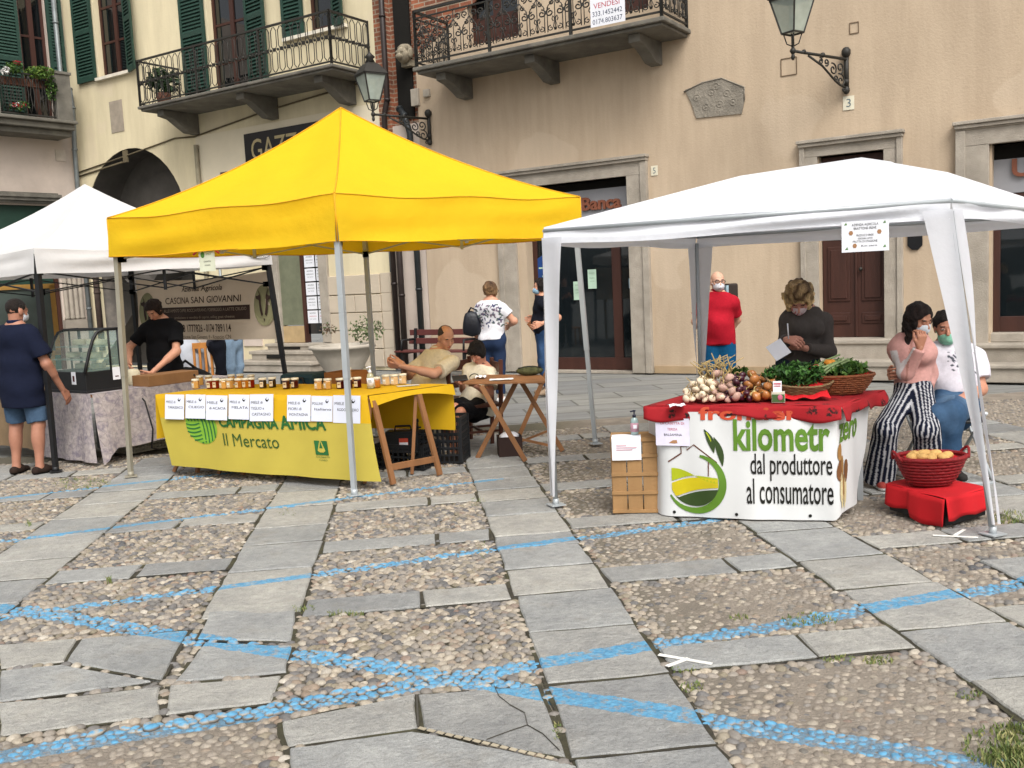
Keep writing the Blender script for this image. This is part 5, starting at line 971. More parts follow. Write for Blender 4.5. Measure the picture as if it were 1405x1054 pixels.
# ---------------------------------------------------------------- honey stall
H0 = V((-3.33, 8.82, .765)); H1 = V((-1.21, 7.87, .765)); H2 = V((-.54, 8.47, .765)); H3 = H0 + (H2 - H1)
hd = (H1 - H0).normalized(); hn = V((hd.y, -hd.x, 0)); hin = -hn
TW = mat('trestle_wood', '#805837', rough=.6, var=.18, s=8, stretch=.2, bump=.15, bs=60)
t = thing('trestle_table', 'long wooden trestle table under the yellow cloth', 'table', (H0 + H2) / 2 - Z * .765)
b = MB(); q = Z * .025; b.prism([(H0.x, H0.y), (H1.x, H1.y), (H2.x, H2.y), (H3.x, H3.y)], lambda x, y: V((x, y, .725)), lambda x, y: V((x, y, .748))); b.build('tabletop', TW, t)
for e in (.13, .36, .62, .93):
    a = lerp(H0, H1, e); c = lerp(H3, H2, e); b = MB(); top_f, top_b = lerp(a, c, .3), lerp(a, c, .52); ft, bk = lerp(a, c, .1), lerp(a, c, .56)
    if e > .9: ft, bk, top_f, top_b = G(540, 668), G(604, 655), W(513, 556, 7.9), W(575, 546, 8.2)
    zt = .72
    for p, r in ((top_f, ft), (top_b, bk)): b.bar(V((p.x, p.y, zt)), V((r.x, r.y, .02)), .05, .03)
    m0 = lerp(V((ft.x, ft.y, .02)), V((top_f.x, top_f.y, zt)), .2); m1 = lerp(V((bk.x, bk.y, .02)), V((top_b.x, top_b.y, zt)), .2); b.bar(m0, m1, .022, .055)
    o2 = hd * -.28
    for p, r in ((top_f, ft), (top_b, bk)): b.bar(V((p.x, p.y, zt)) - hd * .03, V((r.x, r.y, .02)) + o2, .05, .03)
    b.build('trestle', TW, t, bevel=.003)
YC = mat('yellow_tablecloth', '#d0a61e', rough=.8, var=.05, s=3, transl=.2, bump=.15, bs=250, spec=.2); YV = mat('yellow_vinyl_front', '#b2a244', rough=.6, var=.05, s=3, transl=.12, spec=.3)
tc = thing('yellow_cloth', 'yellow cloth with a printed market front draped over the honey table', 'tablecloth', (H0 + H2) / 2)
def wv(s_, q, a=.012): return a * (math.sin(s_ * 13 + q * 3) + .6 * math.sin(s_ * 29 + 1 + q * 5))
b = MB(); zt = .768
b.grid(lambda s_, q: lerp(lerp(H0, H1, s_), lerp(H3, H2, s_), q) + V((0, 0, .004 + .002 * math.sin(s_ * 40) * math.sin(q * 17))), 30, 12)
bl0, bl1 = V((-3.18, 8.68, .115)), V((-1.1, 7.62, .085))
def front(s_, q): p = lerp(lerp(H0, H1, s_), lerp(bl0, bl1, s_), q); return p + Z * (.004 * (1 - q) - .012 * math.sin(s_ * 3.1) * q) + hn * (wv(s_, q) * q + .012 * (1 - (1 - min(1, q * 14)) ** 2))
b.grid(lambda s_, q: front(s_, q * .33), 60, 8)
def right(s_, q): a = lerp(H1, H2, s_); dz = (.10 - .07 * math.sin(s_ * math.pi * .9) + .02 * s_) * q; return a + hd * (.012 + .02 * q) - Z * dz
b.grid(right, 20, 5)
def back(s_, q): a = lerp(H3, H2, s_); return a + hin * (.012 + .015 * q + wv(s_, q, .008) * q) + Z * (-.42 * q)
b.grid(back, 40, 6)
b.grid(lambda s_, q: lerp(H0, H3, s_) - hd * (.012 + .03 * q) + Z * (-.42 * q), 16, 6)
b.build('cloth', YC, tc)
b = MB(); b.grid(lambda s_, q: front(s_, .33 + q * .67) + hn * .002, 60, 14); dr = b.build('printed_front', YV, tc)
LN = (bl1 - bl0).length; PF = lambda x, y: front(x, y) + hn * .009      # x along, y down (0..1)
GRN = mat('print_green', '#1d5a2a', rough=.7); DGR = mat('print_dark_green', '#2d4a1a', rough=.7); LGR = mat('print_leaf', '#6f9a2a', rough=.7)
b = MB()
for i_, (ex_, ey_) in enumerate(((0, 0), (.0022, 0), (-.0022, 0), (0, .006), (0, -.006))): b.text('CAMPAGNA', lambda x, y: PF(x, y) + hn * .0006 * i_, .30 + ex_, .585 + ex_, .42 + ey_, .285 + ey_); b.text('AMICA', lambda x, y: PF(x, y) + hn * .0006 * i_, .60 + ex_, .80 + ex_, .42 + ey_, .255 + ey_)
b.build('lettering', mat('print_bold', '#1c5523', rough=.7), tc)
b = MB(); b.text('Il Mercato', lambda x, y: PF(x, y), .305, .575, .665, .505, .0); b.build('lettering', DGR, tc)
b = MB(); cx, cy, rx, ry = .205, .42, .078, .25; IN = lambda x, y: ((x - cx) / rx) ** 2 + ((y - cy) / ry) ** 2 < 1
b.m = 1; b.add([PF(cx + rx * .98 * math.cos(i * .314), cy + ry * .98 * math.sin(i * .314)) - hn * .003 for i in range(20)], [tuple(range(20))]); b.m = 0
def arc(pts, wd):
    pts = [p for p in pts if IN(*p)]
    for p, q in zip(pts[:-1], pts[1:]):
        d = (q[0] - p[0], (q[1] - p[1]) * .33); L_ = math.hypot(*d) or 1; nx, ny = -d[1] / L_ * wd, d[0] / L_ * wd * 3
        b.add([PF(p[0] + nx, p[1] + ny), PF(p[0] - nx, p[1] - ny), PF(q[0] - nx, q[1] - ny), PF(q[0] + nx, q[1] + ny)], [(0, 1, 2, 3)])
for i in range(5): arc([(cx - .0 + i * .0165 + .012 * math.sin(t_ * 3), cy - .3 + t_ * .6) for t_ in [k / 24 for k in range(25)]], .0032)
for i in range(6): arc([(cx - .09 + t_ * .085, cy - .04 + i * .052 + .03 * math.sin(t_ * 3)) for t_ in [k / 10 for k in range(11)]], .003)
for i in range(6): arc([(cx - .085 + i * .016 + t_ * .03, cy - .3 + t_ * .24) for t_ in [k / 10 for k in range(11)]], .003)
b.build('emblem', [GRN, LGR], tc)
b = MB(); x0, y0 = .735, .55; b.add([PF(x0 + x, y0 + y) for x, y in ((0, .0), (.06, .0), (.06, .17), (0, .17))], [(0, 1, 2, 3)]); b.m = 1; b.add([PF(x0 + x, y0 + y) + hn * .002 for x, y in ((.012, .12), (.03, -.03), (.048, .12), (.038, .14), (.022, .14))], [(0, 1, 2, 3, 4)]); b.m = 0; b.add([PF(x0 + x, y0 + y) + hn * .003 for x, y in ((.022, .09), (.03, .0), (.038, .09))], [(0, 1, 2)]); b.text('COLDIRETTI', PF, x0, x0 + .062, .755, .735, .0); b.text('CUNEO', PF, x0 + .012, x0 + .05, .79, .77, .0); b.build('emblem', [GRN, YV], tc)
# paper price signs along the front edge
names = [(['MIELE di', 'TARASSACO'], 231, 257, 541, 574), (['MIELE di', 'CILIEGIO'], 259, 286, 541, 573), (['MIELE', 'di ACACIA'], 287, 316, 542, 575), (['MIELE di', 'MELATA'], 318, 346, 541, 574), (['MIELE di', 'TIGLIO e', 'CASTAGNO'], 347, 379, 541, 577), (['MIELE di', 'FIORI di', 'MONTAGNA'], 398, 430, 542, 577), (['POLLINE', 'Italiano'], 431, 460, 543, 577), (['MIELE di', 'RODODENDRO'], 461, 498, 542, 579)]
for i, (ls, xa, xb, ya, yb) in enumerate(names):
    def on_front(px, py):
        d = ray(px, py); P0 = H0 + hn * .03; k = (P0 - V((0, 0, EYE))).dot(hn) / d.dot(hn); return V((0, 0, EYE)) + d * k
    A, B_, C_ = on_front(xa, yb), on_front(xb, yb), on_front(xa, ya); w_ = (B_ - A).length; h_ = abs(C_.z - A.z); tl = RN.uniform(-.02, .02)
    def mp(a, q, d, A=A, h_=h_, w_=w_, tl=tl): return A + hd * a + Z * (q + a * tl) + hn * (d + .012 + .03 * (1 - q / h_))
    ln = [(s_, (.06, .06, .1)[k] + (.1 if k and len(ls) == 2 else .0), min(.95, (.55, .62, .9)[k] + (.32 if k and len(ls) == 2 else 0)), .62 - k * .22 + .03, .72 - k * .22 + .03) for k, s_ in enumerate(ls)]
    def mk(t, m_): t.m = 1; t.add([m_(.74 + .08 * math.cos(q), .8 + .08 * math.sin(q)) for q in (0, .9, 1.8, 3.1, 4.2, 5)], [tuple(range(6))]); t.m = 0; t.add([m_(.76 + .05 * math.cos(q), .83 + .05 * math.sin(q)) + hn * .002 for q in (0, 1.2, 2.4, 3.6, 4.8)], [tuple(range(5))])
    paper('price_card', 'white card printed %s on the honey table front' % ' '.join(ls), 'card', mp, w_, h_, ln, mat('card_white', '#cdd0dc', rough=.7, var=.03), 'cards along the honey table', mk)
# honey jars
def honey(col, name): return mat(name, col, rough=.08, spec=.7, var=.08, s=20)
HON = dict(amber=honey('#9a5a16', 'honey_amber'), red=honey('#6d1c0a', 'honey_red'), dark=honey('#1c0d09', 'honey_dark'), gold=honey('#b98a48', 'honey_gold'), pale=honey('#c3a274', 'honey_pale'), maroon=honey('#3d0f0c', 'honey_maroon'))
LIDM = mat('jar_lid', '#d0c9b4', rough=.35, spec=.5); LAB = mat('jar_label', '#c9b998', rough=.7)
def jar_proto(kind):
    t = thing('honey_jar', 'x', 'jar', (0, 0, 0)); b = MB(); b.lathe([(.0, .0), (.030, .0), (.034, .006), (.034, .062), (.030, .07)], n=6, smooth=False); b.build('glass', HON[kind], t, bevel=.003)
    b = MB(); b.lathe([(.0, .071), (.033, .071), (.034, .074), (.034, .086), (.032, .088), (0, .088)], n=18); b.build('lid', LIDM, t)
    b = MB(); b.box((0, -.0305, .034), (.03, .003, .044)); b.m = 1; b.box((0, -.0325, .04), (.018, .002, .01)); b.build('label', [LAB, WHITE if kind in ('pale', 'gold') else mat('label_brown', '#8d6a43')], t); return t
PJ = {}; usedk = set()
def jar(px, py, kind, lb, z=.772, up=0.0, s_=1.0):
    first = kind not in PJ
    if first: PJ[kind] = jar_proto(kind); o = PJ[kind]
    else: o = copy_tree(PJ[kind])
    p = G(px, py, z); o.location = (p.x, p.y, p.z + up); o.rotation_euler = (0, 0, math.atan2(hd.y, hd.x) + RN.uniform(-.3, .3)); o.scale = (s_ * 1.1,) * 3; tag(o, lb, 'jar', 'honey jars on the yellow table')
for px, py, kd, lb in ((269, 533.5, 'gold', 'gold honey jar at the left end of the front row'), (289, 533.5, 'red', 'dark red honey jar near the left end, left of its pair'), (297, 533, 'red', 'dark red honey jar near the left end, right of its pair'), (307, 533.5, 'gold', 'gold honey jar beside the two dark red jars, left of its pair'), (316, 533, 'gold', 'gold honey jar beside the two dark red jars, right of its pair'),
    (328, 533, 'amber', 'amber honey jar behind the acacia card, left of its pair'), (338, 532.5, 'amber', 'amber honey jar behind the acacia card, right of its pair'), (345, 532, 'red', 'red honey jar just right of the amber pair'), (361, 532.5, 'dark', 'near-black honey jar above the lime and chestnut card, left of its pair'), (374, 531.5, 'dark', 'near-black honey jar above the lime and chestnut card, right of its pair'),
    (393, 533.5, 'maroon', 'maroon honey jar mid table, left of its pair'), (405, 532.5, 'maroon', 'maroon honey jar mid table, right of its pair'), (437.5, 534.5, 'gold', 'gold honey jar left of the tent pole, left of its pair'), (450, 534, 'gold', 'gold honey jar left of the tent pole, right of its pair'), (467, 533.5, 'maroon', 'maroon honey jar behind the front tent pole'), (479, 533, 'maroon', 'maroon honey jar just right of the front tent pole'), (491, 532, 'maroon', 'maroon honey jar left of the sanitiser bottle'), (517, 532, 'amber', 'amber honey jar right behind the sanitiser bottle'),
    (530, 528.5, 'pale', 'creamy pale honey jar at the right end, left of three'), (541.5, 528, 'pale', 'creamy pale honey jar at the right end, middle of three'), (553, 527, 'pale', 'creamy pale honey jar at the right end, right of three'),
    (275, 528.5, 'gold', 'gold honey jar in the back row, leftmost'), (287, 528, 'gold', 'gold honey jar in the back row, second from left'), (318, 527, 'gold', 'gold honey jar in the back row behind the amber pair, left'), (330, 526.5, 'gold', 'gold honey jar in the back row behind the amber pair, right'), (345, 527.5, 'red', 'red honey jar in the back row behind the red one')):
    jar(px, py, kd, lb)
jar(478, 532.5, 'gold', 'gold honey jar stacked on top of the maroon jar by the tent pole', up=.0885)
def bottle(name, label, p, s_, liquid, labcol, capm):
    t = thing(name, label, 'bottle', p); b = MB(); b.lathe([(0, 0), (.03, 0), (.034, .008), (.034, .11), (.028, .135), (.012, .145), (.012, .15)], p, 16); b.build('bottle', liquid, t)
    b = MB(); b.lathe([(.0345, .025), (.035, .025), (.035, .1), (.0345, .1)], p, 16); b.m = 1; b.box(p + V((0, -.0355, .07)), (.03, .002, .03)); b.build('label', labcol, t)
    b = MB(); b.lathe([(.016, .146), (.016, .168), (.006, .17), (.006, .195), (.014, .197), (.014, .207), (0, .21)], p, 12); b.bar(p + V((0, 0, .202)), p + V((-.035, -.015, .198)), .01); b.build('pump', capm, t); t.scale = (s_,) * 3
    return t
CLEAR = mat('clear_gel', '#b9b492', rough=.05, spec=.7, glass=.3)
bottle('sanitiser_bottle', 'clear pump bottle with white label on the yellow table', G(509, 533, .772), .95, CLEAR, [WHITE, mat('lab_grey', '#a9adb0')], WHITE)
t = thing('paper_slip', 'small grey printed slip lying at the right end of the yellow table', 'paper', G(560, 529, .775)); b = MB(); p = G(560, 529, .7755); b.box(p, (.2, .09, .002), .3); b.build('sheet', mat('slip', '#b9b6ae'), t)
# crates and toolbox below
def crate(name, label, c, rz, d, m, bars=7, group=None, rows=4):
    t = thing(name, label, 'crate', c, rz, group); b = MB(); X, Y, H_ = d; R = .016
    for s_ in (-1, 1):
        for q in (-1, 1): b.box((s_ * X / 2, q * Y / 2, H_ / 2), (R * 1.6, R * 1.6, H_))
        for k in range(rows + 1): z = .01 + (H_ - .02) * k / rows; b.box((0, s_ * Y / 2, z), (X, .008, .016 if k < rows else .03)); b.box((s_ * X / 2, 0, z), (.008, Y, .016 if k < rows else .03))
        for k in range(bars): b.box((-X / 2 + X * (k + .5) / bars, s_ * Y / 2, H_ / 2), (.012, .007, H_)); b.box((s_ * X / 2, -Y / 2 + Y * (k + .5) / bars, H_ / 2), (.007, .012, H_))
    for k in range(8): b.box((0, -Y / 2 + Y * (k + .5) / 8, .012), (X, Y / 14, .006))
    b.build('lattice', m, t, False); return t
BP = mat('black_crate', '#15171a', rough=.5, var=.1)
hz = math.atan2(hd.y, hd.x)
p = G(560, 648); crate('plastic_crate', 'black lattice crate under the honey table behind the toolbox', V((p.x - .02, p.y + .2, .02)), hz, (.5, .32, .22), BP, 9, 'black crates by the honey table')
p = G(605, 638); crate('plastic_crate', 'tall black lattice crate behind the right trestle of the honey table', V((p.x + .02, p.y + .12, .02)), hz + .25, (.42, .32, .42), BP, 9, 'black crates by the honey table', 6)
p = G(556, 640); t = thing('tool_case', 'black case with a red and white sticker beneath the yellow cloth', 'case', V((p.x, p.y, .13)), hz + .3); b = MB(); b.box((0, 0, .1), (.3, .16, .17)); b.box((0, 0, .195), (.3, .165, .03)); b.tube([(-.08, 0, .2), (-.07, 0, .25), (.07, 0, .25), (.08, 0, .2)], .01, 6); b.build('case', mat('black_case', '#191b1d', rough=.45), t, False, bevel=.012); b = MB(); b.box((.02, -.0865, .11), (.085, .004, .075)); b.m = 1; b.box((.02, -.09, .095), (.08, .003, .03)); b.build('sticker', [mat('sticker_red', '#b5432f'), WHITE], t, False)
p = G(527, 640); crate('plastic_crate', 'low dark crate holding a pale bag under the honey table', V((p.x - .05, p.y + .1, .02)), hz, (.34, .3, .12), BP, 7, 'black crates by the honey table', 2); b = MB(); b.ball((p.x - .05, p.y + .1, .17), (.15, .12, .09), 12); tag(b.build('pale_bag', mat('pale_bag', '#a9a7a8', rough=.8, bump=.6, bs=30)), 'crumpled pale bag in the low crate under the honey table', 'bag')
# ---------------------------------------------------------------- folding table, chairs, bench
FT = W(700, 520, 9.15); fz = .755
def quadtop(b, pts, z0, z1): b.prism([(p.x, p.y) for p in pts], lambda x, y: V((x, y, z0)), lambda x, y: V((x, y, z1)))
P0, P1, P2, P3 = G(634, 525, .76), G(752, 523, .76), G(742, 514, .76), G(664, 514, .76)
t = thing('folding_table', 'slatted brown folding table on crossed legs by the boy', 'table', (P0 + P2) / 2 - Z * .76); b = MB()
for i in range(7): a, c = i / 7 + .006, (i + 1) / 7 - .006; quadtop(b, [lerp(P0, P3, a), lerp(P1, P2, a), lerp(P1, P2, c), lerp(P0, P3, c)], .74, .76)
b.bar(lerp(P0, P3, .05) + Z * -.03 + V((.06, 0, 0)), lerp(P0, P3, .95) + Z * -.03 + V((.06, 0, 0)), .03, .03); b.bar(lerp(P1, P2, .05) - Z * .03 - V((.06, 0, 0)), lerp(P1, P2, .95) - Z * .03 - V((.06, 0, 0)), .03, .03); b.build('tabletop', TW, t, bevel=.002)
for tp, ft in (((660, 526), (721, 634)), ((709, 524), (655, 630)), ((713, 522), (772, 620)), ((753, 522), (712, 600))):
    f = G(*ft); h_ = W(*tp, f.y - .05 if ft[0] < 730 else f.y); b = MB(); b.bar(V((h_.x, h_.y, .73)), f + Z * .01, .045, .025, up=(0, 1, 0)); b.build('leg', TW, t, bevel=.003)
b = MB(); b.bar(W(703, 600, 8.85), W(757, 612, 9.0), .03, .025); b.bar(G(710, 622) + Z * .1, W(755, 590, 9.0), .04, .02); b.build('stretcher', TW, t)
p = G(727, 515, .762); t = thing('pencil_case', 'camouflage pencil case lying on the folding table', 'pencil case', p); b = MB(); b.ball(p + Z * .045, (.13, .05, .048), 14); b.build('pouch', mat('camouflage', '#4a4a2c', rough=.9, stain=('#1f2015', .95), ss=22, var=.35, s=30), t); b = MB(); b.tube([p + V((-.11, -.02, .075)), p + V((0, -.03, .088)), p + V((.11, -.02, .075))], .005, 5); b.build('zip', BLK, t)
for px, py, w_, lb in ((688, 521, .22, 'white sheet of paper in the middle of the folding table'), (660, 519, .1, 'crumpled white tissue near the boy on the folding table')):
    p = G(px, py, .763); b = MB(); b.grid(lambda s_, q: p + V(((s_ - .5) * w_, (q - .5) * .14, .004 + (.02 if w_ < .15 else .002) * abs(math.sin(s_ * 7 + q * 5)))), 8, 5, False); tag(b.build('paper_sheet', WHITE), lb, 'paper')
p = G(700, 628); t = thing('paper_bag', 'dark brown open box on the paving under the folding table', 'box', V((p.x, p.y + .08, 0)), .1); b = MB()
for c_, d_ in (((0, -.1, .1), (.22, .006, .2)), ((0, .1, .1), (.22, .006, .2)), ((-.11, 0, .1), (.006, .2, .2)), ((.11, 0, .1), (.006, .2, .2)), ((0, 0, .01), (.22, .2, .006))): b.box(c_, d_)
b.build('box', mat('dark_card', '#2d1d18', rough=.8), t, False); b = MB(); b.ball((0, 0, .19), (.1, .09, .05), 10); b.build('crumpled_paper', WHITE, t, False)
CW = mat('chair_wood', '#4a2618', rough=.5, var=.2, s=8)
def wood_chair(name, label, c, rz, m, group=None, hb=.9):
    t = thing(name, label, 'chair', c, rz, group)
    b = MB(); b.box((0, 0, .455), (.42, .42, .03)); b.build('seat', m, t, False, bevel=.008)
    for x, y, h_ in ((-.18, -.18, .44), (.18, -.18, .44), (-.18, .18, hb), (.18, .18, hb)): b = MB(); b.bar((x, y, .0), (x, y + (.04 if h_ > .5 else 0), h_), .038); b.build('leg', m, t, False, bevel=.004)
    b = MB(); b.box((0, .205, .62), (.33, .02, .06)); b.box((0, .215, .82), (.36, .022, .1)); b.build('backrest', m, t, False, bevel=.004)
    b = MB(); b.bar((-.18, -.18, .2), (-.18, .18, .2), .022); b.bar((.18, -.18, .2), (.18, .18, .2), .022); b.bar((-.18, 0, .2), (.18, 0, .2), .022); b.bar((-.18, -.18, .3), (.18, -.18, .3), .022); b.box((0, -.18, .42), (.34, .02, .05)); b.build('stretcher', m, t, False); return t
BOYC = V((-.36, 9.42, 0)); wood_chair('wooden_chair', 'dark wooden chair the boy sits on', BOYC, rad(-75), CW)
wood_chair('wooden_chair', 'dark wooden chair under the man in the pale shirt', V((-.72, 9.95, 0)), rad(-125), CW)
t = thing('wooden_chair', 'light varnished wooden chair standing behind the goat farm banner', 'chair', W(281, 520, 14.2) * 1.0 - V((0, 0, W(281, 520, 14.2).z)), .1); LW = mat('light_wood', '#b5793c', rough=.5, var=.12, s=8); b = MB(); b.box((0, 0, .45), (.4, .4, .035)); b.build('seat', LW, t, False, bevel=.01)
for x, y in ((-.17, -.17), (.17, -.17), (-.17, .17), (.17, .17)): b = MB(); b.bar((x, y, 0), (x * .9, y * .9, .44), .035); b.build('leg', LW, t, False)
b = MB(); b.bar((-.19, .2, .92), (.19, .2, .92), .09, .03, up=(0, 1, 0)); 
for i in range(5): b.bar((-.17 + i * .085, .19, .46), (-.17 + i * .085, .2, .9), .035)
b.build('backrest', LW, t, False, bevel=.004)
# bench by the wall
t = thing('bench', 'maroon slatted bench against the beige wall', 'bench', F(-3.6, .75, 0), -FA); MAR = mat('maroon_slat', '#5a2f2c', rough=.5, var=.12)
for z, y in ((.78, .26), (.62, .22)): b = MB(); b.box((0, y, z), (1.75, .03, .11)); b.build('backrest_slat', MAR, t, False, bevel=.006)
b = MB()
for y in (-.2, -.06, .08): b.box((0, y, .45), (1.75, .11, .03))
b.build('seat', MAR, t, False, bevel=.006)
for x in (-.72, .72): b = MB(); b.bar((x, -.22, 0), (x, -.2, .44), .05); b.bar((x, .14, 0), (x, .25, .86), .05); b.bar((x, -.22, .42), (x, .16, .42), .05); b.tube([(x, -.22, .44), (x, -.2, .66), (x, .18, .66)], .022, 6); b.build('leg', BLK, t, False)
# planter with stem plants
p = W(490, 500, 17.4); p = V((p.x - .25, 17.4, 0)); t = plant('stone_planter', 'wide pale stone bowl planter with sparse shrubs at the steps', 'planter', p, [(p + V((-.25, 0, .95)), (.18, .15, .14), 90, .035, ['#5d4a3a', '#6f5a48', '#4f5a38']), (p + V((.45, 0, .92)), (.34, .2, .26), 260, .04, ['#5d6b45', '#4c5a38', '#75805a'])])
b = MB(); b.lathe([(0, .0), (.26, .0), (.28, .06), (.48, .42), (.56, .6), (.61, .6), (.61, .66), (.52, .66), (.48, .6), (0, .58)], p, 28); b.build('bowl', mat('pale_stone', '#aaa295', rough=.9, var=.1, s=5, bump=.3, bs=50), t)
p = G(447, 526, .0); t = thing('cool_bag', 'dark teal cool bag behind the honey jars', 'bag', W(418, 520, 9.6) * 1.0 - Z * W(418, 520, 9.6).z, hz); b = MB(); b.box((0, 0, .42), (.42, .3, .84)); b.build('bag', mat('teal_bag', '#17343c', rough=.7), t, False, bevel=.04); b = MB(); b.tube([(-.12, -.16, .7), (-.1, -.17, .8), (.1, -.17, .8), (.12, -.16, .7)], .012, 6); b.build('strap', BLK, t, False)
q = W(474, 512, 9.3); t = thing('cardboard_box', 'open brown cardboard box standing behind the dark honey jars', 'box', V((q.x, q.y, 0)), hz - .1); CB = mat('cardboard', '#8d5b2f', rough=.9, var=.08); b = MB()
for c_, d_ in (((0, -.15, .43), (.28, .006, .86)), ((0, .15, .43), (.28, .006, .86)), ((-.14, 0, .43), (.006, .3, .86)), ((.14, 0, .43), (.006, .3, .86))): b.box(c_, d_)
b.bar((.14, 0, .86), (.24, 0, .74), .3, .005, up=(0, 0, 1)); b.build('carton', CB, t, False)
# ---------------------------------------------------------------- vegetable stall
VZ = .765
v0, v1, v2, v3 = V((1.0, 6.36, VZ)), V((2.04, 6.02, VZ)), V((2.5, 6.6, VZ)), V((1.45, 6.98, VZ)); vd = (v1 - v0).normalized(); vn = V((vd.y, -vd.x, 0)); vs_ = (v2 - v1).normalized()
t = thing('market_table', 'low market table under the red cloth and white banner', 'table', (v0 + v2) / 2 - Z * VZ); b = MB(); quadtop(b, (v0, v1, v2, v3), VZ - .03, VZ); b.build('tabletop', TW, t)
for c_ in (v0, v1, v2, v3): q = lerp(c_, (v0 + v2) / 2, .1); b = MB(); b.bar(V((q.x, q.y, 0)), V((q.x, q.y, VZ - .031)), .04); b.build('leg', STEEL, t)
# banner wrapped around the corner
VB = mat('banner_white', '#c9cac9', rough=.55, var=.03, s=3, spec=.35); PO = mat('print_orange', '#b4452a', rough=.6); PG2 = mat('print_green_light', '#537820', rough=.6); PL = mat('print_lime', '#9aa414', rough=.6); PY = mat('print_yellow', '#b8a80f', rough=.6); PDG = mat('print_deep_green', '#2c3f16', rough=.6); PBR = mat('print_brown', '#5a3320', rough=.6)
path = [v0 + V((-.05, .25, 0)), v0 + V((-.035, .06, 0)), v0 + V((-.01, -.04, 0))] + [lerp(v0, v1, s_) + vn * (.045 + .02 * math.sin(s_ * 3.1)) for s_ in (.15, .3, .45, .6, .75, .88)] + [v1 + vn * .045 + vd * .0, v1 + vd * .04 + vn * .03, v1 + vd * .05 + vs_ * .06, v1 + vs_ * .2 + vd * .05, v1 + vs_ * .4 + vd * .05, v1 + vs_ * .62 + vd * .05]
path = [V((p.x, p.y, 0)) for p in path]
for _ in range(2):
    q = [path[0]]
    for a, c in zip(path[:-1], path[1:]): q += [lerp(a, c, .25), lerp(a, c, .75)]
    path = q + [path[-1]]
acc = [0.0]
for a, c in zip(path[:-1], path[1:]): acc.append(acc[-1] + (c - a).length)
S0 = acc[min(range(len(path)), key=lambda i: (path[i] - V((v0.x, v0.y, 0))).length)]; SC = acc[min(range(len(path)), key=lambda i: (path[i] - V((v1.x, v1.y, 0))).length)]
def bp(s_, z, off=0.0):
    s_ = SC + (s_ - SC) * (.55 + .45 * max(0, z) / .7) if s_ > SC else s_; s_ = max(0, min(acc[-1] - 1e-6, s_)); i = max(0, next(k for k in range(len(acc)) if acc[k] > s_) - 1); tt = (s_ - acc[i]) / max(1e-9, acc[i + 1] - acc[i]); p = lerp(path[i], path[i + 1], tt); d = (path[i + 1] - path[i]).normalized(); n = V((d.y, -d.x, 0)); side = max(0, min(1, (s_ - SC) / .05))
    zz = .022 + z + side * .04 * (1 - z / .7) ; return p + n * (off + .007 * math.sin(s_ * 9 + z * 7) * (1 - z) + .004 * math.sin(s_ * 23 + z * 3)) + Z * zz
bt = thing('banner', 'white printed banner wrapped around the front of the vegetable table', 'banner', (v0 + v1) / 2 - Z * VZ)
b = MB(); b.grid(lambda s_, q: bp(s_ * acc[-1], q * .715), 90, 16); b.build('vinyl', VB, bt)
WF = SC - S0
def BT(s_, z): return bp(S0 + s_, z, .005)
def curve(b, pts, wd, tap=None):
    n = len(pts); up, dn = [], []
    for i in range(n):
        (x0, y0), (x1, y1), (x, y) = pts[max(0, i - 1)], pts[min(n - 1, i + 1)], pts[i]; L_ = math.hypot(x1 - x0, y1 - y0) or 1; w_ = wd * (tap(i / (n - 1)) if tap else 1) / 2; nx, ny = -(y1 - y0) / L_ * w_, (x1 - x0) / L_ * w_; up.append((x + nx, y + ny)); dn.append((x - nx, y - ny))
    fill(b, up, dn)
def fill(b, top, bot):             # ribbon between two curves with the same sample count
    n = len(top); b.add([BT(*p) for p in top] + [BT(*p) for p in bot], [(i, i + 1, n + i + 1, n + i) for i in range(n - 1)])
k = WF / 1.075
b = MB(); b.text('frontiera', BT, .27 * k, .95 * k, .66, .75, .03); b.build('lettering', PO, bt)
b = MB(); b.text('kilometr', BT, .48 * k, 1.05 * k, .455, .668, .028); b.build('lettering', PG2, bt); b = MB(); b.text('zero', BT, 1.12 * k, 1.46 * k, .49, .62, .026); b.build('lettering', PG2, bt)
b = MB(); b.text('dal produttore', BT, .58 * k, 1.06 * k, .258, .44, .008); b.text('al consumatore', BT, .555 * k, 1.065 * k, .105, .275, .008); b.build('lettering', INK, bt)
b = MB(); ox, oy = .235 * k, .235
b.m = 0; curve(b, [(ox + .185 * math.cos(a), oy + .19 * math.sin(a)) for a in [rad(78 - i * 7) for i in range(0, 34)]], .042, lambda q: .25 + 1.0 * math.sin(math.pi * min(1, q * .95 + .05)))
x_ = lambda i: ox - .155 + i * .31 / 14; f1 = lambda i: .30 + .035 * math.sin(i / 14 * 3.6 + 1.3) - .03 * i / 14; f2 = lambda i: .235 + .02 * math.sin(i / 14 * 4 - .2) + .035 * i / 14; f3 = lambda i: .115 + .075 * (i / 14) ** 1.2 + .05 * math.sin(i / 14 * 3) * .5; f4 = lambda i: oy - math.sqrt(max(0, .165 ** 2 - (x_(i) - ox) ** 2)) + .005
R15 = range(15); b.m = 1; fill(b, [(x_(i), f1(i)) for i in R15], [(x_(i), f2(i) + .013) for i in R15]); b.m = 2; fill(b, [(x_(i), f2(i)) for i in R15], [(x_(i), max(f4(i), f3(i) + .012)) for i in R15]); b.m = 3; fill(b, [(x_(i), max(f3(i), f4(i))) for i in R15], [(x_(i), f4(i)) for i in R15])
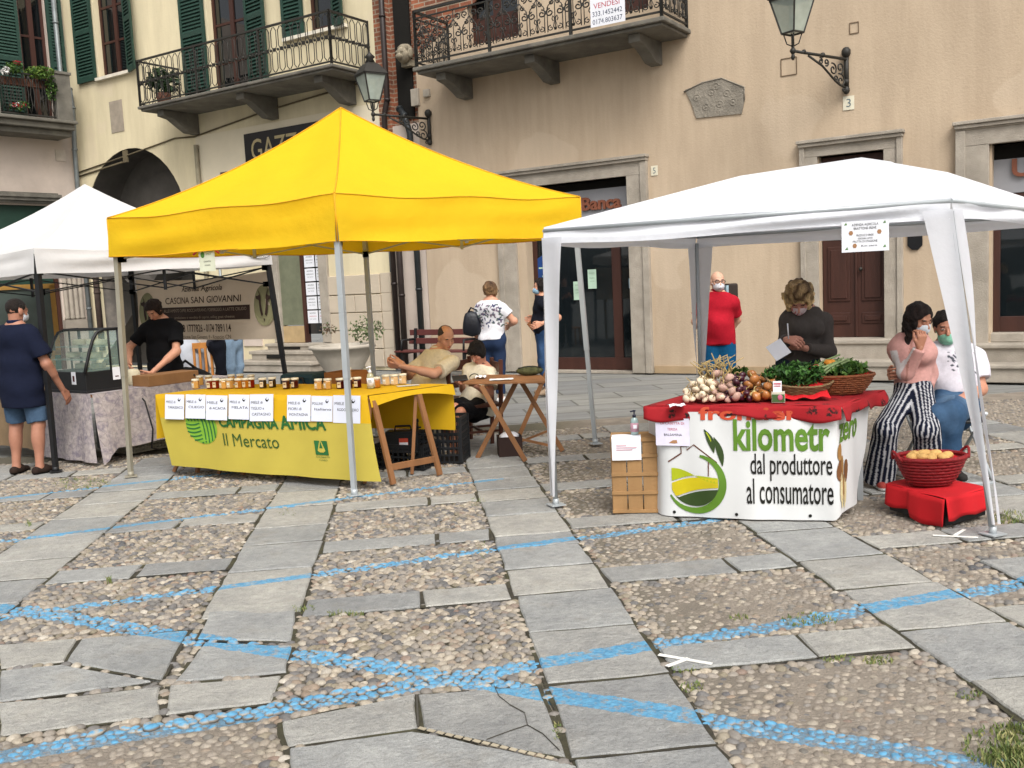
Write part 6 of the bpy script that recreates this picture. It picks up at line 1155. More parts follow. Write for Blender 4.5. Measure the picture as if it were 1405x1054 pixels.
for cx, cy, ln_, an in ((.33, .52, .17, 1.95), (.385, .45, .2, 1.85)):
    pts = [(cx * k + math.cos(an) * ln_ * (q / 8 - .5) + .012 * math.sin(q / 8 * 3), cy + math.sin(an) * ln_ * (q / 8 - .5)) for q in range(9)]; b.m = 3; curve(b, pts, .04, lambda q: .12 + math.sin(math.pi * q) * .95); b.m = 1; curve(b, [(x + .003, y) for x, y in pts[2:-1]], .008)
b.m = 4; curve(b, [(ox - .175, oy + .14), (ox - .085, oy + .2), (ox - .087, oy + .245), (ox - .05, oy + .25), (ox - .048, oy + .222), (ox + .0, oy + .26), (ox + .15, oy + .14)], .009); curve(b, [(ox + .095, oy + .145), (ox + .093, oy + .05)], .007); b.build('emblem', [PG2, PL, PY, PDG, PBR], bt)
b = MB()                               # printed garlic and eyelets on the side
GT = [mat('print_tan', '#8f6a3a'), mat('print_brownish', '#6a4526'), mat('print_cream', '#c2b48a')]
for i, (s_, z, rx, rz_) in enumerate(((1.13, .40, .05, .06), (1.12, .28, .045, .07), (1.18, .3, .05, .07), (1.14, .16, .035, .1), (1.2, .15, .045, .09), (1.28, .25, .06, .08), (1.26, .12, .05, .09), (1.16, .06, .03, .05), (1.23, .05, .03, .05))):
    b.m = (0, 1, 0, 2, 0, 1, 2, 2, 2)[i]; b.add([BT(s_ * k + rx * math.cos(a * .5) * .8, z + .03 + rz_ * math.sin(a * .5)) for a in range(12)], [tuple(range(12))])
b.build('printed_garlic', GT, bt)
b = MB()
for s_ in (.1, .49, .93): b.add([BT(s_ * k + .011 * math.cos(a), .03 + .011 * math.sin(a)) for a in [i * .6 for i in range(11)]], [tuple(range(11))])
b.build('eyelet', INK, bt)
# red cloth
def redhook(N, col, pos):
    nz = N.add('ShaderNodeTexNoise', {'Vector': pos, 'Scale': 30.0, 'Detail': 3}).outputs[1]; wp = N.add('ShaderNodeVectorMath', {0: pos, 1: N.add('ShaderNodeVectorMath', {0: nz, 1: (.05, .05, .05)}, operation='MULTIPLY').outputs[0]}, operation='ADD').outputs[0]
    d = N.add('ShaderNodeTexVoronoi', {'Vector': wp, 'Scale': 8.5, 'Randomness': .6}).outputs['Distance']; return N.mix(N.math('MULTIPLY', N.ramp(d, .36, .28), N.ramp(N.noise(pos, 55, 3), .4, .52)), col, lin('#1f0d0a'))
RC = mat('red_cloth', '#901018', rough=.85, var=.07, s=3, hook=redhook, bump=.2, bs=200); RC2 = mat('plain_red_cloth', '#b8101a', rough=.85, var=.06, s=4, bump=.2, bs=200)
rc = thing('red_cloth', 'red patterned cloth spread over the vegetable table', 'tablecloth', (v0 + v2) / 2); b = MB()
e0, e1, e2, e3 = v0 - vd * .11 + vn * .04, v1 + vd * .06 + vn * .065, v2 + vd * .10 + vs_ * .02, v3 - vd * .1
b.grid(lambda s_, q: lerp(lerp(e0, e1, s_), lerp(e3, e2, s_), q) + Z * (.008 + .006 * math.sin(s_ * 17) * math.sin(q * 11 + 1)), 40, 16)
cor = [e0, e1, e2, e3]
for i in range(4):
    a, c_ = cor[i], cor[(i + 1) % 4]; d = (c_ - a).normalized(); nn = V((d.y, -d.x, 0)); h0 = (.075, .07, .05, .06)[i]
    b.grid(lambda s_, q: lerp(a, c_, s_) + Z * (.008 * (1 - q) - (h0 + .018 * math.sin(s_ * 9 + i) + .01 * math.sin(s_ * 23)) * q) + nn * (.015 * math.sin(q * 1.7) + .018 * q * math.sin(s_ * 14 + i)), 40, 5)
b.build('cloth', RC, rc, solid=.004)
p = G(1165, 562, .775); 
# paper on the banner
c = bp(S0 + .105 * k, .58, .015); o = free_paper('stall_notice', 'white notice with red heading pinned to the left of the banner', c, (vd + V((0, 0, -.02))), Z, .225, .185, [('LA CASETTA DI', .15, .85, .78, .87, 2), ('TERESA', .35, .65, .56, .65, 2), ('BALSAMINA', .25, .78, .36, .45)], lambda t, mp: [setattr(t, 'm', 4), t.add([mp(.38 + .0, .1), mp(.5, .2), mp(.62, .22), mp(.64, .1), mp(.55, .08)], [(0, 1, 2, 3, 4)])], bg=mat('notice_lilac', '#cfcbdb', rough=.7))
# vegetables: top plane point from pixel
def TP(px, py, z=VZ + .015): return G(px, py, z)
GAR = [mat('garlic_white', '#c9b9a0', rough=.7, var=.12, s=40), mat('garlic_pink', '#a8887a', rough=.7, var=.2, s=60)]; STK = mat('dry_stalk', '#a08a5c', rough=.9, var=.2, s=30)
def bulb_proto(name, r, m, stalk=True, flat=.85):
    t = thing(name, 'x', 'garlic' if 'garlic' in name else 'onion', (0, 0, 0)); b = MB(); n = 14
    prof = [(0, -.80 * flat), (.45, -.72 * flat), (.85, -.4 * flat), (1.0, 0), (.86, .4 * flat), (.5, .72 * flat), (.22, .95 * flat), (.12, 1.2 * flat)]
    if 'garlic' in name:
        vs = []
        for pr, pz in prof: vs += [(r * pr * (1 + .07 * abs(math.sin(j * math.pi * 5 / n))) * math.cos(2 * math.pi * j / n), r * pr * (1 + .07 * abs(math.sin(j * math.pi * 5 / n))) * math.sin(2 * math.pi * j / n), r * pz) for j in range(n)]
        b.add(vs, [(i * n + j, i * n + (j + 1) % n, (i + 1) * n + (j + 1) % n, (i + 1) * n + j) for i in range(len(prof) - 1) for j in range(n)], True)
    else: b.lathe([(a * r, z * r) for a, z in prof], (0, 0, 0), n)
    b.build('bulb', m, t, False); b = MB(); b.tube([(0, 0, r * .9), (r * .1, 0, r * 1.5), (r * .5, r * .1, r * (2.4 if stalk else 1.6))], [r * .16, r * .12, r * .07], 6); b.build('stalk', STK, t, False); return t
def heap(proto, label, group, pts, tilt=1.2, sc_=(.85, 1.15)):
    for i, p in enumerate(pts):
        o = proto if i == 0 else copy_tree(proto); o.location = p; q = RN.uniform(*sc_); o.scale = (q, q, q); o.rotation_euler = (RN.uniform(-tilt, tilt), RN.uniform(-tilt, tilt), RN.uniform(0, 6.28)); tag(o, label, proto['category'], group)
def pile(px0, px1, py_f, depth, n, r, h, seed):
    rr = random.Random(seed); A, B_ = TP(px0, py_f), TP(px1, py_f); out = []; L_ = (B_ - A).length; dirb = V((-(B_ - A).y, (B_ - A).x, 0)).normalized()
    tries = 0
    while len(out) < n and tries < 9000:
        tries += 1; s_, q = rr.random(), rr.random(); hh = h * math.sin(math.pi * min(.97, max(.08, s_))) ** .5 * math.sin(math.pi * min(.92, q * .8 + .14)); z = rr.random() * max(.001, hh)
        if tries < n * 12: z = rr.random() * .02
        p = A + (B_ - A) * s_ + dirb * depth * q + Z * (r * .8 + z)
        if all((p - o_).length > r * 1.55 for o_ in out): out.append(p)
    return out
heap(bulb_proto('garlic_bulb', .026, GAR[0]), 'white garlic bulb in the heap at the left end of the red cloth', 'white garlic heap', pile(936, 990, 554, .36, 66, .027, .15, 1))
heap(bulb_proto('garlic_bulb', .03, GAR[1]), 'pinkish garlic bulb with dry stalk beside the white garlic heap', 'pinkish garlic heap', pile(968, 1012, 553, .38, 44, .03, .19, 2), .9)
heap(bulb_proto('red_onion', .027, mat('red_onion', '#3b1220', rough=.35, var=.25, s=30, spec=.5), False), 'dark red onion in the heap between garlic and yellow onions', 'red onion heap', pile(992, 1032, 553, .42, 50, .028, .15, 3))
heap(bulb_proto('yellow_onion', .036, mat('yellow_onion', '#9a6230', rough=.35, var=.25, s=14, spec=.5), False), 'golden brown onion in the heap left of the seed packet', 'golden onion heap', pile(1018, 1066, 552, .4, 36, .034, .2, 4))
o = bulb_proto('white_onion', .041, mat('white_onion', '#c9b67e', rough=.3, var=.12, s=14, spec=.5), False); p = TP(1035, 551); o.location = p + Z * .036; tag(o, 'large pale onion at the front of the golden onions', 'onion')
b = MB(); p = TP(985, 552)
for i in range(34): q = p + V((RN.uniform(-.1, .14), .12 + RN.uniform(0, .2), .12 + RN.uniform(0, .1))); b.tube([q, q + V((RN.uniform(-.05, .05), .0, RN.uniform(.03, .08))), q + V((RN.uniform(-.1, .1), 0, RN.uniform(.05, .12)))], [.007, .005, .003], 5)
tag(b.build('garlic_stalks', STK), 'dry straw-coloured stalks sticking up behind the garlic', 'stalks')
def greens(name, label, c, R_, n, sz, cols, cat='greens'):
    v, f, cc = [], [], []; leafball(v, f, cc, c, R_, n, sz, cols); return tag(link_mesh(name, v, f, LEAF, cols=np.array(cc)), label, cat)
p = TP(1025, 530); greens('garlic_leaves', 'small tuft of green leaves between the garlic and red onions', p + V((-.04, .1, .1)), (.09, .06, .04), 90, .035, ['#3d5a24', '#52702f', '#2d4419'])
# seed packet
p = TP(1068, 552); t = thing('seed_packet', 'small white and green carton printed with a pink flower by the onions', 'carton', p, -.28); b = MB(); b.box((0, 0, .035), (.085, .05, .07)); b.m = 1; b.box((-.005, -.018, .105), (.055, .004, .075)); b.m = 2; b.box((0, -.027, .03), (.08, .003, .05)); b.m = 3; b.ball((.012, -.03, .035), (.017, .003, .02), 10); b.m = 4; b.box((-.005, -.021, .125), (.045, .002, .008)); b.box((-.005, -.021, .11), (.04, .002, .006)); b.build('carton', [mat('carton_grey', '#b9b4a2'), WHITE, mat('packet_green', '#3f5a30'), mat('packet_pink', '#b5607a'), mat('red_ink', '#b03a4c')], t, False)
# baskets
WIC = mat('brown_wicker', '#7a4526', rough=.7, var=.3, s=40, bump=.6, bs=120); RWIC = mat('red_wicker', '#7c0d14', rough=.55, var=.25, s=40, bump=.5, bs=120)
def basket(name, label, c, R0, R1, h, m, rz=0.0, sy=.75, handle=True, tilt=0.0, rings=9):
    t = thing(name, label, 'basket', c, rz); n = 40; b = MB(); T = Matrix.Rotation(tilt, 3, 'X')
    for k_ in range(rings):
        q = k_ / (rings - 1); r = R0 + (R1 - R0) * q ** .7; b.tube([T @ V((r * (1 + .012 * (-1) ** (j + k_)) * math.cos(2 * math.pi * j / n), r * (1 + .012 * (-1) ** (j + k_)) * sy * math.sin(2 * math.pi * j / n), .012 + h * q)) for j in range(n)], h / rings * .58 if k_ < rings - 1 else h / rings * .8, 6, True)
    b.lathe([(0, .01), (R0, .01)], (0, 0, 0), 24, 1, sy) if not tilt else b.add([T @ V((R0 * math.cos(i * .262), R0 * sy * math.sin(i * .262), .012)) for i in range(24)], [tuple(range(24))])
    b.build('weave', m, t, False)
    if handle:
        for s_ in (-1, 1): hb = MB(); hb.tube([T @ V((s_ * (R1 + .03 * math.sin(math.pi * i / 8)), -.06 + .12 * i / 8, h + .06 * math.sin(math.pi * i / 8))) for i in range(9)], .009, 6); hb.build('handle', m, t, False)
    return t
pB = TP(1145, 548); basket('wicker_basket', 'brown wicker tray basket with red lining at the right end of the table', pB + V((.12, .28, .0)), .16, .24, .12, WIC, -.1, .7, False)
pA = TP(1108, 550); basket('wicker_basket', 'grey-brown shallow basket tilted forward with leafy greens', pA + V((.0, .2, .03)), .17, .23, .09, mat('grey_wicker', '#6f5a3c', rough=.8, var=.3, s=40, bump=.6, bs=120), .2, .75, False, .25)
b = MB(); c_ = pB + V((.12, .28, .0)); b.grid(lambda s_, q: c_ + V((.235 * math.cos(s_ * 6.283) * (.6 + .44 * q), .165 * math.sin(s_ * 6.283) * (.6 + .44 * q), .07 + .065 * q + .012 * math.sin(s_ * 25))), 48, 4); tag(b.build('basket_lining', RC2), 'red cloth lining inside the brown wicker tray basket', 'cloth')
b = MB(); c_ = pA + V((-.02, .12, .0)); b.grid(lambda s_, q: c_ + V((-.16 + .34 * s_, -.06 - .05 * q + .16 * (1 - q), .105 - .09 * q ** 1.5 + .008 * math.sin(s_ * 17))), 24, 8); tag(b.build('basket_lining', RC2), 'red cloth hanging over the front of the grey-brown basket', 'cloth')
greens('leafy_greens', 'heap of dark green herbs in the tilted grey-brown basket', pA + V((-.02, .22, .15)), (.21, .14, .09), 1300, .024, ['#1f3d16', '#2d5220', '#3b6629', '#16300f', '#4b7534'])
greens('leafy_greens', 'green leaves piled in the brown wicker tray basket', pB + V((.14, .3, .17)), (.2, .13, .06), 620, .03, ['#3b5d24', '#52752f', '#6a8a42', '#2d4a1c'])
b = MB(); q0 = pA + V((.12, .22, .12))
for i in range(9): q = q0 + V((RN.uniform(-.06, .06), RN.uniform(-.05, .05), RN.uniform(0, .05))); b.tube([q, q + V((.1, .03, .06)), q + V((.22, .05, .10))], [.012, .009, .006], 6)
tag(b.build('celery_stalks', mat('celery', '#7d9060', rough=.5, var=.2, s=20)), 'pale green celery stalks leaning between the two baskets', 'celery')
t = thing('pumpkin_flower', 'orange squash blossom on top of the greens in the right basket', 'flower', pB + V((.06, .26, .19))); b = MB(); b.lathe([(.005, -.02), (.03, .0), (.042, .03), (.03, .05), (.01, .04)], pB + V((.06, .26, .19)), 12); b.build('petals', mat('squash_orange', '#c9822a', rough=.6, var=.15), t)
for i, (dx, dy, dz) in enumerate(((.06, .1, .17), (.1, .14, .17), (.03, .16, .17), (.12, .09, .15))):
    b = MB(); b.ball(pA + V((dx + .05, dy + .14, dz + .02)), (.024, .024, .022), 12); tag(b.build('radish', mat('radish_red', '#a3141c', rough=.35)), 'small red radish on the greens between the baskets', 'radish', 'radishes on the greens')
b = MB(); q = TP(929, 558); b.grid(lambda s_, r_: q + V(((s_ - .5) * .11, (r_ - .5) * .1, .004 + .012 * abs(math.sin(s_ * 5 + r_ * 3)))), 6, 6, False); tag(b.build('paper_napkin', WHITE), 'white paper slip at the left corner of the red cloth', 'paper')
# upright wooden crate with sheet and sanitiser
CRW = mat('crate_wood', '#94724a', rough=.8, var=.16, s=7, stretch=.3, bump=.2, bs=60)
c0 = G(841, 708); c1 = G(905, 707); cx = (c1 - c0).normalized(); cw = (c1 - c0).length; cyv = V((-cx.y, cx.x, 0)); t = thing('wooden_crate', 'slatted wooden crate standing on end left of the banner', 'crate', (c0 + c1) / 2); HC = .53
mp = lambda x, y, z: c0 + cx * x + cyv * y + Z * (z + .02); b = MB(); bx = lambda x0, x1, y0, y1, z0, z1: b.add([mp(x, y, z) for x in (x0, x1) for y in (y0, y1) for z in (z0, z1)], [(0, 1, 3, 2), (4, 6, 7, 5), (0, 4, 5, 1), (2, 3, 7, 6), (0, 2, 6, 4), (1, 5, 7, 3)])
for i in range(3): bx(i * cw / 3 + .004, (i + 1) * cw / 3 - .004, 0, .01, 0, HC)
for z in (0, .13, .26, .39, HC - .03): bx(0, cw, -.010, -.0005, z, z + .025)
b.build('slat_face', CRW, t, bevel=.002); b = MB(); bx(-.0, .012, .011, .24, 0, HC); bx(cw - .012, cw, .011, .24, 0, HC); bx(.013, cw - .013, .011, .24, HC - .012, HC); bx(.013, cw - .013, .011, .24, 0, .012); b.build('side_board', CRW, t, bevel=.002)
b = MB()
for x in (.012, cw - .012):
    for y in (.02, .22): bx(x - .012 if x > .1 else x, x if x > .1 else x + .012, y, y + .015, .02, HC - .02)
b.build('corner_post', CRW, t)
def shp(a, q, d): return mp(a + .01, -.015 - d, HC - .155 + q) if q < .155 else mp(a + .01, -.015 + (q - .155), HC + .004 + d)
b = MB(); b.grid(lambda s_, q: shp(s_ * .2, q * .26, .002 + .003 * math.sin(s_ * 5)), 6, 20); b.m = 1
for y, x0, x1 in ((.085, .03, .17), (.07, .03, .14), (.1, .03, .1)): b.add([shp(x, q, .008) for x, q in ((x0, y), (x1, y), (x1, y + .006), (x0, y + .006))], [(0, 1, 2, 3)])
tag(b.build('notice_sheet', [WHITE, mat('pink_ink', '#b98a94')]), 'white sheet with pink print folded over the top of the wooden crate', 'paper')
bottle('sanitiser_bottle', 'pump bottle with pink label and dark pump on the wooden crate', mp(.17, .08, HC + .008), .82, mat('clear_blue_gel', '#9fb7b5', rough=.05, spec=.7, glass=.25), [mat('pink_label', '#b38a96'), WHITE], mat('navy_pump', '#10142a', rough=.4))
# red box and bread basket
r0, r1, r2 = G(1216, 704), G(1298, 729), G(1357, 712); bx_ = thing('draped_box', 'low box draped in plain red cloth under the bread basket', 'box', (r0 + r2) / 2, 0); r3 = r0 + (r2 - r1); b = MB(); q = [r0, r1, r2, r3]; zt = .2; m_ = (r0 + r2) / 2
q2 = [lerp(p_, m_, .07) for p_ in q]; b.prism([(p_.x, p_.y) for p_ in q2], lambda x, y: V((x, y, .025)), lambda x, y: V((x, y, zt - .004))); b.build('box', BLK, bx_)
b = MB(); b.grid(lambda s_, r_: lerp(lerp(q[0], q[1], s_), lerp(q[3], q[2], s_), r_) + Z * (zt + .004 * math.sin(s_ * 9 + r_ * 7)), 16, 12)
for i in range(4):
    a, c_ = q[i], q[(i + 1) % 4]; d = (c_ - a).normalized(); nn = V((d.y, -d.x, 0)); b.grid(lambda s_, r_: lerp(a, c_, s_) + Z * (zt - (.135 + (.045 if s_ > .45 else 0) * (i == 0) + .008 * math.sin(s_ * 11)) * r_) + nn * (.012 * r_ + .008 * math.sin(s_ * 13 + i) * r_ + (.012 if (s_ > .42 and i == 0) else 0)), 26, 5)
b.build('cloth', RC2, bx_, solid=.003)
bc = V((m_.x - .03, m_.y + .02, zt + .012)); basket('bread_basket', 'red wicker basket of small pale loaves on the red draped box', bc, .13, .225, .17, RWIC, .1, .72)
b = MB(); b.grid(lambda s_, q_: bc + V((.205 * math.cos(s_ * 6.283) * (.35 + .62 * q_), .15 * math.sin(s_ * 6.283) * (.35 + .62 * q_), .11 + .07 * q_ + .014 * math.sin(s_ * 19 + q_ * 4))), 48, 5); tag(b.build('basket_lining', RC2), 'red napkin lining the red wicker bread basket', 'cloth')
BRD = mat('pale_bread', '#c29a5c', rough=.8, var=.14, s=18, bump=.3, bs=60); proto = MB()
def loaf(): b = MB(); b.ball((0, 0, 0), (.045, .034, .026), 14); return b.build('small_loaf', BRD)
lo = loaf()
for i, (x, y, z) in enumerate(((-.13, -.02, .165), (-.08, -.05, .17), (-.1, .02, .175), (-.02, -.06, .165), (-.05, .0, .18), (.02, -.0, .175), (.06, -.05, .16), (.1, -.01, .165), (.13, .03, .16), (.0, .06, .17), (.06, .05, .17))):
    o = lo if i == 0 else copy_tree(lo); o.location = bc + V((x, y, z + .02)); o.rotation_euler = (RN.uniform(-.3, .3), RN.uniform(-.3, .3), RN.uniform(0, 3)); o.scale = (RN.uniform(.85, 1.15),) * 3; tag(o, 'small pale loaf in the red wicker basket', 'bread', 'loaves in the red basket')
# seated man's folding chair
t = thing('folding_chair', 'grey tubular folding chair under the man in the white shirt', 'chair', V((3.3, 7.15, 0))); b = MB()
for x in (3.06, 3.5): b.tube([V((x, 7.45, .02)), V((x, 7.0, .47)), V((x, 6.94, .52))], .013, 8); b.tube([V((x, 6.82, .02)), V((x, 7.3, .48)), V((x, 7.42, .86))], .013, 8)
b.tube([V((3.06, 7.45, .02)), V((3.5, 7.45, .02))], .013, 8); b.tube([V((3.06, 6.82, .02)), V((3.5, 6.82, .02))], .013, 8); b.tube([V((3.06, 7.42, .86)), V((3.5, 7.42, .86))], .013, 8); b.build('frame', STEEL, t)
b = MB(); b.box((3.28, 7.15, .455), (.42, .38, .025)); b.build('seat', BLK, t, bevel=.01); b = MB(); b.box((3.28, 7.41, .76), (.42, .02, .2)); b.build('backrest', BLK, t, bevel=.008)
# ---------------------------------------------------------------- cheese stall
d1, d2 = V((.587, .81, 0)), V((-.81, .587, 0)); T0 = V((-4.2, 9.42, 0)); LZ = .735
lt = thing('counter_table', 'market counter table beneath the glass cheese case', 'table', T0); b = MB(); L_, D_ = 1.75, 1.0; P = [T0, T0 + d1 * L_, T0 + d1 * L_ + d2 * D_, T0 + d2 * D_]; quadtop(b, P, LZ - .03, LZ - .004); b.build('tabletop', TW, lt)
for p_ in P: q = lerp(p_, (P[0] + P[2]) / 2, .12); b = MB(); b.tube([q + Z * .01, q + Z * (LZ - .031)], .018, 8); b.build('leg', STEEL, lt)
def stonecloth(N, col, pos):
    vt = N.add('ShaderNodeTexVoronoi', {'Vector': pos, 'Scale': 9.0}, feature='DISTANCE_TO_EDGE').outputs['Distance']; cl = N.add('ShaderNodeTexVoronoi', {'Vector': pos, 'Scale': 9.0}).outputs['Color']; bw = N.add('ShaderNodeRGBToBW', {0: cl}).outputs[0]
    c = N.mix(bw, lin('#6f6878'), lin('#9b928f')); c = N.mix(N.ramp(N.noise(pos, 22, 5), .35, .7), c, lin('#b3a9a4')); return N.mix(N.ramp(vt, .014, .0), c, lin('#6a6468'))
SCL = mat('stone_print_cloth', (.3, .3, .3), rough=.85, hook=stonecloth, bump=.2, bs=60); cl = thing('grey_cloth', 'grey stone-print cloth hanging to the ground around the cheese counter', 'tablecloth', T0); b = MB()
b.grid(lambda s_, q: T0 + d1 * L_ * s_ + d2 * D_ * q + Z * (LZ + .002), 10, 8)
hem = lambda s_: .03 + (.13 if s_ > .12 else .13 * (s_ / .12)) * (1 if s_ > .05 else .6) + .01 * math.sin(s_ * 20)
b.grid(lambda s_, q: T0 + d1 * L_ * s_ - d2 * (.012 + .03 * q + .016 * q * math.sin(s_ * 21)) + Z * (LZ + .002 - (LZ - hem(s_)) * q) + (d1 * -.02 + d2 * -.10) * (q ** 2) * max(0, 1 - s_ * 9), 50, 8)
b.grid(lambda s_, q: T0 + d2 * D_ * s_ - d1 * (.012 + .03 * q + .018 * q * math.sin(s_ * 17)) + Z * (LZ + .002 - (LZ - .05) * q) + (-d2 * .06) * (q ** 2) * max(0, 1 - s_ * 9), 30, 8); b.build('cloth', SCL, cl)
t = thing('brown_cloth', 'brown sackcloth skirt on the table behind the man in blue', 'tablecloth', T0 + d2 * 1.0); b = MB(); S_ = T0 + d2 * 1.02 - d1 * .02; b.grid(lambda s_, q: S_ + d2 * 1.6 * s_ - d1 * (.03 * q + .02 * q * math.sin(s_ * 24)) + Z * (LZ - .62 * q), 40, 6); b.grid(lambda s_, q: S_ + d2 * 1.6 * s_ + d1 * .8 * q + Z * LZ, 6, 4); b.build('cloth', mat('sackcloth', '#77634a', rough=.95, var=.12, s=6, bump=.3, bs=180), t)
b = MB()
for x in (.1, 1.5):
    for y in (.08, .7): q = S_ + d2 * x + d1 * y; b.tube([V((q.x, q.y, .01)), V((q.x, q.y, LZ - .01))], .018, 8)
b.build('leg', STEEL, t)
# display case
K0 = T0 + d2 * .14 + d1 * .03 + Z * LZ; kp = lambda a, c_, z: K0 + d2 * a + d1 * c_ + Z * z; KA, KC, KH = .74, .40, .64
t = thing('display_case', 'black refrigerated glass case of cheeses on the grey cloth', 'display case', K0)
def kbox(b, a0, a1, c0_, c1_, z0, z1): b.add([kp(a, c_, z) for a in (a0, a1) for c_ in (c0_, c1_) for z in (z0, z1)], [(0, 1, 3, 2), (4, 6, 7, 5), (0, 4, 5, 1), (2, 3, 7, 6), (0, 2, 6, 4), (1, 5, 7, 3)])
b = MB(); kbox(b, 0, KA, 0, KC, .01, .22); kbox(b, -.01, KA + .01, -.012, KC + .01, 0, .03); b.build('base', BLK, t, bevel=.008)
b = MB(); prof = [(.0, .2), (.03, .3), (.07, .42), (.12, .54), (.17, .61), (.24, .635), (KC, .635)]
for a in (.0, KA): b.tube([kp(a, c_, z) for c_, z in prof], .016, 6); b.tube([kp(a, KC, .2), kp(a, KC, .635)], .016, 6); b.tube([kp(a, .29, .2), kp(a, .29, .635)], .01, 6)
for c_, z in ((.24, .635), (KC, .635)): b.tube([kp(0, c_, z), kp(KA, c_, z)], .014, 6)
b.build('frame', BLK, t); CG = mat('case_glass', '#9fb5ac', rough=.03, spec=.8, glass=.78); b = MB(); b.grid(lambda s_, q: kp(KA * s_, *[lerp(V((*prof[min(5, int(q * 6))], 0)), V((*prof[min(5, int(q * 6)) + 1], 0)), q * 6 - min(5, int(q * 6)))[i_] for i_ in (0, 1)]), 2, 12)
b.prism(prof + [(KC, .2)], lambda c_, z: kp(.004, c_, z), lambda c_, z: kp(.008, c_, z)); b.build('pane', CG, t); b = MB()
for z in (.33, .46): kbox(b, .02, KA - .02, .12 if z > .4 else .07, KC - .03, z, z + .008)
b.build('shelf', mat('glass_shelf', '#8fa59c', rough=.1, glass=.4), t)
for i, (a, c_) in enumerate(((.25, -.008), (.02, .42))):
    q = kp(a, -.004, .09) if i == 0 else kp(-.004, c_ - .12, .11); ax_ = -d2 if i == 0 else d1; nn = -d1 if i == 0 else -d2; b = MB(); b.add([q, q + ax_ * .085, q + ax_ * .085 + Z * .13, q + Z * .13], [(0, 1, 2, 3)]); b.m = 1; qq = q + ax_ * .025 + Z * .03 + nn * .002; b.add([qq, qq + ax_ * .035, qq + ax_ * .035 + Z * .06, qq + Z * .06] if i == 0 else [qq, qq + ax_ * .04, qq + ax_ * .04 + Z * .01, qq + Z * .01], [(0, 1, 2, 3)]); tag(b.build('price_label', [WHITE, mat('label_dark_red', '#4a1a20')]), ('white label with a dark red emblem on the front of the display case', 'white label on the side of the display case')[i], 'label')
CHE = mat('cheese', '#c9bfa4', rough=.6, var=.1, s=20)
for i, (a, c_, z) in enumerate(((.2, .25, .345), (.42, .3, .345), (.62, .25, .345), (.15, .3, .475), (.38, .35, .475), (.6, .32, .475), (.25, .3, .225), (.52, .28, .225))): b = MB(); b.lathe([(0, 0), (.07, 0), (.075, .01), (.075, .045), (.07, .055), (0, .055)], kp(a, c_, z), 16); tag(b.build('cheese_round', CHE), 'small pale cheese round inside the glass case', 'cheese', 'cheeses in the glass case')
# wooden box on the counter, weights
q = T0 + d1 * .95 + d2 * .02; t = thing('wooden_tray', 'orange-brown wooden box at the right end of the cheese counter', 'box', q + Z * LZ, math.atan2(d1.y, d1.x) + .0); b = MB(); b.box((.0, .12, .06), (.62, .3, .115)); b.build('box', mat('orange_wood', '#8a6440', rough=.6, var=.15, s=6, stretch=.3), t, False, bevel=.004); b = MB(); b.ball((.25, -.035, .07), (.012, .006, .012), 8); b.build('knot', BLK, t, False)
b = MB(); q = T0 + d1 * .75 + d2 * .45 + Z * LZ; b.lathe([(0, 0), (.08, 0), (.085, .02), (.08, .14), (.06, .17), (0, .18)], q, 18); tag(b.build('cheese_stack', CHE), 'rounded pale cheese stack between display case and woman in black', 'cheese')
q = G(178, 626); crate('plastic_crate', 'cream lattice crate on the ground under the cheese counter', V((q.x + .02, q.y + .35, .02)), math.atan2(d1.y, d1.x), (.6, .4, .13), mat('cream_crate', '#a9a48f', rough=.6), 14, None, 3)
b = MB(); q0 = kp(.02, .56, .04)
b.tube([kp(-.03, .5, .0), T0 + d1 * .55 - d2 * .05 + Z * .6, T0 + d1 * .6 - d2 * .07 + Z * .3, T0 + d1 * .58 - d2 * .05 + Z * .1, T0 + d1 * .8 + d2 * .1 + Z * .03], .008, 6); tag(b.build('power_cable', BLK), 'black power cable hanging down the grey stone-print cloth', 'cable')
# farm banner at the back of the white tent
BL, BR = lerp(wD, wB, .02), lerp(wD, wB, .985); bn = (BR - BL).normalized(); bnn = V((bn.y, -bn.x, 0)); BW = (BR - BL).length
gb = thing('farm_banner', 'beige goat farm banner tied across the back of the white tent', 'banner', (BL + BR) / 2); z0, z1 = 1.1, 1.93
wvb = lambda x, z: bnn * (.02 * math.sin(x * 3 + z * 2) + .012 * math.sin(x * 8 - z * 5)); bm = lambda x, z: BL + bn * x + Z * z + wvb(x, z) + bnn * .006
b = MB(); b.grid(lambda s_, q: BL + bn * BW * s_ + Z * (z0 + (z1 - z0) * q - .05 * math.sin(math.pi * s_) * q) + wvb(BW * s_, z0 + (z1 - z0) * q), 40, 10); b.build('sheet', mat('banner_beige', '#c8b9a5', rough=.8, var=.05, s=3, transl=.42), gb)
# map photo pixels of the banner to banner coordinates
def bxz(px, py): d = ray(px, py); k_ = ((BL - V((0, 0, EYE))).dot(bnn)) / d.dot(bnn); p_ = V((0, 0, EYE)) + d * k_; return (p_ - BL).dot(bn), p_.z
def btext(b, s_, xa, ya, xb, yb, bold=.0, shear=0.0):
    (x0, za), (x1, zb) = bxz(xa, yb), bxz(xb, ya); b.text(s_, bm, x0, x1, za, zb, bold, shear)
BRN = mat('banner_brown', '#33231b', rough=.8); BEI = mat('banner_tan', '#8f7f6d', rough=.8); b = MB(); btext(b, 'Azienda Agricola', 250, 390, 305, 403, .012, .25); btext(b, 'CASCINA SAN GIOVANNI', 226, 404, 330, 418, .008, .12); btext(b, '338 1777826 - 0174 789114', 246, 444, 318, 456, .012); b.m = 1; btext(b, 'Frazione San Giovanni, 9 - Roascio CN', 246, 459, 318, 466, .0)
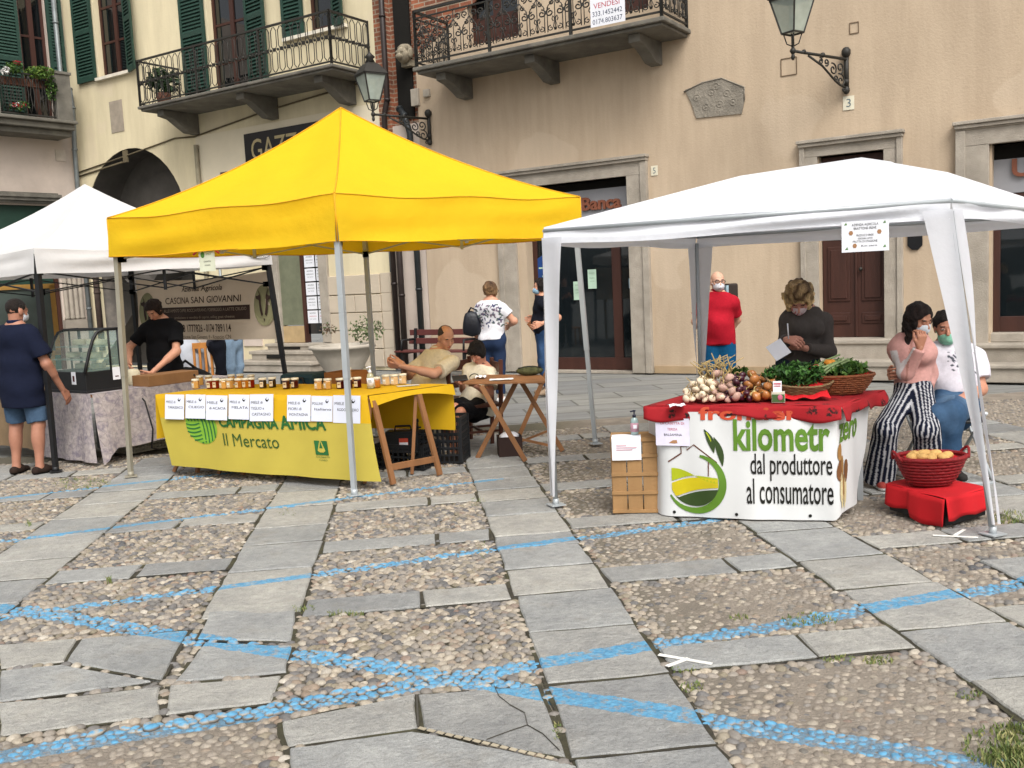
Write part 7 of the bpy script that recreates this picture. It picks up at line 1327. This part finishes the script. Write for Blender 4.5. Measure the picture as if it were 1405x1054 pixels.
b.m = 0; (xa, za), (xb, zb) = bxz(219, 441), bxz(341, 418); b.add([bm(xa + (xb - xa) * i / 12, z) for i in range(13) for z in (za, zb)], [(2 * i, 2 * i + 2, 2 * i + 3, 2 * i + 1) for i in range(12)])
bo = bm; bm = lambda x, z: bo(x, z) + bnn * .006
b.m = 2; btext(b, 'ALLEVAMENTO CAPRE, ROCCAVERANO, FORMAGGIO A LATTE CRUDO', 224, 421, 337, 430, .0); btext(b, 'produzione e vendita di caprini, selling goat cheese', 239, 432, 323, 439, .0)
b.build('lettering', [BRN, mat('banner_mid', '#5f5244', rough=.8), BEI], gb)
for cx_ in (362, 203):
    b = MB(); cxx, cz = bxz(cx_, 419 if cx_ > 300 else 427); b.m = 0; b.add([bm(cxx + .2 * math.cos(i * .314), cz + .25 * math.sin(i * .314)) for i in range(20)], [tuple(range(20))])
    b.m = 1
    for s_ in (-1, 1):
        G_ = lambda pts: b.add([bm(cxx + s_ * x * 1.5, cz + z * 1.1) + bnn * .005 for x, z in pts], [tuple(range(len(pts)))])
        G_([(.01, -.1), (.035, .02), (.035, .1), (.06, .12), (.085, .1), (.06, .05), (.05, -.05), (.03, -.12)]); G_([(.045, .1), (.105, .11), (.10, .075), (.06, .06)]); G_([(.035, .1), (.055, .15), (.075, .185), (.06, .14), (.05, .1)])
    b.add([bm(cxx + x, cz + z) + bnn * .005 for x, z in ((-.015, -.16), (.015, -.16), (0, -.2))], [(0, 1, 2)])
    b.build('goat_emblem', [mat('emblem_olive', '#7d7a5a', rough=.8), BRN], gb)
# yellow-framed board behind the man in blue; sacks behind the seller
q = W(20, 440, 12.2); t = thing('framed_board', 'grey board in a yellow wooden frame behind the man in blue', 'board', V((q.x, q.y, 0)), .5); b = MB(); b.box((0, 0, 1.45), (.9, .015, .85)); b.build('panel', mat('board_grey', '#4a544f', rough=.4), t, False); b = MB()
for c_, d_ in (((0, -.01, 1.89), (1.0, .04, .06)), ((.47, -.01, 1.45), (.06, .04, .9)), ((-.47, -.01, 1.45), (.06, .04, .9)), ((0, -.01, 1.02), (1.0, .04, .06))): b.box(c_, d_)
b.bar((.4, .02, 0), (.4, .02, 1.1), .05); b.bar((-.4, .02, 0), (-.4, .02, 1.1), .05); b.build('frame', mat('yellow_wood', '#a07838', rough=.6), t, False)
q = W(257, 490, 14.6); b = MB(); b.ball(V((q.x, q.y, .55)), (.32, .3, .55), 16); b.build('x', mat('white_sack', '#a9acb3', rough=.6, bump=.5, bs=12)) if False else tag(b.build('white_sack', mat('white_sack', '#a9acb3', rough=.6, bump=.5, bs=12)), 'pale full sack standing behind the woman in black', 'sack')
q = W(255, 506, 12.6); b = MB(); b.ball(V((q.x, q.y, .38)), (.45, .3, .36), 16); b.tube([V((q.x - .2, q.y, .66)), V((q.x, q.y, .82)), V((q.x + .2, q.y, .66))], .02, 6); tag(b.build('black_bag', mat('black_bag', '#0f1012', rough=.6, bump=.4, bs=14)), 'large black bag behind the woman in the black shirt', 'bag')
# ---------------------------------------------------------------- people
def setJ(J, **kw):
    for k_, v_ in kw.items(): J[k_] = A_(v_)
    return J
A3 = lambda p: A_(tuple(p))
# man in navy polo seen from behind
J = standing(-4.78, 9.22, 1.72, (.25, .97), look=(.5, .87), spread=.13, down=.12)
setJ(J, wR=A_((-4.44, 9.34, .80)), eR=A_((-4.50, 9.18, 1.08)), wL=A_((-5.02, 9.42, .95)), eL=A_((-5.05, 9.2, 1.12)))
p = person('person in navy polo shirt and denim shorts seen from behind at the cheese case', J, '#9c6d58', 1.72, 1.05, .07, top=dict(col='#121729', hem=-.46, coat=True, sleeve=.36, se=.035, e=.034, collar_col='#141a33'), bottom=dict(col='#3e5268', name='shorts', len=.46, wide=.016, e=.006, fade='#6d8296'), hair=dict(col='#1f1814', low=-.045, line=.055, vol=-.004, disp=(.0015, 120, 8)), shoes=dict(col='#2c211c', sole='#171310'), mask=dict(col='#c9ccd0'))
# woman in black T-shirt behind the counter
J = standing(-4.02, 11.0, 1.66, (.1, -1), look=(-.35, -.94), down=.75, lean=.05)
setJ(J, wL=A3(W(208, 512, 10.5)), eL=A3(W(242, 482, 10.78)), hdL=A_((-1, -.15, -.1)), wR=A3(W(178, 500, 10.6)), eR=A3(W(176, 478, 10.9)))
person('person in black T-shirt looking down behind the cheese counter', J, '#bd8a70', 1.66, 1.08, .05, .9, top=dict(col='#0e0e10', hem=-.1, sleeve=.34, se=.03, e=.018), bottom=dict(col='#131417', len=.95), hair=dict(col='#251812', low=-.11, side=True, vol=.006, line=.066), shoes=dict(col='#1b1b1d'))
# two people behind the banner
J = standing(-4.45, 14.45, 1.72, (.95, .3)); setJ(J, wL=J['pel'] + A_((.25, .15, .3)), wR=J['pel'] + A_((.25, -.05, .33))); person('person in dark trousers standing behind the goat farm banner', J, '#bd8a70', 1.72, .95, top=dict(col='#33333a', sleeve=.9), bottom=dict(col='#10121a', len=.97), hair=dict(col='#1c1613'), shoes=dict(col='#1b1b1d'))
J = standing(-4.52, 15.45, 1.74, (.9, -.4)); setJ(J, wL=J['pel'] + A_((.25, .1, .3)), wR=J['pel'] + A_((.2, -.15, .33))); person('person in light blue jeans standing behind the goat farm banner', J, '#bd8a70', 1.74, 1.0, top=dict(col='#55565c', sleeve=.9), bottom=dict(col='#7a8fa3', len=.97), hair=dict(col='#3a2b20'), shoes=dict(col='#8d8d8d'))
# man in cream polo leaning back
dM = 9.75; J = dict(pel=W(592, 548, 9.75), neck=W(600, 484, 9.85), head=W(612, 463, 9.78), front=A_((-.6, -.8, 0)), face=A_((.45, -.75, -.42)), up=A_((.1, -.3, .95)), sR=W(580, 497, 9.95), sL=W(620, 499, 9.66), hR=W(578, 546, 9.8), hL=W(604, 550, 9.62), kR=W(552, 560, 9.35), kL=W(575, 562, 9.2), aR=W(540, 615, 9.2), aL=W(560, 620, 9.05), eL=W(595, 513, 9.42), wL=W(549, 502, 9.28), eR=W(560, 515, 9.75), wR=W(552, 499, 9.38), hdL=A_((-1, .1, .15)), hdR=A_((-1, -.2, .25)), curlL=.9, curlR=.9, hnL=A_((0, .8, .6)), hnR=A_((0, -.7, .7)), tR=A_((-.6, -.8, 0)), tL=A_((-.5, -.85, 0)))
person('person in cream polo shirt leaning back behind the honey table', {k_: (A3(v_) if not isinstance(v_, float) else v_) for k_, v_ in J.items()}, '#c9967a', 1.72, 1.06, .10, top=dict(col='#d6ccb2', hem=-.12, sleeve=.36, se=.03, e=.018, collar_col='#d6ccb2'), bottom=dict(col='#26272b', name='shorts', len=.45, wide=.02), hair=dict(col='#4a3f38', line=.02, low=-.045, vol=-.004, brow='#3a2d26', disp=(.0012, 120, 8), top=False), shoes=dict(col='#c9c7c4'))
# boy with phone
J = dict(pel=W(650, 558, 9.5), neck=W(662, 504, 9.52), head=W(655, 484, 9.47), front=A_((-.75, -.65, 0)), face=A_((-.5, -.68, -.52)), up=A_((-.35, -.4, .85)), sR=W(643, 509, 9.56), sL=W(675, 511, 9.46), hR=W(643, 556, 9.58), hL=W(657, 560, 9.4), kR=W(624, 560, 9.25), kL=W(632, 566, 9.1), aR=W(622, 622, 9.25), aL=W(632, 627, 9.05), eR=W(636, 534, 9.62), wR=W(634, 526, 9.36), eL=W(672, 540, 9.3), wL=W(646, 526, 9.2), hdL=A_((-1, .1, .2)), hdR=A_((-.6, -.7, .2)), curlL=.8, curlR=.8, hnL=A_((.1, .4, .9)), hnR=A_((.4, -.2, .9)))
pb = person('person in cream T-shirt sitting and looking down at a phone', {k_: (A3(v_) if not isinstance(v_, float) else v_) for k_, v_ in J.items()}, '#b9826a', 1.5, .95, top=dict(col='#dcd5c0', hem=-.14, sleeve=.36, se=.03, e=.018, collar_col='#17171a'), bottom=dict(col='#121318', name='shorts', len=.48, wide=.02), hair=dict(col='#120d0c', low=-.055, side=True, vol=.012, fringe=True, line=.085), shoes=dict(col='#8f8f92'))
b = MB(); P_ = lambda x, z: A_(pb.at(z)) + A_(pb.fr) * .145 + A_(pb.sd) * x
b.text('HACK WORK', lambda x, y: V(P_(-x, .62 + y)), -.11, .11, .0, .07, .02); b.tube([V(P_(.05 * math.cos(i * .39), .72 + .10 * math.sin(i * .39))) for i in range(9)], .005, 5); b.build('shirt_print', INK, pb.t)
p = W(631, 519, 9.12); t = thing('smartphone', 'black smartphone held in the hands of the boy', 'phone', p); b = MB(); b.box(p, (.15, .012, .075), R=Matrix.Rotation(.3, 3, 'Z') @ Matrix.Rotation(-.9, 3, 'X')); b.build('phone', BLK, t, bevel=.008)
# woman with bag, back view
J = standing(-.24, 13.05, 1.66, (.35, .94), look=(.6, .8)); setJ(J, eL=J['eL'] + A_((-.02, -.02, .0)), wL=A_((-.48, 13.2, 1.0)), eR=A_((.07, 13.0, 1.12)), wR=A_((.0, 13.25, 1.05)))
def floral(v, c, at, fr, sd, sp):
    r = np.random.RandomState(9)
    for i in range(90):
        q = at(r.uniform(.35, .95)) + sd * r.uniform(-.2, .2) - fr * .15; d = v - q; d = d - np.outer(d @ fr, fr); a = r.uniform(0, 3.1); u_ = sd * math.cos(a) + sp * math.sin(a); w_ = sp * math.cos(a) - sd * math.sin(a)
        c[((d @ u_) / .024) ** 2 + ((d @ w_) / .010) ** 2 < 1] = lin(('#3b3f5c', '#6a5a6a', '#4d5a55')[i % 3])
    return c
pw = person('person in white printed top and blue jeans with a shoulder bag, back turned', J, '#bd8a70', 1.66, 1.1, .04, top=dict(col='#cfced2', hem=.0, sleeve=.26, se=.03, e=.018, pat=floral), bottom=dict(col='#22304a', len=.93, e=.015, fade='#33476a'), hair=dict(col='#4a3628', tip='#8a6a48', low=-.075, side=True, vol=.014), shoes=dict(col='#c9c7c4'), glasses='#15151a')
p = V(tuple(J['eL'])) + V((-.04, -.04, .1)); t = thing('shoulder_bag', 'black shoulder bag hanging at the side of the woman in white', 'bag', p); b = MB(); b.grid(lambda s_, q: p + V((.135 * math.copysign(abs(math.cos(s_ * 6.283)) ** .4, math.cos(s_ * 6.283)) * (math.sin(q * math.pi) ** .16) * (1.1 - .4 * q), .07 * math.sin(s_ * 6.283) * math.sin(q * math.pi) ** .4, -.24 + .36 * q)), 20, 10); b.build('bag', mat('black_leather', '#14161d', rough=.45, bump=.3, bs=20), t); b = MB(); sh = V(tuple(J['sL'])); b.tube([p + V((-.05, 0, .08)), p + V((.0, -.02, .16)), sh + V((-.02, -.09, -.02)), sh + V((.0, .0, .085)), sh + V((.0, .1, .02)), p + V((.05, .05, .1))], .014, 6); b.build('strap', mat('black_leather', '#14161d'), t)
# person at the bank door in profile
J = standing(.49, 13.75, 1.68, (-.97, -.1), look=(-1, -.1)); setJ(J, eL=A_((.70, 13.5, 1.12)), wL=A_((.46, 13.42, 1.05)), eR=A_((.48, 13.98, 1.14)), wR=A_((.38, 13.86, 1.1)), hdR=A_((-1, -.2, .0)))
person('person in dark top and jeans wearing a mask at the bank door', J, '#bd8a70', 1.68, 1.05, .03, .6, top=dict(col='#15171f', hem=-.05, sleeve=.3, se=.03), bottom=dict(col='#2c4568', len=.95, fade='#4a6890'), hair=dict(col='#1c1411', low=-.1, side=True, vol=.008), shoes=dict(col='#8d7a66'), mask=dict(col='#8fb0c4'))
p = W(737, 443, 13.75); t = thing('folder', 'brown leather folder held by the person at the bank door', 'folder', p); b = MB(); b.box(p, (.26, .025, .17), R=Matrix.Rotation(-.65, 3, 'Y')); b.build('folder', mat('tan_leather', '#7a4a26', rough=.55), t, bevel=.006)
# bald man in red polo
J = standing(2.38, 10.8, 1.66, (-.25, -.97), look=(.08, -1)); setJ(J, wR=A_((2.3, 10.98, .92)), wL=A_((2.5, 11.0, .9)), eL=A_((2.62, 10.9, 1.1)), eR=A_((2.14, 10.9, 1.1)))
person('person in red polo and blue shorts, bald with white mask and glasses', J, '#c79a82', 1.66, .98, .04, top=dict(col='#a01626', hem=-.1, coat=True, sleeve=.34, se=.03, e=.018, collar_col='#8a1020'), bottom=dict(col='#0d4a70', name='shorts', len=.47, wide=.03, e=.014), shoes=dict(col='#55524c'), mask=dict(col='#d5d3d8'), glasses='#17130f')
t = thing('backpack', 'dark backpack with pale blue patch behind the bald man', 'bag', W(1000, 395, 11.05)); q = W(1003, 402, 11.05); b = MB(); b.box(q, (.13, .12, .22), .3); b.build('bag', mat('brown_bag', '#2a211b', rough=.7), t, bevel=.02); b = MB(); b.box(q + V((-.07, -.03, .03)), (.03, .09, .12), .3); b.build('patch', mat('pale_blue', '#8aa3ad'), t)
# woman in grey writing
J = standing(2.36, 7.72, 1.66, (-.12, -1), look=(-.3, -1), down=.8, lean=.06)
setJ(J, neck=A3(W(1103, 424, 7.68)), head=A3(W(1096, 411, 7.58)), sR=A3(W(1082, 440, 7.70)), sL=A3(W(1130, 440, 7.74)), eL=A3(W(1137, 482, 7.66)), wL=A3(W(1104, 478, 7.42)), eR=A3(W(1078, 478, 7.64)), wR=A3(W(1079, 466, 7.36)), hdL=A_((-1, -.2, .1)), hdR=A_((.5, -.8, -.1)), hnL=A_((0, .2, 1.)), hnR=A_((.6, .1, -.7)), curlL=.5); J['curlL'] = .6; J['curlR'] = .9
pg = person('person with curly blonde hair in a grey jumper writing on a white pad', J, '#b58270', 1.66, .88, .0, .8, top=dict(col='#4a4542', hem=-.14, sleeve=.97, se=.018, e=.02, collar_col='#4a3c40', disp=(.005, 22, 5)), bottom=dict(col='#1f2733', len=.97), hair=dict(col='#59422b', tip='#e6c58e', low=-.09, side=True, vol=.036, line=.075, disp=(.009, 95, 8)), shoes=dict(col='#26221f'), mask=dict(col='#c2b2b4', pat='#a8606a'))
p = W(1068, 480, 7.28); t = thing('note_pad', 'white sheet held by the woman in grey', 'paper', p); b = MB(); R_ = Matrix.Rotation(-.5, 3, 'Y') @ Matrix.Rotation(.9, 3, 'X'); b.box(p, (.13, .15, .004), R=R_); b.build('sheet', WHITE, t); b = MB(); q = W(1082, 465, 7.3); b.tube([q, q + V((-.015, -.03, .12))], .005, 6); tag(b.build('pen', WHITE), 'white pen held upright over the note pad', 'pen')
# girl sitting on the man's knee
J = dict(pel=W(1251, 536, 6.98), neck=W(1252, 462, 7.02), head=W(1261, 438, 6.94), front=A_((.15, -1, 0)), face=A_((.38, -.85, -.36)), up=A_((.05, -.3, .95)), sR=W(1234, 480, 7.05), sL=W(1270, 483, 6.97), hR=W(1243, 538, 7.0), hL=W(1263, 540, 6.96), kR=W(1215, 590, 6.72), kL=W(1270, 590, 6.62), aR=W(1206, 655, 6.9), aL=W(1272, 646, 6.85), eR=W(1243, 512, 6.82), wR=W(1262, 477, 6.72), eL=W(1276, 515, 7.04), wL=W(1272, 540, 6.96), hdR=A_((.1, -.2, 1)), hnR=A_((-.3, 1, .2)), hdL=A_((-1, -.3, .2)), curlR=1.1, curlL=.6, tR=A_((-.2, -1, 0)), tL=A_((.1, -1, 0)))
def pinkwhite(v, c, at, fr, sd, sp):
    j_ = J; d = (v - at(.9)) @ sd; c[:] = lin('#bf9088'); c[np.abs(d - .0) < .008] = lin('#a27468'); c[((v - at(.13)) @ sp) < 0] = lin('#a87c72')
    for S in 'RL':
        for a, b_ in (('s', 'e'), ('e', 'w')) if S == 'R' else ():
            p_, q_ = A3(j_[a + S]), A3(j_[b_ + S]); ab = q_ - p_; tt = np.clip(((v - p_) @ ab) / (ab @ ab), 0, 1); r = v - p_ - tt[:, None] * ab; o = r @ sd * (1 if S == 'R' else -1) - (r @ fr) * .3; m_ = (np.linalg.norm(r, axis=1) < .085) & (np.abs(o - .04) < .022); c[m_] = lin('#c9c2c0')
    return c
person('person with long dark hair in pink top and striped trousers on a lap', {k_: (A3(v_) if not isinstance(v_, float) else v_) for k_, v_ in J.items()}, '#a97860', 1.58, .72, .0, .75, top=dict(col='#b98a78', hem=.06, sleeve=.97, se=.018, e=.02, disp=(.0045, 20, 4), pat=pinkwhite), bottom=dict(col='#101527', len=1.02, wide=.055, e=.02, stripe='#b5b5b8', waist=.3, disp=(.006, 18, 3)), hair=dict(col='#1c120f', low=-.1, long=.2, vol=.006, side=True, line=.064), shoes=dict(col='#8d3b34', sole='#c9c7c4'), mask=dict(col='#c9cfd5'))
# seated man
J = dict(pel=W(1308, 556, 7.2), neck=W(1306, 470, 7.28), head=W(1298, 449, 7.2), front=A_((-.05, -1, 0)), face=A_((-.3, -.92, -.15)), up=A_((-.12, -.1, .98)), sR=W(1278, 487, 7.22), sL=W(1338, 488, 7.25), hR=W(1296, 556, 7.2), hL=W(1322, 556, 7.2), kR=W(1284, 572, 6.72), kL=W(1306, 566, 6.70), aR=W(1286, 650, 6.85), aL=W(1303, 640, 6.75), eL=W(1345, 534, 7.16), wL=W(1302, 560, 6.82), eR=W(1262, 528, 7.2), wR=W(1222, 514, 7.02), hdL=A_((-1, -.2, -.1)), hnL=A_((0, .3, -1.)), hdR=A_((-.4, -.8, .1)), hnR=A_((1, -.2, .1)), curlL=.5, curlR=.7, tR=A_((0, -1, 0)), tL=A_((.1, -1, 0)))
def scribble(v, c, at, fr, sd, sp):
    r = np.random.RandomState(2); o = (v - at(.62)); x = o @ sd; z = o @ sp; f = o @ fr; n_ = np.sin(x * 70 + 3 * np.sin(z * 45)) * np.sin(z * 62 + 2.5 * np.sin(x * 50)); c[(f > .04) & (np.abs(x) < .11) & (z > -.07) & (z < .10) & (n_ > .25)] = lin('#4a4d55'); return c
person('person in white printed T-shirt and jeans seated with green mask', {k_: (A3(v_) if not isinstance(v_, float) else v_) for k_, v_ in J.items()}, '#b07c64', 1.72, 1.08, .04, top=dict(col='#c9c5cc', hem=-.08, sleeve=.34, se=.035, e=.018, pat=scribble), bottom=dict(col='#2c4560', len=.97, wide=.01, e=.018, fade='#6f8ba5'), hair=dict(col='#1c1613', low=-.035, vol=.004, line=.062), shoes=dict(col='#2c2a28'), mask=dict(col='#7fb59c', dz=-.02))
